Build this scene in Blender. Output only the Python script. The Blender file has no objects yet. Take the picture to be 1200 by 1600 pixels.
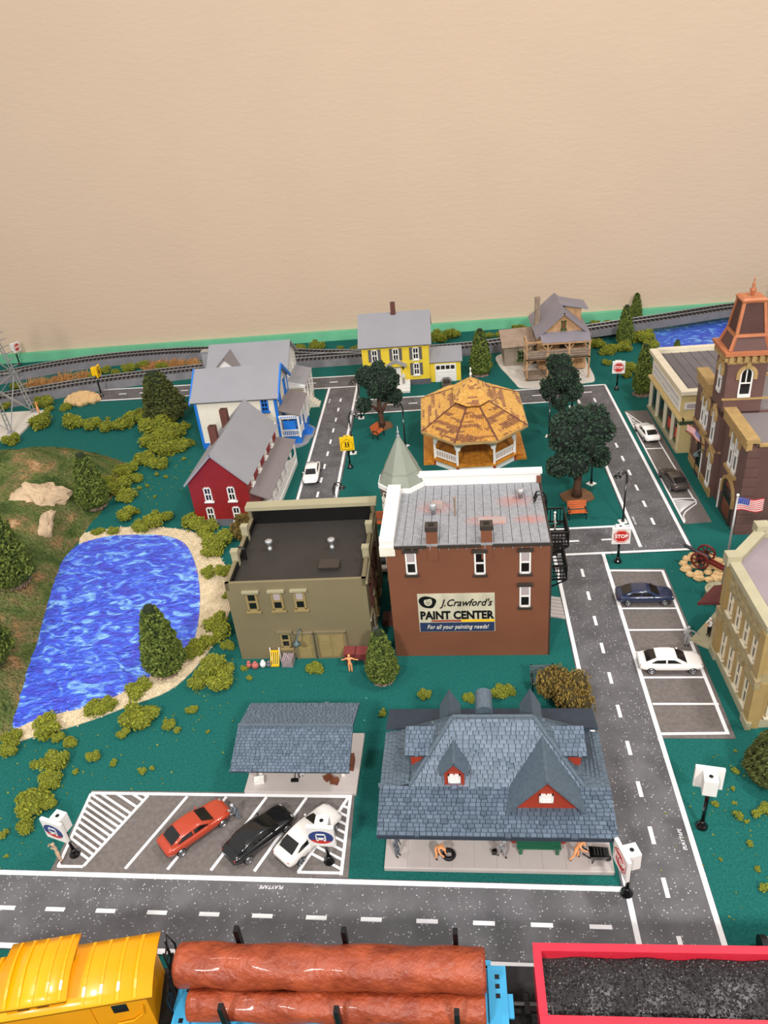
# A model-railway village on a felt-covered table against a tan wall. 1 unit = 10 cm.
import bpy, bmesh, math, random
from mathutils import Vector, Matrix, Euler, noise
random.seed(7)
S = bpy.context.scene
C = S.collection
R = math.radians

# ------------------------------------------------------------------ camera
cam_d = bpy.data.cameras.new('camera'); cam = bpy.data.objects.new('camera', cam_d); C.objects.link(cam)
cam_d.sensor_fit = 'HORIZONTAL'; cam_d.sensor_width = 36.0; cam_d.lens = 36.0
cam_d.clip_start = 0.05; cam_d.clip_end = 200
RX = ((0.99504452, -0.05065681, -0.08555875), (0.04712165, -0.51747126, 0.85440216), (-0.08755548, -0.85419985, -0.51251991))
cam.matrix_world = Matrix(((RX[0][0], -RX[0][1], -RX[0][2], 0.0), (RX[1][0], -RX[1][1], -RX[1][2], 0.0),
                           (RX[2][0], -RX[2][1], -RX[2][2], 4.7), (0, 0, 0, 1)))
S.camera = cam
# ------------------------------------------------------------------ world, ceiling lamps, exposure
w = bpy.data.worlds.new('room_light'); S.world = w; w.use_nodes = True
w.node_tree.nodes['Background'].inputs[0].default_value = (1.0, 0.985, 0.97, 1)
w.node_tree.nodes['Background'].inputs[1].default_value = 0.6
def lamp(name, loc, size, power, col=(1, 0.975, 0.95), aim=None):
    d = bpy.data.lights.new(name, 'AREA'); d.shape = 'DISK'; d.size = size; d.energy = power; d.color = col
    o = bpy.data.objects.new(name, d); C.objects.link(o); o.location = loc
    if aim: o.rotation_euler = (Vector(aim) - Vector(loc)).to_track_quat('-Z', 'Y').to_euler()
    return o
lamp('ceiling_lamp_main', (6.4, 4.4, 14.5), 1.5, 860)
lamp('ceiling_lamp_left', (-7.0, 2.0, 14.5), 1.5, 420)
lamp('ceiling_lamp_behind_right', (4.5, -7.5, 11.6), 1.6, 1550, aim=(0, 8, 0))
lamp('ceiling_lamp_behind_left', (-4.5, -7.5, 11.6), 1.6, 1400, aim=(0, 8, 0))
S.view_settings.view_transform = 'Standard'; S.view_settings.look = 'None'
S.view_settings.gamma = 1.0; S.view_settings.use_curve_mapping = False
S.view_settings.exposure = 0.12

# ------------------------------------------------------------------ materials
def lin(c):
    return tuple((v / 255 / 12.92 if v / 255 <= 0.04045 else ((v / 255 + 0.055) / 1.055) ** 2.4) for v in c) + (1,)
MATS = {}
def M(key, rgb=None, rough=0.55, var=0.06, scale=8, bump=0.0, bscale=60, metal=0.0, spec=0.4, rgb2=None, island=False, coat=0.0):
    """principled material whose colour wanders between two close tones (noise, or per loose piece)"""
    if key in MATS: return MATS[key]
    m = bpy.data.materials.new(key); m.use_nodes = True; nt = m.node_tree; b = nt.nodes['Principled BSDF']
    b.inputs['Roughness'].default_value = rough; b.inputs['Metallic'].default_value = metal
    b.inputs['Specular IOR Level'].default_value = spec; b.inputs['Coat Weight'].default_value = coat
    a = lin(rgb)
    if rgb2: c2 = lin(rgb2)
    else: c2 = tuple(min(1, v * (1 - 2.2 * var)) for v in a[:3]) + (1,)
    tc = nt.nodes.new('ShaderNodeTexCoord')
    mix = nt.nodes.new('ShaderNodeMix'); mix.data_type = 'RGBA'
    mix.inputs[6].default_value = a; mix.inputs[7].default_value = c2
    if island:
        g = nt.nodes.new('ShaderNodeNewGeometry'); nt.links.new(g.outputs['Random Per Island'], mix.inputs[0])
    else:
        n = nt.nodes.new('ShaderNodeTexNoise'); n.inputs['Scale'].default_value = scale; n.inputs['Detail'].default_value = 4
        nt.links.new(tc.outputs['Object'], n.inputs['Vector'])
        mr = nt.nodes.new('ShaderNodeMapRange'); mr.inputs[1].default_value = 0.35; mr.inputs[2].default_value = 0.65
        nt.links.new(n.outputs[0], mr.inputs[0]); nt.links.new(mr.outputs[0], mix.inputs[0])
    nt.links.new(mix.outputs[2], b.inputs['Base Color'])
    if bump:
        n2 = nt.nodes.new('ShaderNodeTexNoise'); n2.inputs['Scale'].default_value = bscale; n2.inputs['Detail'].default_value = 3
        nt.links.new(tc.outputs['Object'], n2.inputs['Vector'])
        bp = nt.nodes.new('ShaderNodeBump'); bp.inputs['Strength'].default_value = bump; bp.inputs['Distance'].default_value = 0.02
        nt.links.new(n2.outputs[0], bp.inputs['Height']); nt.links.new(bp.outputs[0], b.inputs['Normal'])
    MATS[key] = m; return m

def nodes(m): return m.node_tree.nodes, m.node_tree.links, m.node_tree.nodes['Principled BSDF']
def speckle(m, scale, thresh, rgb):
    """sparse pale flecks scattered on a surface (lint, grit)"""
    ns, lk, b = nodes(m)
    tc = ns.new('ShaderNodeTexCoord'); v = ns.new('ShaderNodeTexVoronoi'); v.inputs['Scale'].default_value = scale
    lk.new(tc.outputs['Object'], v.inputs['Vector'])
    # a fleck only in some of the cells, and of a random size
    sep = ns.new('ShaderNodeSeparateColor'); lk.new(v.outputs['Color'], sep.inputs[0])
    mul = ns.new('ShaderNodeMath'); mul.operation = 'MULTIPLY'; lk.new(sep.outputs[0], mul.inputs[0]); mul.inputs[1].default_value = thresh
    lt = ns.new('ShaderNodeMath'); lt.operation = 'LESS_THAN'; lk.new(v.outputs['Distance'], lt.inputs[0]); lk.new(mul.outputs[0], lt.inputs[1])
    gt = ns.new('ShaderNodeMath'); gt.operation = 'GREATER_THAN'; lk.new(sep.outputs[1], gt.inputs[0]); gt.inputs[1].default_value = 0.45
    an = ns.new('ShaderNodeMath'); an.operation = 'MULTIPLY'; lk.new(lt.outputs[0], an.inputs[0]); lk.new(gt.outputs[0], an.inputs[1])
    mix = ns.new('ShaderNodeMix'); mix.data_type = 'RGBA'; old = b.inputs['Base Color'].links[0].from_socket
    lk.new(an.outputs[0], mix.inputs[0]); lk.new(old, mix.inputs[6]); mix.inputs[7].default_value = lin(rgb)
    lk.new(mix.outputs[2], b.inputs['Base Color'])

M('felt', (34, 106, 99), 0.95, 0.13, 60, bump=0.55, bscale=170, spec=0.1); speckle(MATS['felt'], 9, 0.06, (150, 190, 150))
M('wall_paint', (208, 183, 159), 0.8, 0.012, 0.7, spec=0.2)
def wall_relief():
    ns, lk, b = nodes(MATS['wall_paint'])
    tc = ns.new('ShaderNodeTexCoord'); mp = ns.new('ShaderNodeMapping'); mp.inputs['Scale'].default_value = (2.2, 1, 6)
    n = ns.new('ShaderNodeTexNoise'); n.inputs['Scale'].default_value = 2.6; n.inputs['Detail'].default_value = 8; n.inputs['Distortion'].default_value = 0.7
    lk.new(tc.outputs['Object'], mp.inputs['Vector']); lk.new(mp.outputs[0], n.inputs['Vector'])
    bp = ns.new('ShaderNodeBump'); bp.inputs['Strength'].default_value = 0.22; bp.inputs['Distance'].default_value = 0.03
    lk.new(n.outputs[0], bp.inputs['Height']); lk.new(bp.outputs[0], b.inputs['Normal'])
wall_relief()
M('pale_green', (112, 190, 148), 0.8, 0.05, 3)
M('asphalt', (100, 98, 100), 0.6, 0.14, 5, bump=0.15, bscale=160); speckle(MATS['asphalt'], 62, 0.33, (176, 174, 176))
M('asphalt_lot', (112, 104, 100), 0.7, 0.10, 30, bump=0.15, bscale=160); speckle(MATS['asphalt_lot'], 70, 0.22, (140, 134, 130))
M('line_white', (238, 236, 236), 0.6, 0.03)
M('white', (240, 236, 230), 0.45, 0.02)
M('sign_cream', (204, 196, 170), 0.6, 0.10, 9)
M('sign_navy', (40, 54, 88), 0.6, 0.06, 9)
M('cream', (232, 224, 206), 0.5, 0.03)
M('tan_white', (226, 214, 188), 0.5, 0.04)
M('black', (18, 17, 17), 0.4, 0.1)
M('gloss_black', (12, 12, 13), 0.18, 0.1, coat=0.5)
M('charcoal', (50, 46, 42), 0.55, 0.08, 3)
M('rail_steel', (150, 146, 142), 0.35, 0.05, metal=0.7)
M('roadbed', (110, 108, 112), 0.6, 0.1, 6)
M('tie', (34, 31, 31), 0.7, 0.1)
M('roof_grey', (148, 147, 152), 0.6, 0.03, 2)
M('roof_brown_grey', (128, 120, 120), 0.6, 0.03, 2)
M('tin_grey', (150, 150, 154), 0.6, 0.10, 30, bump=0.1)
M('tin_rust', (178, 132, 118), 0.6, 0.10, 10, rgb2=(158, 150, 150))
M('brick_paint', (124, 76, 53), 0.62, 0.06, 2.5)
M('dark_trim', (60, 52, 46), 0.5, 0.05)
M('olive', (124, 112, 84), 0.6, 0.05, 2)
M('olive_light', (164, 156, 126), 0.55, 0.05, 3)
M('tan_panel', (150, 130, 86), 0.6, 0.05)
M('red_siding', (146, 34, 34), 0.5, 0.05)
M('blue_paint', (38, 120, 214), 0.45, 0.05)
M('yellow_siding', (240, 208, 62), 0.5, 0.03)
M('shutter', (92, 90, 94), 0.5, 0.05)
M('brown_chimney', (104, 62, 52), 0.6, 0.08)
M('glass_dark', (26, 24, 24), 0.12, 0.05, spec=0.6)
M('curtain', (176, 162, 160), 0.6, 0.05)
M('wood_tan', (196, 158, 116), 0.65, 0.12, 14, rgb2=(170, 128, 92))
M('wood_grey', (150, 130, 112), 0.7, 0.12, 14)
M('wood_shed', (150, 136, 118), 0.7, 0.10, 10)
M('shed_roof', (166, 144, 126), 0.6, 0.08, 8)
M('violet_roof', (138, 132, 140), 0.6, 0.04, 3)
M('green_frame', (72, 96, 50), 0.5, 0.05)
M('gazebo_wood', (206, 140, 50), 0.4, 0.14, 18, rgb2=(180, 112, 36))
M('shingle_gold', (224, 178, 98), 0.6, 0.0, rgb2=(204, 154, 78), island=True)
M('shingle_plum', (142, 98, 76), 0.6, 0.0, rgb2=(176, 126, 78), island=True)
M('slate', (100, 113, 128), 0.5, 0.0, rgb2=(80, 93, 107), island=True)
M('slate_under', (50, 60, 72), 0.5, 0.08, 20)
M('slate_flat', (88, 101, 112), 0.45, 0.10, 40, bump=0.2, bscale=90)
M('rust_red', (158, 56, 34), 0.5, 0.05)
M('station_green', (34, 98, 70), 0.5, 0.06)
M('platform_stone', (186, 176, 171), 0.6, 0.05, 4)
M('concrete_white', (214, 206, 194), 0.7, 0.05, 3)
M('firehouse_brown', (112, 82, 76), 0.6, 0.06, 6)
M('firehouse_trim', (178, 146, 94), 0.55, 0.08, 14)
M('copper', (184, 112, 74), 0.5, 0.06)
M('slat_brown', (92, 62, 56), 0.55, 0.06)
M('store_yellow', (214, 190, 134), 0.55, 0.04)
M('store_roof', (106, 100, 102), 0.6, 0.06, 6)
M('store_green', (74, 92, 66), 0.55, 0.08, 20)
M('red_poster', (208, 70, 54), 0.5, 0.08, 20)
M('bank_tan', (172, 144, 92), 0.6, 0.06, 8)
M('bank_trim', (170, 152, 112), 0.6, 0.14, 22)
M('bank_cap', (176, 168, 138), 0.6, 0.05, 6)
M('bank_roof', (150, 136, 140), 0.7, 0.05, 5)
M('awning_maroon', (96, 44, 44), 0.6, 0.06)
M('bus_blue', (44, 62, 118), 0.4, 0.05)
M('sign_red', (196, 44, 36), 0.4, 0.04)
M('sign_yellow', (246, 196, 16), 0.4, 0.04)
M('bench_orange', (200, 100, 52), 0.45, 0.08, 14)
M('bench_iron', (24, 28, 28), 0.4, 0.05)
M('bark', (92, 62, 46), 0.8, 0.15, 14, bump=0.5)
M('soil', (124, 88, 58), 0.9, 0.12, 10, bump=0.4)
M('mulch', (116, 92, 78), 0.9, 0.0, rgb2=(160, 136, 120), island=True)
M('conifer', (114, 126, 58), 0.8, 0.0, rgb2=(46, 62, 22), island=True, spec=0.15)
M('conifer_dark', (88, 94, 48), 0.8, 0.0, rgb2=(52, 56, 28), island=True, spec=0.15)
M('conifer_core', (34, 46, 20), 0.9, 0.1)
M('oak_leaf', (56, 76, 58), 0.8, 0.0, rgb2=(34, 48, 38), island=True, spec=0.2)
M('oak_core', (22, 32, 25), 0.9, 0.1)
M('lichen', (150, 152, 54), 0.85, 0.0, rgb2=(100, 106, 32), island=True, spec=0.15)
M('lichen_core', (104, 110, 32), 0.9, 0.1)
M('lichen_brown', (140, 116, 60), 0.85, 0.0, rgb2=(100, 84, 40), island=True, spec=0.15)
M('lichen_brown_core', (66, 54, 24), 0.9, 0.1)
M('straw', (200, 144, 84), 0.8, 0.0, rgb2=(150, 110, 60), island=True)
M('gravel', (232, 216, 186), 0.9, 0.0, rgb2=(196, 176, 140), island=True)
M('sand', (216, 196, 162), 0.9, 0.1, 12, bump=0.6, bscale=50)
M('rock_tan', (222, 184, 130), 0.7, 0.10, 8, bump=0.4, bscale=26)
M('steel_grey', (160, 158, 156), 0.4, 0.06, metal=0.3)
M('silver', (190, 190, 192), 0.3, 0.05, metal=0.6)
M('caboose_yellow', (240, 160, 4), 0.28, 0.02, coat=0.4)
M('caboose_yellow_dark', (222, 146, 8), 0.35, 0.03)
M('car_blue', (64, 160, 204), 0.35, 0.04)
M('log_red', (156, 70, 38), 0.45, 0.0, rgb2=(128, 52, 28), coat=0.1, bump=0.8, bscale=26)
M('gondola_red', (214, 42, 62), 0.35, 0.03, coat=0.3)
M('coal', (62, 58, 58), 0.35, 0.0, rgb2=(34, 32, 33), island=True)
M('tyre', (20, 20, 21), 0.6, 0.1)
M('chrome', (196, 196, 200), 0.22, 0.03, metal=0.9)
M('cannon_iron', (44, 44, 50), 0.4, 0.06)
M('cannon_wood', (116, 42, 34), 0.45, 0.06)
M('skin_plastic', (246, 168, 112), 0.5, 0.04)
M('grey_plastic', (150, 150, 150), 0.5, 0.04)
M('slate_plastic', (98, 104, 112), 0.5, 0.04)
M('beige_plastic', (196, 164, 136), 0.5, 0.04)
M('flag_red', (204, 44, 52), 0.6, 0.03)
M('flag_blue', (48, 70, 156), 0.6, 0.03)
M('pipe_grey', (80, 96, 98), 0.4, 0.05)
M('crate_grey', (158, 140, 142), 0.6, 0.06)
M('crate_brown', (118, 66, 44), 0.6, 0.08)
M('cart_red', (124, 56, 54), 0.5, 0.06)
M('slide_yellow', (240, 186, 20), 0.4, 0.03)
M('sack_pink', (186, 100, 92), 0.6, 0.06)

def make_water():
    m = M('water', (36, 74, 214), 0.12, 0.0, spec=0.6); ns, lk, b = nodes(m)
    tc = ns.new('ShaderNodeTexCoord'); mp = ns.new('ShaderNodeMapping'); mp.inputs['Scale'].default_value = (1.0, 1.7, 1)
    mp.inputs['Rotation'].default_value = (0, 0, 0.35)
    n = ns.new('ShaderNodeTexNoise'); n.inputs['Scale'].default_value = 4.4; n.inputs['Detail'].default_value = 6; n.inputs['Distortion'].default_value = 1.6
    lk.new(tc.outputs['Object'], mp.inputs[0]); lk.new(mp.outputs[0], n.inputs[0])
    cr = ns.new('ShaderNodeValToRGB'); e = cr.color_ramp.elements
    e[0].position = 0.36; e[0].color = lin((66, 74, 200)); e[1].position = 0.70; e[1].color = lin((140, 196, 252))  # pale-blue end paints highlights into the colour, over the sheet's own swirl
    k = e.new(0.52); k.color = lin((62, 98, 226))
    lk.new(n.outputs[0], cr.inputs[0]); lk.new(cr.outputs[0], b.inputs['Base Color'])
    n2 = ns.new('ShaderNodeTexNoise'); n2.inputs['Scale'].default_value = 9; n2.inputs['Detail'].default_value = 3; n2.inputs['Distortion'].default_value = 1.2
    lk.new(mp.outputs[0], n2.inputs[0])
    bp = ns.new('ShaderNodeBump'); bp.inputs['Strength'].default_value = 0.9; bp.inputs['Distance'].default_value = 0.06
    lk.new(n2.outputs[0], bp.inputs['Height']); lk.new(bp.outputs[0], b.inputs['Normal'])
make_water()
def make_hill():
    m = M('hill_turf', (94, 108, 58), 0.95, 0.0, spec=0.1); ns, lk, b = nodes(m)
    tc = ns.new('ShaderNodeTexCoord')
    n = ns.new('ShaderNodeTexNoise'); n.inputs['Scale'].default_value = 2.3; n.inputs['Detail'].default_value = 11; n.inputs['Roughness'].default_value = 0.62; n.inputs['Distortion'].default_value = 0.5
    lk.new(tc.outputs['Object'], n.inputs[0])
    cr = ns.new('ShaderNodeValToRGB'); e = cr.color_ramp.elements
    e[0].position = 0.36; e[0].color = lin((70, 88, 46)); e[1].position = 0.74; e[1].color = lin((206, 176, 140))
    for p, c in ((0.46, (96, 108, 58)), (0.55, (120, 114, 74)), (0.62, (158, 124, 84)), (0.68, (188, 150, 112))):
        k = e.new(p); k.color = lin(c)
    lk.new(n.outputs[0], cr.inputs[0])
    f = ns.new('ShaderNodeTexNoise'); f.inputs['Scale'].default_value = 34; f.inputs['Detail'].default_value = 4; lk.new(tc.outputs['Object'], f.inputs[0])
    mx = ns.new('ShaderNodeMix'); mx.data_type = 'RGBA'; mx.blend_type = 'OVERLAY'; mx.inputs[0].default_value = 0.9
    lk.new(cr.outputs[0], mx.inputs[6]); lk.new(f.outputs[0], mx.inputs[7]); lk.new(mx.outputs[2], b.inputs['Base Color'])
    bp = ns.new('ShaderNodeBump'); bp.inputs['Strength'].default_value = 1.0; bp.inputs['Distance'].default_value = 0.06
    lk.new(f.outputs[0], bp.inputs['Height']); lk.new(bp.outputs[0], b.inputs['Normal'])
make_hill()

# ------------------------------------------------------------------ helpers
def link(name, me, parent=None, loc=(0, 0, 0), rot=(0, 0, 0)):
    o = bpy.data.objects.new(name, me); C.objects.link(o)
    o.location = loc; o.rotation_euler = rot
    if parent is not None: o.parent = parent
    return o
def tag(o, label=None, cat=None, group=None, kind=None):
    if label: o['label'] = label
    if cat: o['category'] = cat
    if group: o['group'] = group
    if kind: o['kind'] = kind
    return o
def thing(name, label, cat, loc=(0, 0, 0), rz=0.0, group=None):
    return tag(link(name, None, None, loc, (0, 0, R(rz))), label, cat, group)
def copy_tree(o, parent=None):
    n = o.copy(); C.objects.link(n); n.parent = parent
    for ch in o.children: copy_tree(ch, n)
    return n
def frame(d):
    d = Vector(d).normalized(); a = Vector((0, 0, 1)) if abs(d.z) < 0.95 else Vector((1, 0, 0))
    u = d.cross(a).normalized(); return u, u.cross(d).normalized()

class MB:
    """collects shapes; build() links them as one mesh object"""
    def __init__(s): s.v = []; s.f = []; s.mi = []; s.m = 0
    def add(s, vs, fs):
        k = len(s.v); s.v += [tuple(v) for v in vs]
        for f in fs: s.f.append([k + i for i in f]); s.mi.append(s.m)
        return s
    def box(s, x0, y0, z0, x1, y1, z1):
        return s.add([(x0, y0, z0), (x1, y0, z0), (x1, y1, z0), (x0, y1, z0), (x0, y0, z1), (x1, y0, z1), (x1, y1, z1), (x0, y1, z1)],
                     [(3, 2, 1, 0), (4, 5, 6, 7), (0, 1, 5, 4), (1, 2, 6, 5), (2, 3, 7, 6), (3, 0, 4, 7)])
    def obox(s, c, size, mat):
        hx, hy, hz = (q / 2 for q in size); c = Vector(c)
        vs = [c + mat @ Vector(p) for p in ((-hx, -hy, -hz), (hx, -hy, -hz), (hx, hy, -hz), (-hx, hy, -hz), (-hx, -hy, hz), (hx, -hy, hz), (hx, hy, hz), (-hx, hy, hz))]
        return s.add(vs, [(3, 2, 1, 0), (4, 5, 6, 7), (0, 1, 5, 4), (1, 2, 6, 5), (2, 3, 7, 6), (3, 0, 4, 7)])
    def bar(s, a, b, wd, ht=None):
        """a square bar from a to b"""
        a, b = Vector(a), Vector(b); d = b - a; u, n = frame(d); ht = ht or wd
        vs = []
        for p in (a, b):
            for x, y in ((-1, -1), (1, -1), (1, 1), (-1, 1)): vs.append(p + u * (x * wd / 2) + n * (y * ht / 2))
        return s.add(vs, [(3, 2, 1, 0), (4, 5, 6, 7), (0, 1, 5, 4), (1, 2, 6, 5), (2, 3, 7, 6), (3, 0, 4, 7)])
    def prism(s, pts, axis, lo, hi):
        """polygon in the plane across axis ('x': (y,z), 'y': (x,z), 'z': (x,y)) extruded lo..hi"""
        n = len(pts)
        def mk(p, t): return {'x': (t, p[0], p[1]), 'y': (p[0], t, p[1]), 'z': (p[0], p[1], t)}[axis]
        vs = [mk(p, lo) for p in pts] + [mk(p, hi) for p in pts]
        fs = [tuple(range(n))[::-1], tuple(range(n, 2 * n))] + [(i, (i + 1) % n, n + (i + 1) % n, n + i) for i in range(n)]
        return s.add(vs, fs)
    def slab(s, quad, t):
        """a flat polygon given thickness t along its lower side"""
        q = [Vector(p) for p in quad]; nrm = Vector((0, 0, 0))
        for i in range(len(q)): nrm += (q[i] - q[0]).cross(q[(i + 1) % len(q)] - q[0])
        nrm.normalize()
        if nrm.z < 0: q.reverse(); nrm = -nrm
        n = len(q); vs = q + [p - nrm * t for p in q]
        return s.add(vs, [tuple(range(n)), tuple(range(n, 2 * n))[::-1]] + [((i + 1) % n, i, n + i, n + (i + 1) % n) for i in range(n)])
    def tube(s, pts, r, n=6, closed=False):
        pts = [Vector(p) for p in pts]; m = len(pts); rs = r if isinstance(r, (list, tuple)) else [r] * m
        vs = []; fs = []; up = None
        for i, p in enumerate(pts):
            d = (pts[(i + 1) % m] - pts[i - 1]) if closed else (pts[min(i + 1, m - 1)] - pts[max(i - 1, 0)])
            if d.length < 1e-9: d = Vector((0, 0, 1))
            d.normalize()
            if up is None: u, _ = frame(d)
            else:
                u = up - d * up.dot(d)
                if u.length < 1e-6: u, _ = frame(d)
                u.normalize()
            up = u; q = d.cross(u)
            for k in range(n): a = 2 * math.pi * k / n; vs.append(p + (u * math.cos(a) + q * math.sin(a)) * rs[i])
        for i in range(m if closed else m - 1):
            j = (i + 1) % m
            for k in range(n): fs.append((i * n + k, i * n + (k + 1) % n, j * n + (k + 1) % n, j * n + k))
        if not closed: fs += [tuple(range(n))[::-1], tuple(range((m - 1) * n, m * n))]
        return s.add(vs, fs)
    def cyl(s, x, y, z0, z1, r0, r1=None, n=12):
        return s.tube([(x, y, z0), (x, y, z1)], [r0, r0 if r1 is None else r1], n)
    def lathe(s, prof, n=12, c=(0, 0, 0), phase=0.0):
        vs = []; fs = []
        for r, z in prof:
            for k in range(n): a = 2 * math.pi * k / n + phase; vs.append((c[0] + r * math.cos(a), c[1] + r * math.sin(a), c[2] + z))
        for i in range(len(prof) - 1):
            for k in range(n): fs.append((i * n + k, i * n + (k + 1) % n, (i + 1) * n + (k + 1) % n, (i + 1) * n + k))
        fs += [tuple(range(n))[::-1], tuple(range((len(prof) - 1) * n, len(prof) * n))]
        return s.add(vs, fs)
    def ball(s, c, r, n=8, sq=(1, 1, 1), jit=0.0):
        vs = []; fs = []; k = n // 2
        for i in range(k + 1):
            t = math.pi * i / k
            for j in range(n):
                a = 2 * math.pi * j / n; q = r * (1 + random.uniform(-jit, jit))
                vs.append((c[0] + q * sq[0] * math.sin(t) * math.cos(a), c[1] + q * sq[1] * math.sin(t) * math.sin(a), c[2] + q * sq[2] * math.cos(t)))
        for i in range(k):
            for j in range(n): fs.append((i * n + j, (i + 1) * n + j, (i + 1) * n + (j + 1) % n, i * n + (j + 1) % n))
        return s.add(vs, fs)
    def chip(s, c, r, stretch=1.0):
        """one tiny foam crumb / leaf: a skewed octahedron"""
        e = Euler((random.uniform(0, 6.3), random.uniform(0, 6.3), 0)).to_matrix(); c = Vector(c)
        d = (r * stretch, r * random.uniform(0.5, 1), r * random.uniform(0.5, 1))
        ax = [e @ Vector((d[0], 0, 0)), e @ Vector((0, d[1], 0)), e @ Vector((0, 0, d[2]))]
        vs = [c + ax[0], c - ax[0], c + ax[1], c - ax[1], c + ax[2], c - ax[2]]
        return s.add(vs, [(0, 2, 4), (2, 1, 4), (1, 3, 4), (3, 0, 4), (2, 0, 5), (1, 2, 5), (3, 1, 5), (0, 3, 5)])
    def mesh(s, name, mats, smooth=False):
        me = bpy.data.meshes.new(name); me.from_pydata(s.v, [], s.f)
        mats = mats if isinstance(mats, (list, tuple)) else [mats]
        for m in mats: me.materials.append(MATS[m])
        if len(mats) > 1: me.polygons.foreach_set('material_index', s.mi)
        if smooth: me.polygons.foreach_set('use_smooth', [True] * len(s.f))
        bm = bmesh.new(); bm.from_mesh(me); bmesh.ops.recalc_face_normals(bm, faces=bm.faces); bm.to_mesh(me); bm.free()
        me.update(); return me
    def build(s, name, mats, parent=None, smooth=False, loc=(0, 0, 0), rot=(0, 0, 0)):
        o = link(name, s.mesh(name, mats, smooth), parent, loc, rot)
        return o
def part(name, mat, parent, fn, smooth=False, loc=(0, 0, 0), rot=(0, 0, 0)):
    m = MB(); fn(m); return m.build(name, mat, parent, smooth, loc, rot)
def bpart(name, mat, parent, *boxes):
    m = MB()
    for b in boxes: m.box(*b)
    return m.build(name, mat, parent)
def bparts(name, mat, parent, *boxes):
    for b in boxes: MB().box(*b).build(name, mat, parent)
def bevel(o, wd, seg=2):
    md = o.modifiers.new('edge', 'BEVEL'); md.width = wd; md.segments = seg; md.limit_method = 'ANGLE'; return o
def text(name, body, size, mat, parent, loc, rot, align='CENTER', shear=0.0, sx=1.0, ext=0.002, bold=0.0):
    cu = bpy.data.curves.new(name, 'FONT'); cu.body = body; cu.size = size; cu.align_x = align; cu.align_y = 'CENTER'
    cu.shear = shear; cu.extrude = ext; cu.offset = bold; cu.resolution_u = 2
    t = bpy.data.objects.new(name, cu); C.objects.link(t); bpy.context.view_layer.update()
    me = bpy.data.meshes.new_from_object(t.evaluated_get(bpy.context.evaluated_depsgraph_get())); bpy.data.objects.remove(t)
    me.materials.clear(); me.materials.append(MATS[mat]); me.name = name
    o = link(name, me, parent, loc, rot); o.scale = (sx, 1, 1); return o
FRONT = (R(90), 0, 0)          # text upright, read from -y
# ================================================================== the setting
tag(bpart('floor', 'felt', None, (-13, -1.0, -0.4, 11, 14.42, 0.0)), 'dark green felt covering the train table top', None, None, 'structure')
tag(bpart('wall_back', 'wall_paint', None, (-22, 14.48, -9, 20, 14.9, 16)), 'tan painted plaster wall behind the table', None, None, 'structure')
tag(bpart('trim_1', 'pale_green', None, (-13, 14.36, 0.0, 11, 14.48, 0.17)), 'pale green board along the foot of the wall', None, None, 'structure')

LINE_W = 0.034
def dashes(parent, a, b, z, offs, pitch=0.378, ln=0.135, start=0.0, end=None):
    a, b = Vector(a), Vector(b); L = (b - a).length; ang = math.atan2(b.y - a.y, b.x - a.x); u = (b - a).normalized()
    me = None; t = offs
    while t < (end or L):
        if t > start:
            p = a + u * t
            if me is None: me = MB().box(-ln / 2, -0.014, 0, ln / 2, 0.014, 0.002).mesh('lane_dash', 'line_white')
            link('lane_dash', me, parent, (p.x, p.y, z), (0, 0, ang))
        t += pitch
def stripe(parent, a, b, z, wd=LINE_W, name='edge_line'):
    a, b = Vector(a), Vector(b); ang = math.atan2(b.y - a.y, b.x - a.x); L = (b - a).length
    return MB().box(-0.0, -wd / 2, 0, L, wd / 2, 0.0015 + random.random() * 0.0012).build(name, 'line_white', parent, loc=(a.x, a.y, z), rot=(0, 0, ang))
def road(label, a, b, z, wd=0.545):
    a, b = Vector(a), Vector(b); d = (b - a).normalized(); n = Vector((-d.y, d.x)) * wd / 2
    m = MB().prism([a + n, a - n, b - n, b + n], 'z', 0.0, z); o = m.build('road', 'asphalt')
    tag(o, label, 'road', None, 'structure'); return o
def mark(parent, loc, rz, size=0.036):
    text('tape_lettering', 'PLAYTAPE', size, 'line_white', parent, loc, (0, 0, R(rz)), shear=0.2, ext=0.0006)

r1 = road('grey road running across the front behind the train', (-4.4, 2.968), (1.02, 2.757), 0.006)
stripe(r1, (-4.4, 3.219), (0.975, 3.008), 0.006); stripe(r1, (-4.4, 2.716), (1.0, 2.504), 0.006)
dashes(r1, (-4.17, 2.955), (0.95, 2.757), 0.006, 0.0, 0.3545)
mark(r1, (-1.31, 3.045, 0.0066), 178)
r2 = road('grey road beside the station and the long parking bays', (1.318, 6.78), (1.225, 2.2), 0.007)
stripe(r2, (1.572, 6.76), (1.476, 2.2), 0.007); stripe(r2, (1.068, 6.76), (0.985, 2.2), 0.007)
dashes(r2, (1.313, 6.805), (1.225, 2.2), 0.007, 0.0, 0.379)
mark(r2, (1.44, 3.36, 0.0076), 90); 
r3 = road('grey cross street behind the red-brick and olive buildings', (-1.92, 7.01), (1.97, 7.01), 0.008)
stripe(r3, (-1.92, 7.265), (1.96, 7.265), 0.008); stripe(r3, (-1.92, 6.765), (2.47, 6.755), 0.0105)
dashes(r3, (-1.92, 7.01), (1.95, 7.01), 0.008, 0.252, 0.371)
r4 = road('grey street between the park and the brown fire station', (2.222, 6.75), (2.222, 11.31), 0.010)
stripe(r4, (2.465, 6.755), (2.475, 11.29), 0.010); stripe(r4, (1.975, 6.84), (1.985, 10.77), 0.010)
dashes(r4, (2.22, 6.95), (2.22, 11.2), 0.010, 0.0, 0.378, end=3.9)
mark(r4, (2.03, 7.36, 0.0106), 90)
r5 = road('grey street behind the park and the gazebo', (-1.42, 11.035), (1.97, 11.035), 0.008)
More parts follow.
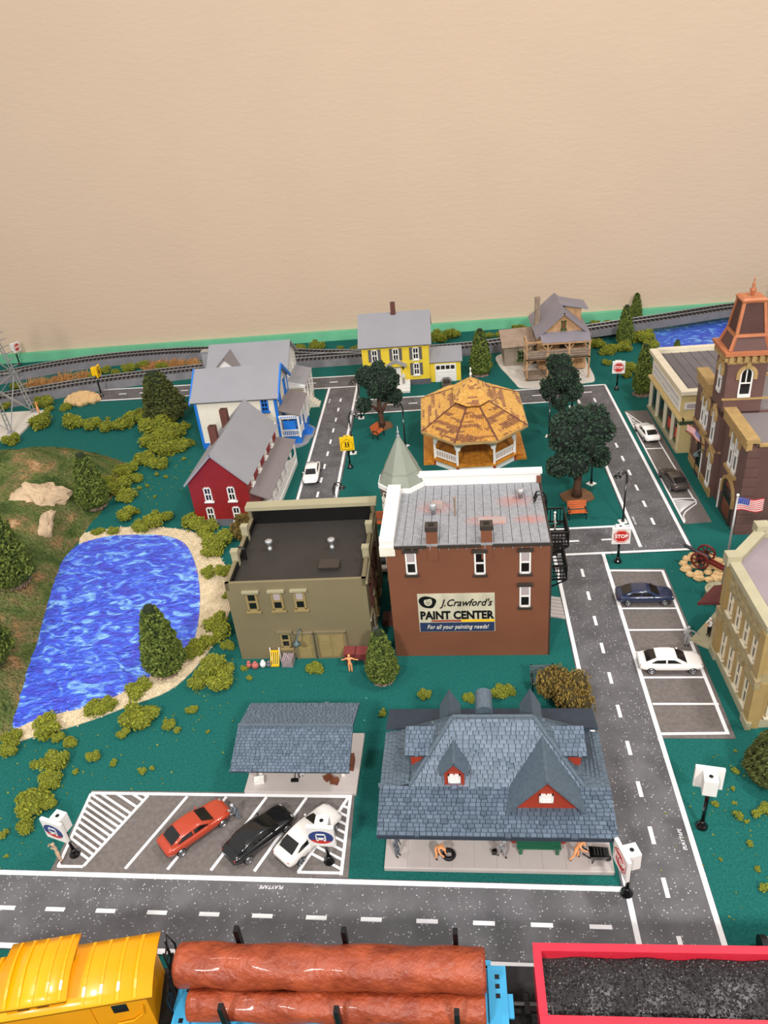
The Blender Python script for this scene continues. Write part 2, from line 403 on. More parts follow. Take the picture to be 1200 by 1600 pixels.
stripe(r5, (-1.4, 11.29), (2.475, 11.295), 0.0115); stripe(r5, (-1.4, 10.765), (1.99, 10.77), 0.008)
dashes(r5, (-1.4, 11.035), (2.4, 11.04), 0.011, 0.16, 0.378)
r7 = road('grey street beside the red, blue and white houses', (-1.645, 7.2), (-1.645, 12.0), 0.010)
stripe(r7, (-1.89, 7.28), (-1.885, 11.9), 0.010); stripe(r7, (-1.405, 7.28), (-1.425, 12.4), 0.0105)
dashes(r7, (-1.645, 11.73), (-1.645, 7.3), 0.010, 0.0, 0.378)
mark(r7, (-1.82, 11.34, 0.0106), 90)
r6 = road('grey back road in front of the left railway', (-6.06, 12.265), (-1.41, 12.145), 0.008)
stripe(r6, (-6.0, 12.515), (-1.42, 12.395), 0.008); stripe(r6, (-5.95, 12.01), (-1.42, 11.895), 0.008)
dashes(r6, (-5.93, 12.265), (-1.5, 12.15), 0.008, 0.0, 0.372)

def lot(label, poly, z=0.005):
    return tag(MB().prism(poly, 'z', 0, z).build('parking_lot', 'asphalt_lot'), label, 'parking lot', None, 'structure')
def hatch(parent, quadA, quadB, n, z, wd=0.022):
    """n bars between the lines quadA (p,q) and quadB (p,q)"""
    for i in range(n):
        t = (i + 0.5) / n
        stripe(parent, Vector(quadA[0]).lerp(Vector(quadA[1]), t), Vector(quadB[0]).lerp(Vector(quadB[1]), t), z, wd, 'hatch_bar')
l1 = lot('slanted-bay parking lot before the small shelter', [(-2.91, 3.17), (-0.80, 3.105), (-0.81, 3.78), (-2.87, 3.86)], 0.0075)
z = 0.0075
stripe(l1, (-2.865, 3.835), (-0.83, 3.755), z, 0.024); stripe(l1, (-2.865, 3.83), (-2.865, 3.215), z, 0.022); stripe(l1, (-0.84, 3.755), (-0.85, 3.125), z, 0.022)
for a, b in (((-2.40, 3.80), (-2.68, 3.215)), ((-2.09, 3.785), (-2.37, 3.19)), ((-1.785, 3.775), (-2.065, 3.18)), ((-1.475, 3.765), (-1.755, 3.17)), ((-1.17, 3.755), (-1.45, 3.16)), ((-0.855, 3.75), (-1.145, 3.15))):
    stripe(l1, a, b, z, 0.022, 'bay_line')
stripe(l1, (-2.87, 3.215), (-2.68, 3.21), z, 0.02); stripe(l1, (-1.15, 3.15), (-0.86, 3.14), z, 0.02)
for i in range(13):                       # slanting bars of the left no-parking wedge
    t0 = i / 12; y = 3.82 - 0.58 * t0
    ax = -2.855; 
    k = 0.62                              # bar slope
    # meet the slanted line from (-2.40,3.80) to (-2.68,3.215)
    bx0, by0, bx1, by1 = -2.40, 3.80, -2.68, 3.215
    den = (bx1 - bx0) * (-k) - (by1 - by0)
    s_ = ((y - by0) - (-k) * (ax - bx0)) / ((by1 - by0) - (-k) * (bx1 - bx0))
    if 0.02 < s_ < 0.98: stripe(l1, (ax, y), (bx0 + (bx1 - bx0) * s_, by0 + (by1 - by0) * s_), z, 0.018, 'hatch_bar')
for x in (-2.78, -2.66, -2.54, -2.46):
    bx0, by0, bx1, by1 = -2.40, 3.80, -2.68, 3.215; y = 3.825; k = 0.62
    s_ = ((y - by0) + k * (x - bx0)) / ((by1 - by0) + k * (bx1 - bx0))
    stripe(l1, (x, y), (bx0 + (bx1 - bx0) * s_, by0 + (by1 - by0) * s_), z, 0.018, 'hatch_bar')
for i in range(10):
    t = 0.12 + i * 0.092; p = Vector((-0.855, 3.75)).lerp(Vector((-1.145, 3.15)), t)
    q = Vector((-0.85, p.y - (-0.85 - p.x) * 0.55))
    if q.y > 3.15: stripe(l1, p, q, z, 0.018, 'hatch_bar')

l2 = lot('long parking lot with bays beside the tan bank', [(1.545, 6.48), (2.12, 6.44), (2.075, 4.22), (1.50, 4.245)], 0.0055)
z = 0.0055
stripe(l2, (1.56, 6.45), (2.095, 6.405), z, 0.024); stripe(l2, (2.09, 6.41), (2.03, 4.265), z, 0.028); stripe(l2, (1.53, 4.285), (2.04, 4.275), z, 0.024)
for y0, y1 in ((6.14, 6.11), (5.835, 5.805), (5.52, 5.495), (5.22, 5.20), (4.905, 4.885), (4.60, 4.58)): stripe(l2, (1.55, y0), (2.06, y1), z, 0.02, 'bay_line')
l3 = lot('kerbside parking strip with hatched ends before the fire station', [(2.53, 7.25), (2.835, 7.27), (2.87, 10.27), (2.55, 10.29)], 0.0055)
stripe(l3, (2.545, 7.27), (2.565, 10.25), z, 0.018); stripe(l3, (2.785, 7.8), (2.775, 9.5), z, 0.018)
for y in (9.08, 8.43, 7.79): stripe(l3, (2.55, y), (2.78, y - 0.01), z, 0.018, 'bay_line')
for i in range(8):
    t = i / 8; stripe(l3, (2.55, 7.77 - t * 0.33), (2.785 - t * 0.20, 7.60 - t * 0.17 + 0.10), z, 0.014, 'hatch_bar')
for i in range(7): stripe(l3, (2.56, 10.15 - i * 0.085), (2.60 + i * 0.024, 10.03 - i * 0.09), z, 0.012, 'hatch_bar')
m = MB()
crv = [(2.785, 7.79), (2.80, 7.72), (2.785, 7.66), (2.70, 7.58), (2.62, 7.50), (2.575, 7.42), (2.56, 7.30)]
m.tube([(x, y, z + 0.001) for x, y in crv], 0.008, 4); m.tube([(2.58, 10.2, z), (2.66, 9.95, z), (2.74, 9.72, z), (2.775, 9.5, z), (2.775, 9.2, z)], 0.007, 4)
m.build('curved_line', 'line_white', l3)

# ------------------------------------------------------------------ pond, beach, creek
pond = [(-3.85, 4.56), (-4.06, 5.33), (-4.11, 5.61), (-4.29, 6.28), (-4.46, 7.02), (-4.41, 7.40), (-4.20, 7.54), (-3.94, 7.58), (-3.45, 7.54), (-3.13, 7.37), (-2.94, 7.09), (-2.76, 6.68), (-2.62, 6.22), (-2.53, 5.76), (-2.53, 5.52), (-2.61, 5.45), (-2.83, 5.08), (-3.00, 4.91), (-3.24, 4.76), (-3.48, 4.69), (-3.70, 4.60)]
def smooth_loop(pts, k=6):
    out = []; n = len(pts)
    for i in range(n):
        p0, p1, p2, p3 = (Vector(pts[(i + j - 1) % n]) for j in range(4))
        for s in range(k):
            t = s / k
            out.append(0.5 * ((2 * p1) + (p2 - p0) * t + (2 * p0 - 5 * p1 + 4 * p2 - p3) * t * t + (3 * p1 - p0 - 3 * p2 + p3) * t ** 3))
    return out
pl = smooth_loop(pond)
tag(MB().prism(pl, 'z', 0.0, 0.016).build('pond_water', 'water'), 'bright blue rippled pond water beside the hill', 'pond', None, 'structure')
beach = [(-3.80, 4.40), (-3.57, 4.44), (-3.22, 4.57), (-2.89, 4.75), (-2.57, 4.93), (-2.39, 5.25), (-2.28, 5.70), (-2.27, 6.20), (-2.36, 6.66), (-2.56, 6.95), (-2.73, 7.31), (-3.07, 7.59), (-3.51, 7.73), (-4.01, 7.77), (-4.45, 7.66), (-4.2, 7.2), (-3.2, 6.9), (-3.0, 6.2), (-3.0, 5.6), (-3.6, 5.0)]
bl = smooth_loop(beach, 4)
bo = tag(MB().prism(bl, 'z', 0.0, 0.009).build('beach', 'sand'), 'pale sandy gravel shore curving round the blue pond', 'shore', None, 'structure')
m = MB(); out_b = [Vector(p) for p in beach[:15]]
for i in range(3400):
    k = random.randrange(len(out_b) - 1); p = out_b[k].lerp(out_b[k + 1], random.random())
    best = min(pl, key=lambda q: (q - p).length); t = random.random()
    q = p.lerp(best, t * 1.02) + Vector((random.gauss(0, 0.02), random.gauss(0, 0.02)))
    m.chip((q.x, q.y, 0.012), random.uniform(0.004, 0.013))
tag(m.build('gravel', 'gravel', bo), 'loose cream gravel crumbs', None, None, 'stuff')
creek = [(3.55, 12.55), (5.0, 12.5), (8.5, 12.6), (8.5, 14.2), (5.4, 14.22), (4.6, 14.2), (3.75, 14.1), (3.62, 13.7)]
tag(MB().prism(smooth_loop(creek, 4), 'z', 0.0, 0.014).build('creek_water', 'water'), 'blue rippled creek water under the railway bridge', 'creek', None, 'structure')

# ------------------------------------------------------------------ hill
HF = [Vector(p) for p in ((-4.6, 4.0), (-3.98, 4.25), (-3.82, 4.56), (-4.02, 5.33), (-4.07, 5.61), (-4.25, 6.28), (-4.43, 7.02), (-4.44, 7.6), (-4.42, 8.4), (-4.38, 9.0), (-4.6, 9.6), (-5.2, 9.98), (-6.2, 10.05), (-7.3, 9.8), (-9.5, 9.4))]
HP = HF + [Vector((-9.5, 4.0))]
def inside(p, poly):
    c = False; j = len(poly) - 1
    for i in range(len(poly)):
        a, b = poly[i], poly[j]
        if (a.y > p.y) != (b.y > p.y) and p.x < (b.x - a.x) * (p.y - a.y) / (b.y - a.y) + a.x: c = not c
        j = i
    return c
def seg_d(p, a, b):
    ab = b - a; t = max(0, min(1, (p - a).dot(ab) / ab.length_squared)); return (p - a - ab * t).length
def hill_z(x, y):
    p = Vector((x, y))
    if not inside(p, HP): return 0.0
    d = min(seg_d(p, HF[i], HF[i + 1]) for i in range(len(HF) - 1))
    h = 0.62 * (1 - math.exp(-(d / 0.62) ** 1.25))
    h *= 1 + 0.35 * noise.noise(Vector((x * 0.8, y * 0.8, 3)))
    h += min(1, d / 0.3) * (0.05 * noise.noise(Vector((x * 2.6, y * 2.6, 1))) + 0.035 * noise.noise(Vector((x * 6, y * 6, 5))) + 0.02 * noise.noise(Vector((x * 15, y * 15, 7))))
    return max(0.0, h)
def make_hill_mesh():
    x0, x1, y0, y1, st = -9.5, -3.8, 3.9, 10.1, 0.065
    nx, ny = int((x1 - x0) / st), int((y1 - y0) / st); vs = []; fs = []
    for j in range(ny + 1):
        for i in range(nx + 1):
            x, y = x0 + i * st, y0 + j * st; h = hill_z(x, y); vs.append((x, y, h - 0.02 if h == 0 else h + 0.002))
    for j in range(ny):
        for i in range(nx):
            a = j * (nx + 1) + i; q = (a, a + 1, a + nx + 2, a + nx + 1)
            if any(vs[k][2] > 0 for k in q): fs.append(q)
    m = MB(); m.add(vs, fs); return m
tag(make_hill_mesh().build('hill', 'hill_turf', smooth=True), 'grassy brown scenery hill rising left of the pond', 'hill', None, 'structure')
M('hill_rock', (206, 178, 144), 0.85, 0.14, 6, bump=0.8, bscale=18)
def boulder(label, loc, sz, mat, rot, seed):
    random.seed(seed); m = MB(); m.ball((0, 0, 0), 1.0, 30, sz)
    m.v = [tuple(Vector(v) * (1 + 0.45 * noise.noise(Vector(v) * 2.5 / max(sz) + Vector((seed, 0, 0))) + 0.2 * noise.noise(Vector(v) * 7 / max(sz)))) for v in m.v]
    tag(m.build('rock_outcrop', mat, smooth=False, loc=loc, rot=rot), label, 'rock', 'rock outcrops on the hill')
boulder('pale rounded rock outcrop high on the hill slope', (-5.02, 8.0, hill_z(-5.02, 8.0) - 0.01), (0.30, 0.22, 0.10), 'hill_rock', (0.5, 0.25, 0.5), 3)
boulder('narrow tan rock ridge running down below the pale outcrop', (-4.76, 7.42, hill_z(-4.76, 7.42) - 0.02), (0.09, 0.30, 0.07), 'hill_rock', (0.62, 0.1, -0.1), 9)

# ------------------------------------------------------------------ railway
M('ballast', (44, 42, 42), 0.8, 0.15, 20, bump=0.5, bscale=60)
def spline(pts, k=10):
    out = []; n = len(pts)
    for i in range(n - 1):
        p0, p1, p2, p3 = (Vector(pts[max(0, min(n - 1, i + j - 1))]) for j in range(4))
        for s in range(k):
            t = s / k
            out.append(0.5 * ((2 * p1) + (p2 - p0) * t + (2 * p0 - 5 * p1 + 4 * p2 - p3) * t * t + (3 * p1 - p0 - 3 * p2 + p3) * t ** 3))
    out.append(Vector(pts[-1])); return out
def resample(pts, step):
    out = [pts[0]]; acc = 0
    for a, b in zip(pts, pts[1:]):
        L = (b - a).length; t = step - acc
        while t <= L: out.append(a.lerp(b, t / L)); t += step
        acc = (acc + L) % step
    return out
def track(label, pts, wd=0.44, slab=None, name='railroad_track', bed='roadbed'):
    t = thing(name, label, 'railway track'); P = spline(pts); n = len(P)
    def side(i):
        d = P[min(i + 1, n - 1)] - P[max(i - 1, 0)]; return Vector((-d.y, d.x, 0)).normalized()
    m = MB(); vs = []; fs = []
    for i, p in enumerate(P):
        s = side(i); zb = 0.0 if slab is None else p.z - slab
        for o, zz in ((-wd / 2 - (0.02 if slab is None else 0), zb), (-wd / 2 + 0.03, p.z), (wd / 2 - 0.03, p.z), (wd / 2 + (0.02 if slab is None else 0), zb)):
            q = p + s * o; vs.append((q.x, q.y, zz))
    for i in range(n - 1):
        for k in range(4): fs.append((i * 4 + k, i * 4 + (k + 1) % 4, i * 4 + 4 + (k + 1) % 4, i * 4 + 4 + k))
    fs += [(0, 1, 2, 3), tuple(range(4 * n - 4, 4 * n))]
    m.add(vs, fs); m.build('roadbed', bed, t)
    m = MB(); Q = resample(P, 0.075)
    for i in range(len(Q) - 1):
        d = Q[i + 1] - Q[i]; a = math.atan2(d.y, d.x)
        m.obox(Q[i] + Vector((0, 0, 0.008)), (0.032, 0.29, 0.02), Matrix.Rotation(a, 3, 'Z'))
    tag(m.build('ties', 'tie', t), None, None, None, 'stuff')
    for sgn in (-1, 1):
        m = MB(); m.tube([p + side(i) * (0.0825 * sgn) + Vector((0, 0, 0.03)) for i, p in enumerate(P)], 0.011, 4); m.build('rail', 'rail_steel', t)
    return t
track('railway line behind the houses, nearer of the two at the left end', [(-9.6, 11.0, 0.16), (-8.3, 11.86, 0.16), (-7.2, 12.33, 0.15), (-6.1, 12.72, 0.13), (-4.6, 13.02, 0.11), (-3.2, 13.15, 0.11), (-2.0, 13.18, 0.11), (-0.6, 13.2, 0.11), (0.5, 13.25, 0.11), (1.1, 13.32, 0.12), (1.7, 13.40, 0.14)])
track('railway line close to the wall, further of the two at the left end', [(-9.8, 12.3, 0.12), (-8.6, 13.22, 0.12), (-7.6, 13.72, 0.12), (-6.5, 14.0, 0.12), (-5.4, 14.06, 0.12), (-4.4, 13.98, 0.12), (-3.3, 13.72, 0.118), (-2.2, 13.38, 0.115), (-1.2, 13.22, 0.108)])
br = track('railway bridge crossing the creek right of the log house', [(1.7, 13.40, 0.15), (2.6, 13.50, 0.19), (3.3, 13.58, 0.22), (4.0, 13.68, 0.24), (5.2, 13.92, 0.26), (6.4, 14.0, 0.26), (9.0, 14.0, 0.26)], slab=0.11, name='bridge_track')
for x, y in ((2.0, 13.43), (3.4, 13.6), (5.6, 13.97)):
    bpart('pier', 'black', br, (x - 0.05, y - 0.13, 0, x + 0.05, y + 0.13, 0.1))
track('railway line at the front edge under the freight train', [(-4.6, 1.55, 0.1), (-3.4, 1.86, 0.1), (-2.5, 2.06, 0.1), (-1.9, 2.16, 0.1), (-1.2, 2.205, 0.1), (0, 2.185, 0.1), (1.2, 2.15, 0.1), (3.2, 2.09, 0.1)], wd=0.66, bed='ballast')
# ================================================================== building helpers
def bands(key, freq, strength=0.6):
    """fine horizontal relief lines (clapboards, cast courses) in a wall material"""
    ns, lk, b = nodes(MATS[key]); tc = ns.new('ShaderNodeTexCoord'); wv = ns.new('ShaderNodeTexWave')
    wv.bands_direction = 'Z'; wv.wave_profile = 'SAW'; wv.inputs['Scale'].default_value = freq
    lk.new(tc.outputs['Object'], wv.inputs[0]); bp = ns.new('ShaderNodeBump'); bp.inputs['Strength'].default_value = strength; bp.inputs['Distance'].default_value = 0.01
    lk.new(wv.outputs[1], bp.inputs['Height']); lk.new(bp.outputs[0], b.inputs['Normal'])
for k_, f_ in (('yellow_siding', 11), ('red_siding', 10), ('firehouse_brown', 12), ('white', 9), ('wood_tan', 8)): bands(k_, f_, 0.35)
FACE = {'front': 0.0, 'right': 90.0, 'back': 180.0, 'left': -90.0}
def window(parent, x, y, z, wd, ht, face='front', fm='white', gm='glass_dark', rows=2, cols=2, t=0.012, sill=True, lintel=None, shut=None, curtain=False, rz=None):
    """sash window standing on the wall plane at (x, y); z is the bottom edge"""
    m = MB(); h = wd / 2; d = 0.014
    m.box(-h, -d, 0, -h + t, 0.004, ht); m.box(h - t, -d, 0, h, 0.004, ht); m.box(-h, -d, ht - t, h, 0.004, ht); m.box(-h, -d, 0, h, 0.004, t)
    for i in range(1, rows): q = ht * i / rows; m.box(-h, -d * 0.8, q - t * 0.45, h, 0.002, q + t * 0.45)
    for i in range(1, cols): q = -h + wd * i / cols; m.box(q - t * 0.3, -d * 0.7, 0, q + t * 0.3, 0.002, ht)
    if sill: m.box(-h - 0.014, -0.026, -0.016, h + 0.014, 0.004, 0.0)
    o = m.build('window', fm, parent, loc=(x, y, z), rot=(0, 0, R(FACE[face] if rz is None else rz)))
    if curtain:
        bpart('pane', gm, o, (-h + t, -0.004, t, h - t, 0.003, ht * 0.52)); bpart('blind', 'curtain', o, (-h + t, -0.005, ht * 0.52, h - t, 0.003, ht - t))
    else: bpart('pane', gm, o, (-h + t, -0.004, t, h - t, 0.003, ht - t))
    if lintel:
        bpart('lintel', lintel, o, (-h - 0.018, -0.03, ht, h + 0.018, 0.003, ht + 0.024)); bpart('sill', lintel, o, (-h - 0.012, -0.026, -0.02, h + 0.012, 0.003, 0.0))
    if shut:
        for s in (-1, 1): bpart('shutter', shut, o, (s * (h + 0.028) - 0.022, -0.012, 0, s * (h + 0.028) + 0.022, 0.003, ht))
    return o
def gable(parent, x0, y0, x1, y1, ze, zr, axis, wall, roof, ov=0.05, t=0.025, zb=0.0, base=None, name='walls'):
    """walls with gables under a two-sided roof; the ridge runs along axis"""
    m = MB()
    if axis == 'x': yc = (y0 + y1) / 2; m.prism([(y0, zb), (y1, zb), (y1, ze), (yc, zr), (y0, ze)], 'x', x0, x1)
    else: xc = (x0 + x1) / 2; m.prism([(x0, zb), (x1, zb), (x1, ze), (xc, zr), (x0, ze)], 'y', y0, y1)
    m.build(name, wall, parent)
    if base: bpart('foundation', base, parent, (x0 - 0.008, y0 - 0.008, 0, x1 + 0.008, y1 + 0.008, max(zb, 0.09)))
    for s in (-1, 1):
        m = MB()
        if axis == 'x':
            h = (y1 - y0) / 2; k = (zr - ze) / h; e = h + ov; m.slab([(x0 - ov, yc + s * e, zr - k * e + t * 1.2), (x1 + ov, yc + s * e, zr - k * e + t * 1.2), (x1 + ov, yc, zr + t * 1.2), (x0 - ov, yc, zr + t * 1.2)], t)
        else:
            h = (x1 - x0) / 2; k = (zr - ze) / h; e = h + ov; m.slab([(xc + s * e, y0 - ov, zr - k * e + t * 1.2), (xc + s * e, y1 + ov, zr - k * e + t * 1.2), (xc, y1 + ov, zr + t * 1.2), (xc, y0 - ov, zr + t * 1.2)], t)
        m.build('roof_slope', roof, parent)
def clip_poly(poly, a, b, c):
    """keep the part of a 2-D polygon where a*u + b*v <= c"""
    out = []
    for i in range(len(poly)):
        p, q = poly[i], poly[(i + 1) % len(poly)]; dp, dq = a * p[0] + b * p[1] - c, a * q[0] + b * q[1] - c
        if dp <= 0: out.append(p)
        if dp * dq < 0: t = dp / (dp - dq); out.append((p[0] + (q[0] - p[0]) * t, p[1] + (q[1] - p[1]) * t))
    return out
def shingles(m, poly, row, wid, t=0.006, mats=1, chooser=None, jitter=0.3, tabs=True):
    """overlapping shingle tabs laid in rows over a sloping planar polygon (first edge = the eave)"""
    q = [Vector(p) for p in poly]; o = q[0]; u = (q[1] - q[0]).normalized()
    nrm = (q[1] - q[0]).cross(q[-1] - q[0]).normalized()
    if nrm.z < 0: nrm = -nrm
    v = nrm.cross(u)
    if v.z < 0: v = -v
    P2 = [((p - o).dot(u), (p - o).dot(v)) for p in q]
    vmax = max(p[1] for p in P2); umin = min(p[0] for p in P2); umax = max(p[0] for p in P2)
    n = max(1, int(round(vmax / row))); row = vmax / n
    for r in range(n):
        v0, v1 = r * row, (r + 1) * row * 1.0; x = umin - random.random() * wid
        while x < umax:
            w_ = wid * random.uniform(1 - jitter, 1 + jitter); drop = row * 0.3 if tabs and random.random() < 0.07 else 0
            cell = [(x + 0.0022, v0 - drop), (x + w_ - 0.0022, v0 - drop), (x + w_ - 0.0022, v1), (x + 0.0022, v1)]
            for i in range(len(P2)):
                a, b = P2[i], P2[(i + 1) % len(P2)]
                ea, eb = (b[1] - a[1]), -(b[0] - a[0])
                if ea * (sum(p[0] for p in P2) / len(P2)) + eb * (sum(p[1] for p in P2) / len(P2)) > ea * a[0] + eb * a[1]: ea, eb = -ea, -eb
                if drop and i == 0: continue
                cell = clip_poly(cell, ea, eb, ea * a[0] + eb * a[1])
                if len(cell) < 3: break
            if len(cell) >= 3:
                tt = t * random.uniform(0.8, 1.3) + (t * 0.8 if drop else 0); k = len(cell)
                vs = [o + u * c_[0] + v * c_[1] + nrm * (0.001 + tt * max(0.12, 1 - (c_[1] - v0) / row)) for c_ in cell] + [o + u * c_[0] + v * c_[1] for c_ in cell]
                if chooser: m.m = chooser(r, x)
                m.add(vs, [tuple(range(k))] + [(i, k + i, k + (i + 1) % k, (i + 1) % k) for i in range(k)])
            x += w_
    return m

# ================================================================== olive building (flat dark roof)
b = thing('olive_building', 'olive flat-roofed two-storey building with dark tar roof', 'building', (-1.985, 5.315, 0), -0.6)
W, D, H, ZR = 1.235, 1.13, 0.868, 0.80
bpart('walls', 'olive', b, (0, 0, 0, W, D, ZR - 0.01), (0, 0, ZR - 0.01, W, 0.03, H), (0, 0, ZR - 0.01, 0.035, D, H), (W - 0.035, 0, ZR - 0.01, W, D, H))
bpart('roof_deck', 'charcoal', b, (0.035, 0.03, ZR - 0.01, W - 0.035, D - 0.03, ZR))
bpart('parapet_lining', 'black', b, (0.035, 0.03, ZR, 0.045, D - 0.03, H - 0.012), (W - 0.045, 0.03, ZR, W - 0.035, D - 0.03, H - 0.012), (0.03, D - 0.05, ZR, W - 0.03, D - 0.035, 0.955))
bpart('facade_wall', 'olive', b, (-0.01, D - 0.035, 0, W + 0.01, D + 0.03, 0.96))
bpart('facade_coping', 'olive_light', b, (-0.03, D - 0.06, 0.955, W + 0.03, D + 0.06, 0.995))
for x, y in ((0.018, 0.80), (0.018, 0.38), (W - 0.018, 0.76), (W - 0.018, 0.36)):
    o = bpart('parapet_post', 'olive_light', b, (x - 0.03, y - 0.028, ZR - 0.02, x + 0.03, y + 0.028, 0.965)); bpart('post_cap', 'olive_light', o, (x - 0.034, y - 0.032, 0.945, x + 0.034, y + 0.032, 0.966))
part('coping_pipe', 'black', b, lambda m: [m.tube([(0.02 + dx, 0.46, H), (0.02 + dx, 0.46, H + 0.05), (0.055 + dx, 0.46, H + 0.075), (0.09 + dx, 0.46, H + 0.05), (0.09 + dx, 0.46, ZR)], 0.008, 6) for dx in (-0.02, 0.0)])
for x, y in ((0.285, 0.60), (0.875, 0.585)):
    part('roof_vent', 'silver', b, lambda m: m.lathe([(0.022, 0), (0.022, 0.03), (0.016, 0.032), (0.016, 0.075), (0.034, 0.08), (0.036, 0.105), (0.03, 0.112), (0.004, 0.115)], 14, (x, y, ZR)), True)
bpart('roof_hatch', 'charcoal', b, (0.80, 0.24, ZR, 0.965, 0.36, ZR + 0.025)); bpart('hatch_lid', 'dark_trim', b, (0.79, 0.23, ZR + 0.025, 0.975, 0.37, ZR + 0.034))
for x in (0.215, 0.44, 0.64): window(b, x, 0, 0.565, 0.105, 0.20, fm='tan_panel', rows=2, cols=1, t=0.02, curtain=x > 0.4)
for x in (0.215, 0.44, 0.64): bpart('window_hood', 'olive_light', b, (x - 0.075, -0.03, 0.765, x + 0.075, 0.0, 0.785))
window(b, 0.445, 0, 0.13, 0.095, 0.175, fm='tan_panel', rows=2, cols=1, t=0.02)
bpart('window_hood', 'olive', b, (0.375, -0.03, 0.308, 0.515, 0, 0.328))
d = bpart('back_door', 'tan_panel', b, (0.545, -0.012, 0.0, 0.69, 0.0, 0.285)); bpart('door_panel', 'tan_panel', d, (0.565, -0.02, 0.03, 0.67, -0.01, 0.13), (0.565, -0.02, 0.16, 0.67, -0.01, 0.26))
bpart('door_frame', 'olive', b, (0.53, -0.022, 0, 0.545, 0, 0.30), (0.69, -0.022, 0, 0.705, 0, 0.30), (0.53, -0.022, 0.285, 0.705, 0, 0.305))
d = bpart('garage_door', 'tan_panel', b, (0.74, -0.012, 0.0, 0.985, 0.0, 0.285))
for i in range(2):
    for j in range(3): bpart('door_panel', 'tan_panel', d, (0.755 + i * 0.118, -0.019, 0.02 + j * 0.09, 0.853 + i * 0.118, -0.01, 0.092 + j * 0.09))
bpart('door_frame', 'olive', b, (0.722, -0.022, 0, 0.74, 0, 0.30), (0.985, -0.022, 0, 1.003, 0, 0.30), (0.722, -0.022, 0.285, 1.003, 0, 0.31), (0.722, -0.02, -0.0, 1.003, 0, 0.012))
o = part('gooseneck_lamp', 'pipe_grey', b, lambda m: m.tube([(0.595, 0, 0.335), (0.595, -0.05, 0.365), (0.59, -0.09, 0.35), (0.575, -0.12, 0.30)], 0.007, 6))
part('lamp_shade', 'pipe_grey', o, lambda m: m.lathe([(0.036, 0), (0.034, 0.018), (0.012, 0.032), (0.008, 0.045)], 12, (0.572, -0.125, 0.262)), True)
for z0 in (0.12, 0.46):
    for y in (0.22, 0.5, 0.8): window(b, W, y, z0, 0.11, 0.22, 'right', fm='brown_chimney' if z0 > 0.3 else 'tan_panel', rows=2, cols=1, t=0.018)
bpart('cornice', 'olive_light', b, (W, 0.0, H - 0.06, W + 0.015, D, H - 0.035), (W, 0.0, 0.40, W + 0.012, D, 0.415))
part('meter_pipe', 'steel_grey', b, lambda m: [m.tube([(W + 0.02, 0.12, 0.1), (W + 0.02, 0.12, 0.34), (W + 0.02, 0.16, 0.36)], 0.006, 6), m.box(W, 0.10, 0.16, W + 0.04, 0.15, 0.22)])

# ================================================================== red-brick paint shop
b = thing('brick_building', 'red-brick three-storey building with PAINT CENTER wall sign', 'building', (-0.55, 5.285, 0), -2.2)
W, D, H = 1.352, 1.06, 1.19
bpart('walls', 'brick_paint', b, (0, 0, 0, W, D, 1.135), (0, 0, 1.135, W, 0.02, 1.185))
bpart('side_return', 'dark_trim', b, (W - 0.004, 0.0, 0, W + 0.012, D, 1.17))
def rz(y): return 1.215 - 0.05 * y / D
ns_, lk_, bb_ = nodes(MATS['tin_grey']); old_ = bb_.inputs['Base Color'].links[0].from_socket; tc_ = ns_.new('ShaderNodeTexCoord')
for cx_, cy_, sx_, sy_ in ((0.40, 0.62, 5.2, 7.0), (1.10, 0.70, 5.0, 7.5), (0.84, 0.36, 4.5, 9.0), (1.22, 0.36, 5.5, 10.0)):    # rust bled from the vents and plates
    mp_ = ns_.new('ShaderNodeMapping'); mp_.inputs['Location'].default_value = (-cx_ * sx_, -cy_ * sy_, 0); mp_.inputs['Scale'].default_value = (sx_, sy_, 0)
    gr_ = ns_.new('ShaderNodeTexGradient'); gr_.gradient_type = 'SPHERICAL'; nz_ = ns_.new('ShaderNodeTexNoise'); nz_.inputs['Scale'].default_value = 14
    lk_.new(tc_.outputs['Object'], mp_.inputs[0]); lk_.new(mp_.outputs[0], gr_.inputs[0]); lk_.new(tc_.outputs['Object'], nz_.inputs[0])
    mu_ = ns_.new('ShaderNodeMath'); mu_.operation = 'MULTIPLY'; lk_.new(gr_.outputs[1], mu_.inputs[0]); lk_.new(nz_.outputs[0], mu_.inputs[1])
    mx_ = ns_.new('ShaderNodeMix'); mx_.data_type = 'RGBA'; lk_.new(mu_.outputs[0], mx_.inputs[0]); lk_.new(old_, mx_.inputs[6]); mx_.inputs[7].default_value = lin((196, 96, 66)); old_ = mx_.outputs[2]
lk_.new(old_, bb_.inputs['Base Color'])
npan = 17; x0_, x1_ = 0.075, W - 0.01
for i in range(npan):
    a = x0_ + (x1_ - x0_) * i / npan; c = x0_ + (x1_ - x0_) * (i + 1) / npan
    m = MB(); m.slab([(a + 0.002, -0.015, rz(0)), (c - 0.002, -0.015, rz(0)), (c - 0.002, D, rz(D)), (a + 0.002, D, rz(D))], 0.02)
    m.box(a - 0.003, -0.015, rz(D) - 0.01, a + 0.003, -0.014, rz(0)); m.build('roof_panel', 'tin_grey', b)
def rust(cx, cy, sx, sy): bpart('rust_patch', 'tin_rust', b, (cx - sx, cy - sy, rz(cy) - 0.002, cx + sx, cy + sy, rz(cy) + 0.010))
rust(0.41, 0.66, 0.05, 0.07); rust(0.89, 0.345, 0.12, 0.055)
bpart('roof_edge', 'dark_trim', b, (0.075, -0.024, 1.18, 0.345, 0.0, 1.206), (0.435, -0.024, 1.18, 0.785, 0.0, 1.206), (0.885, -0.024, 1.18, W, 0.0, 1.206))
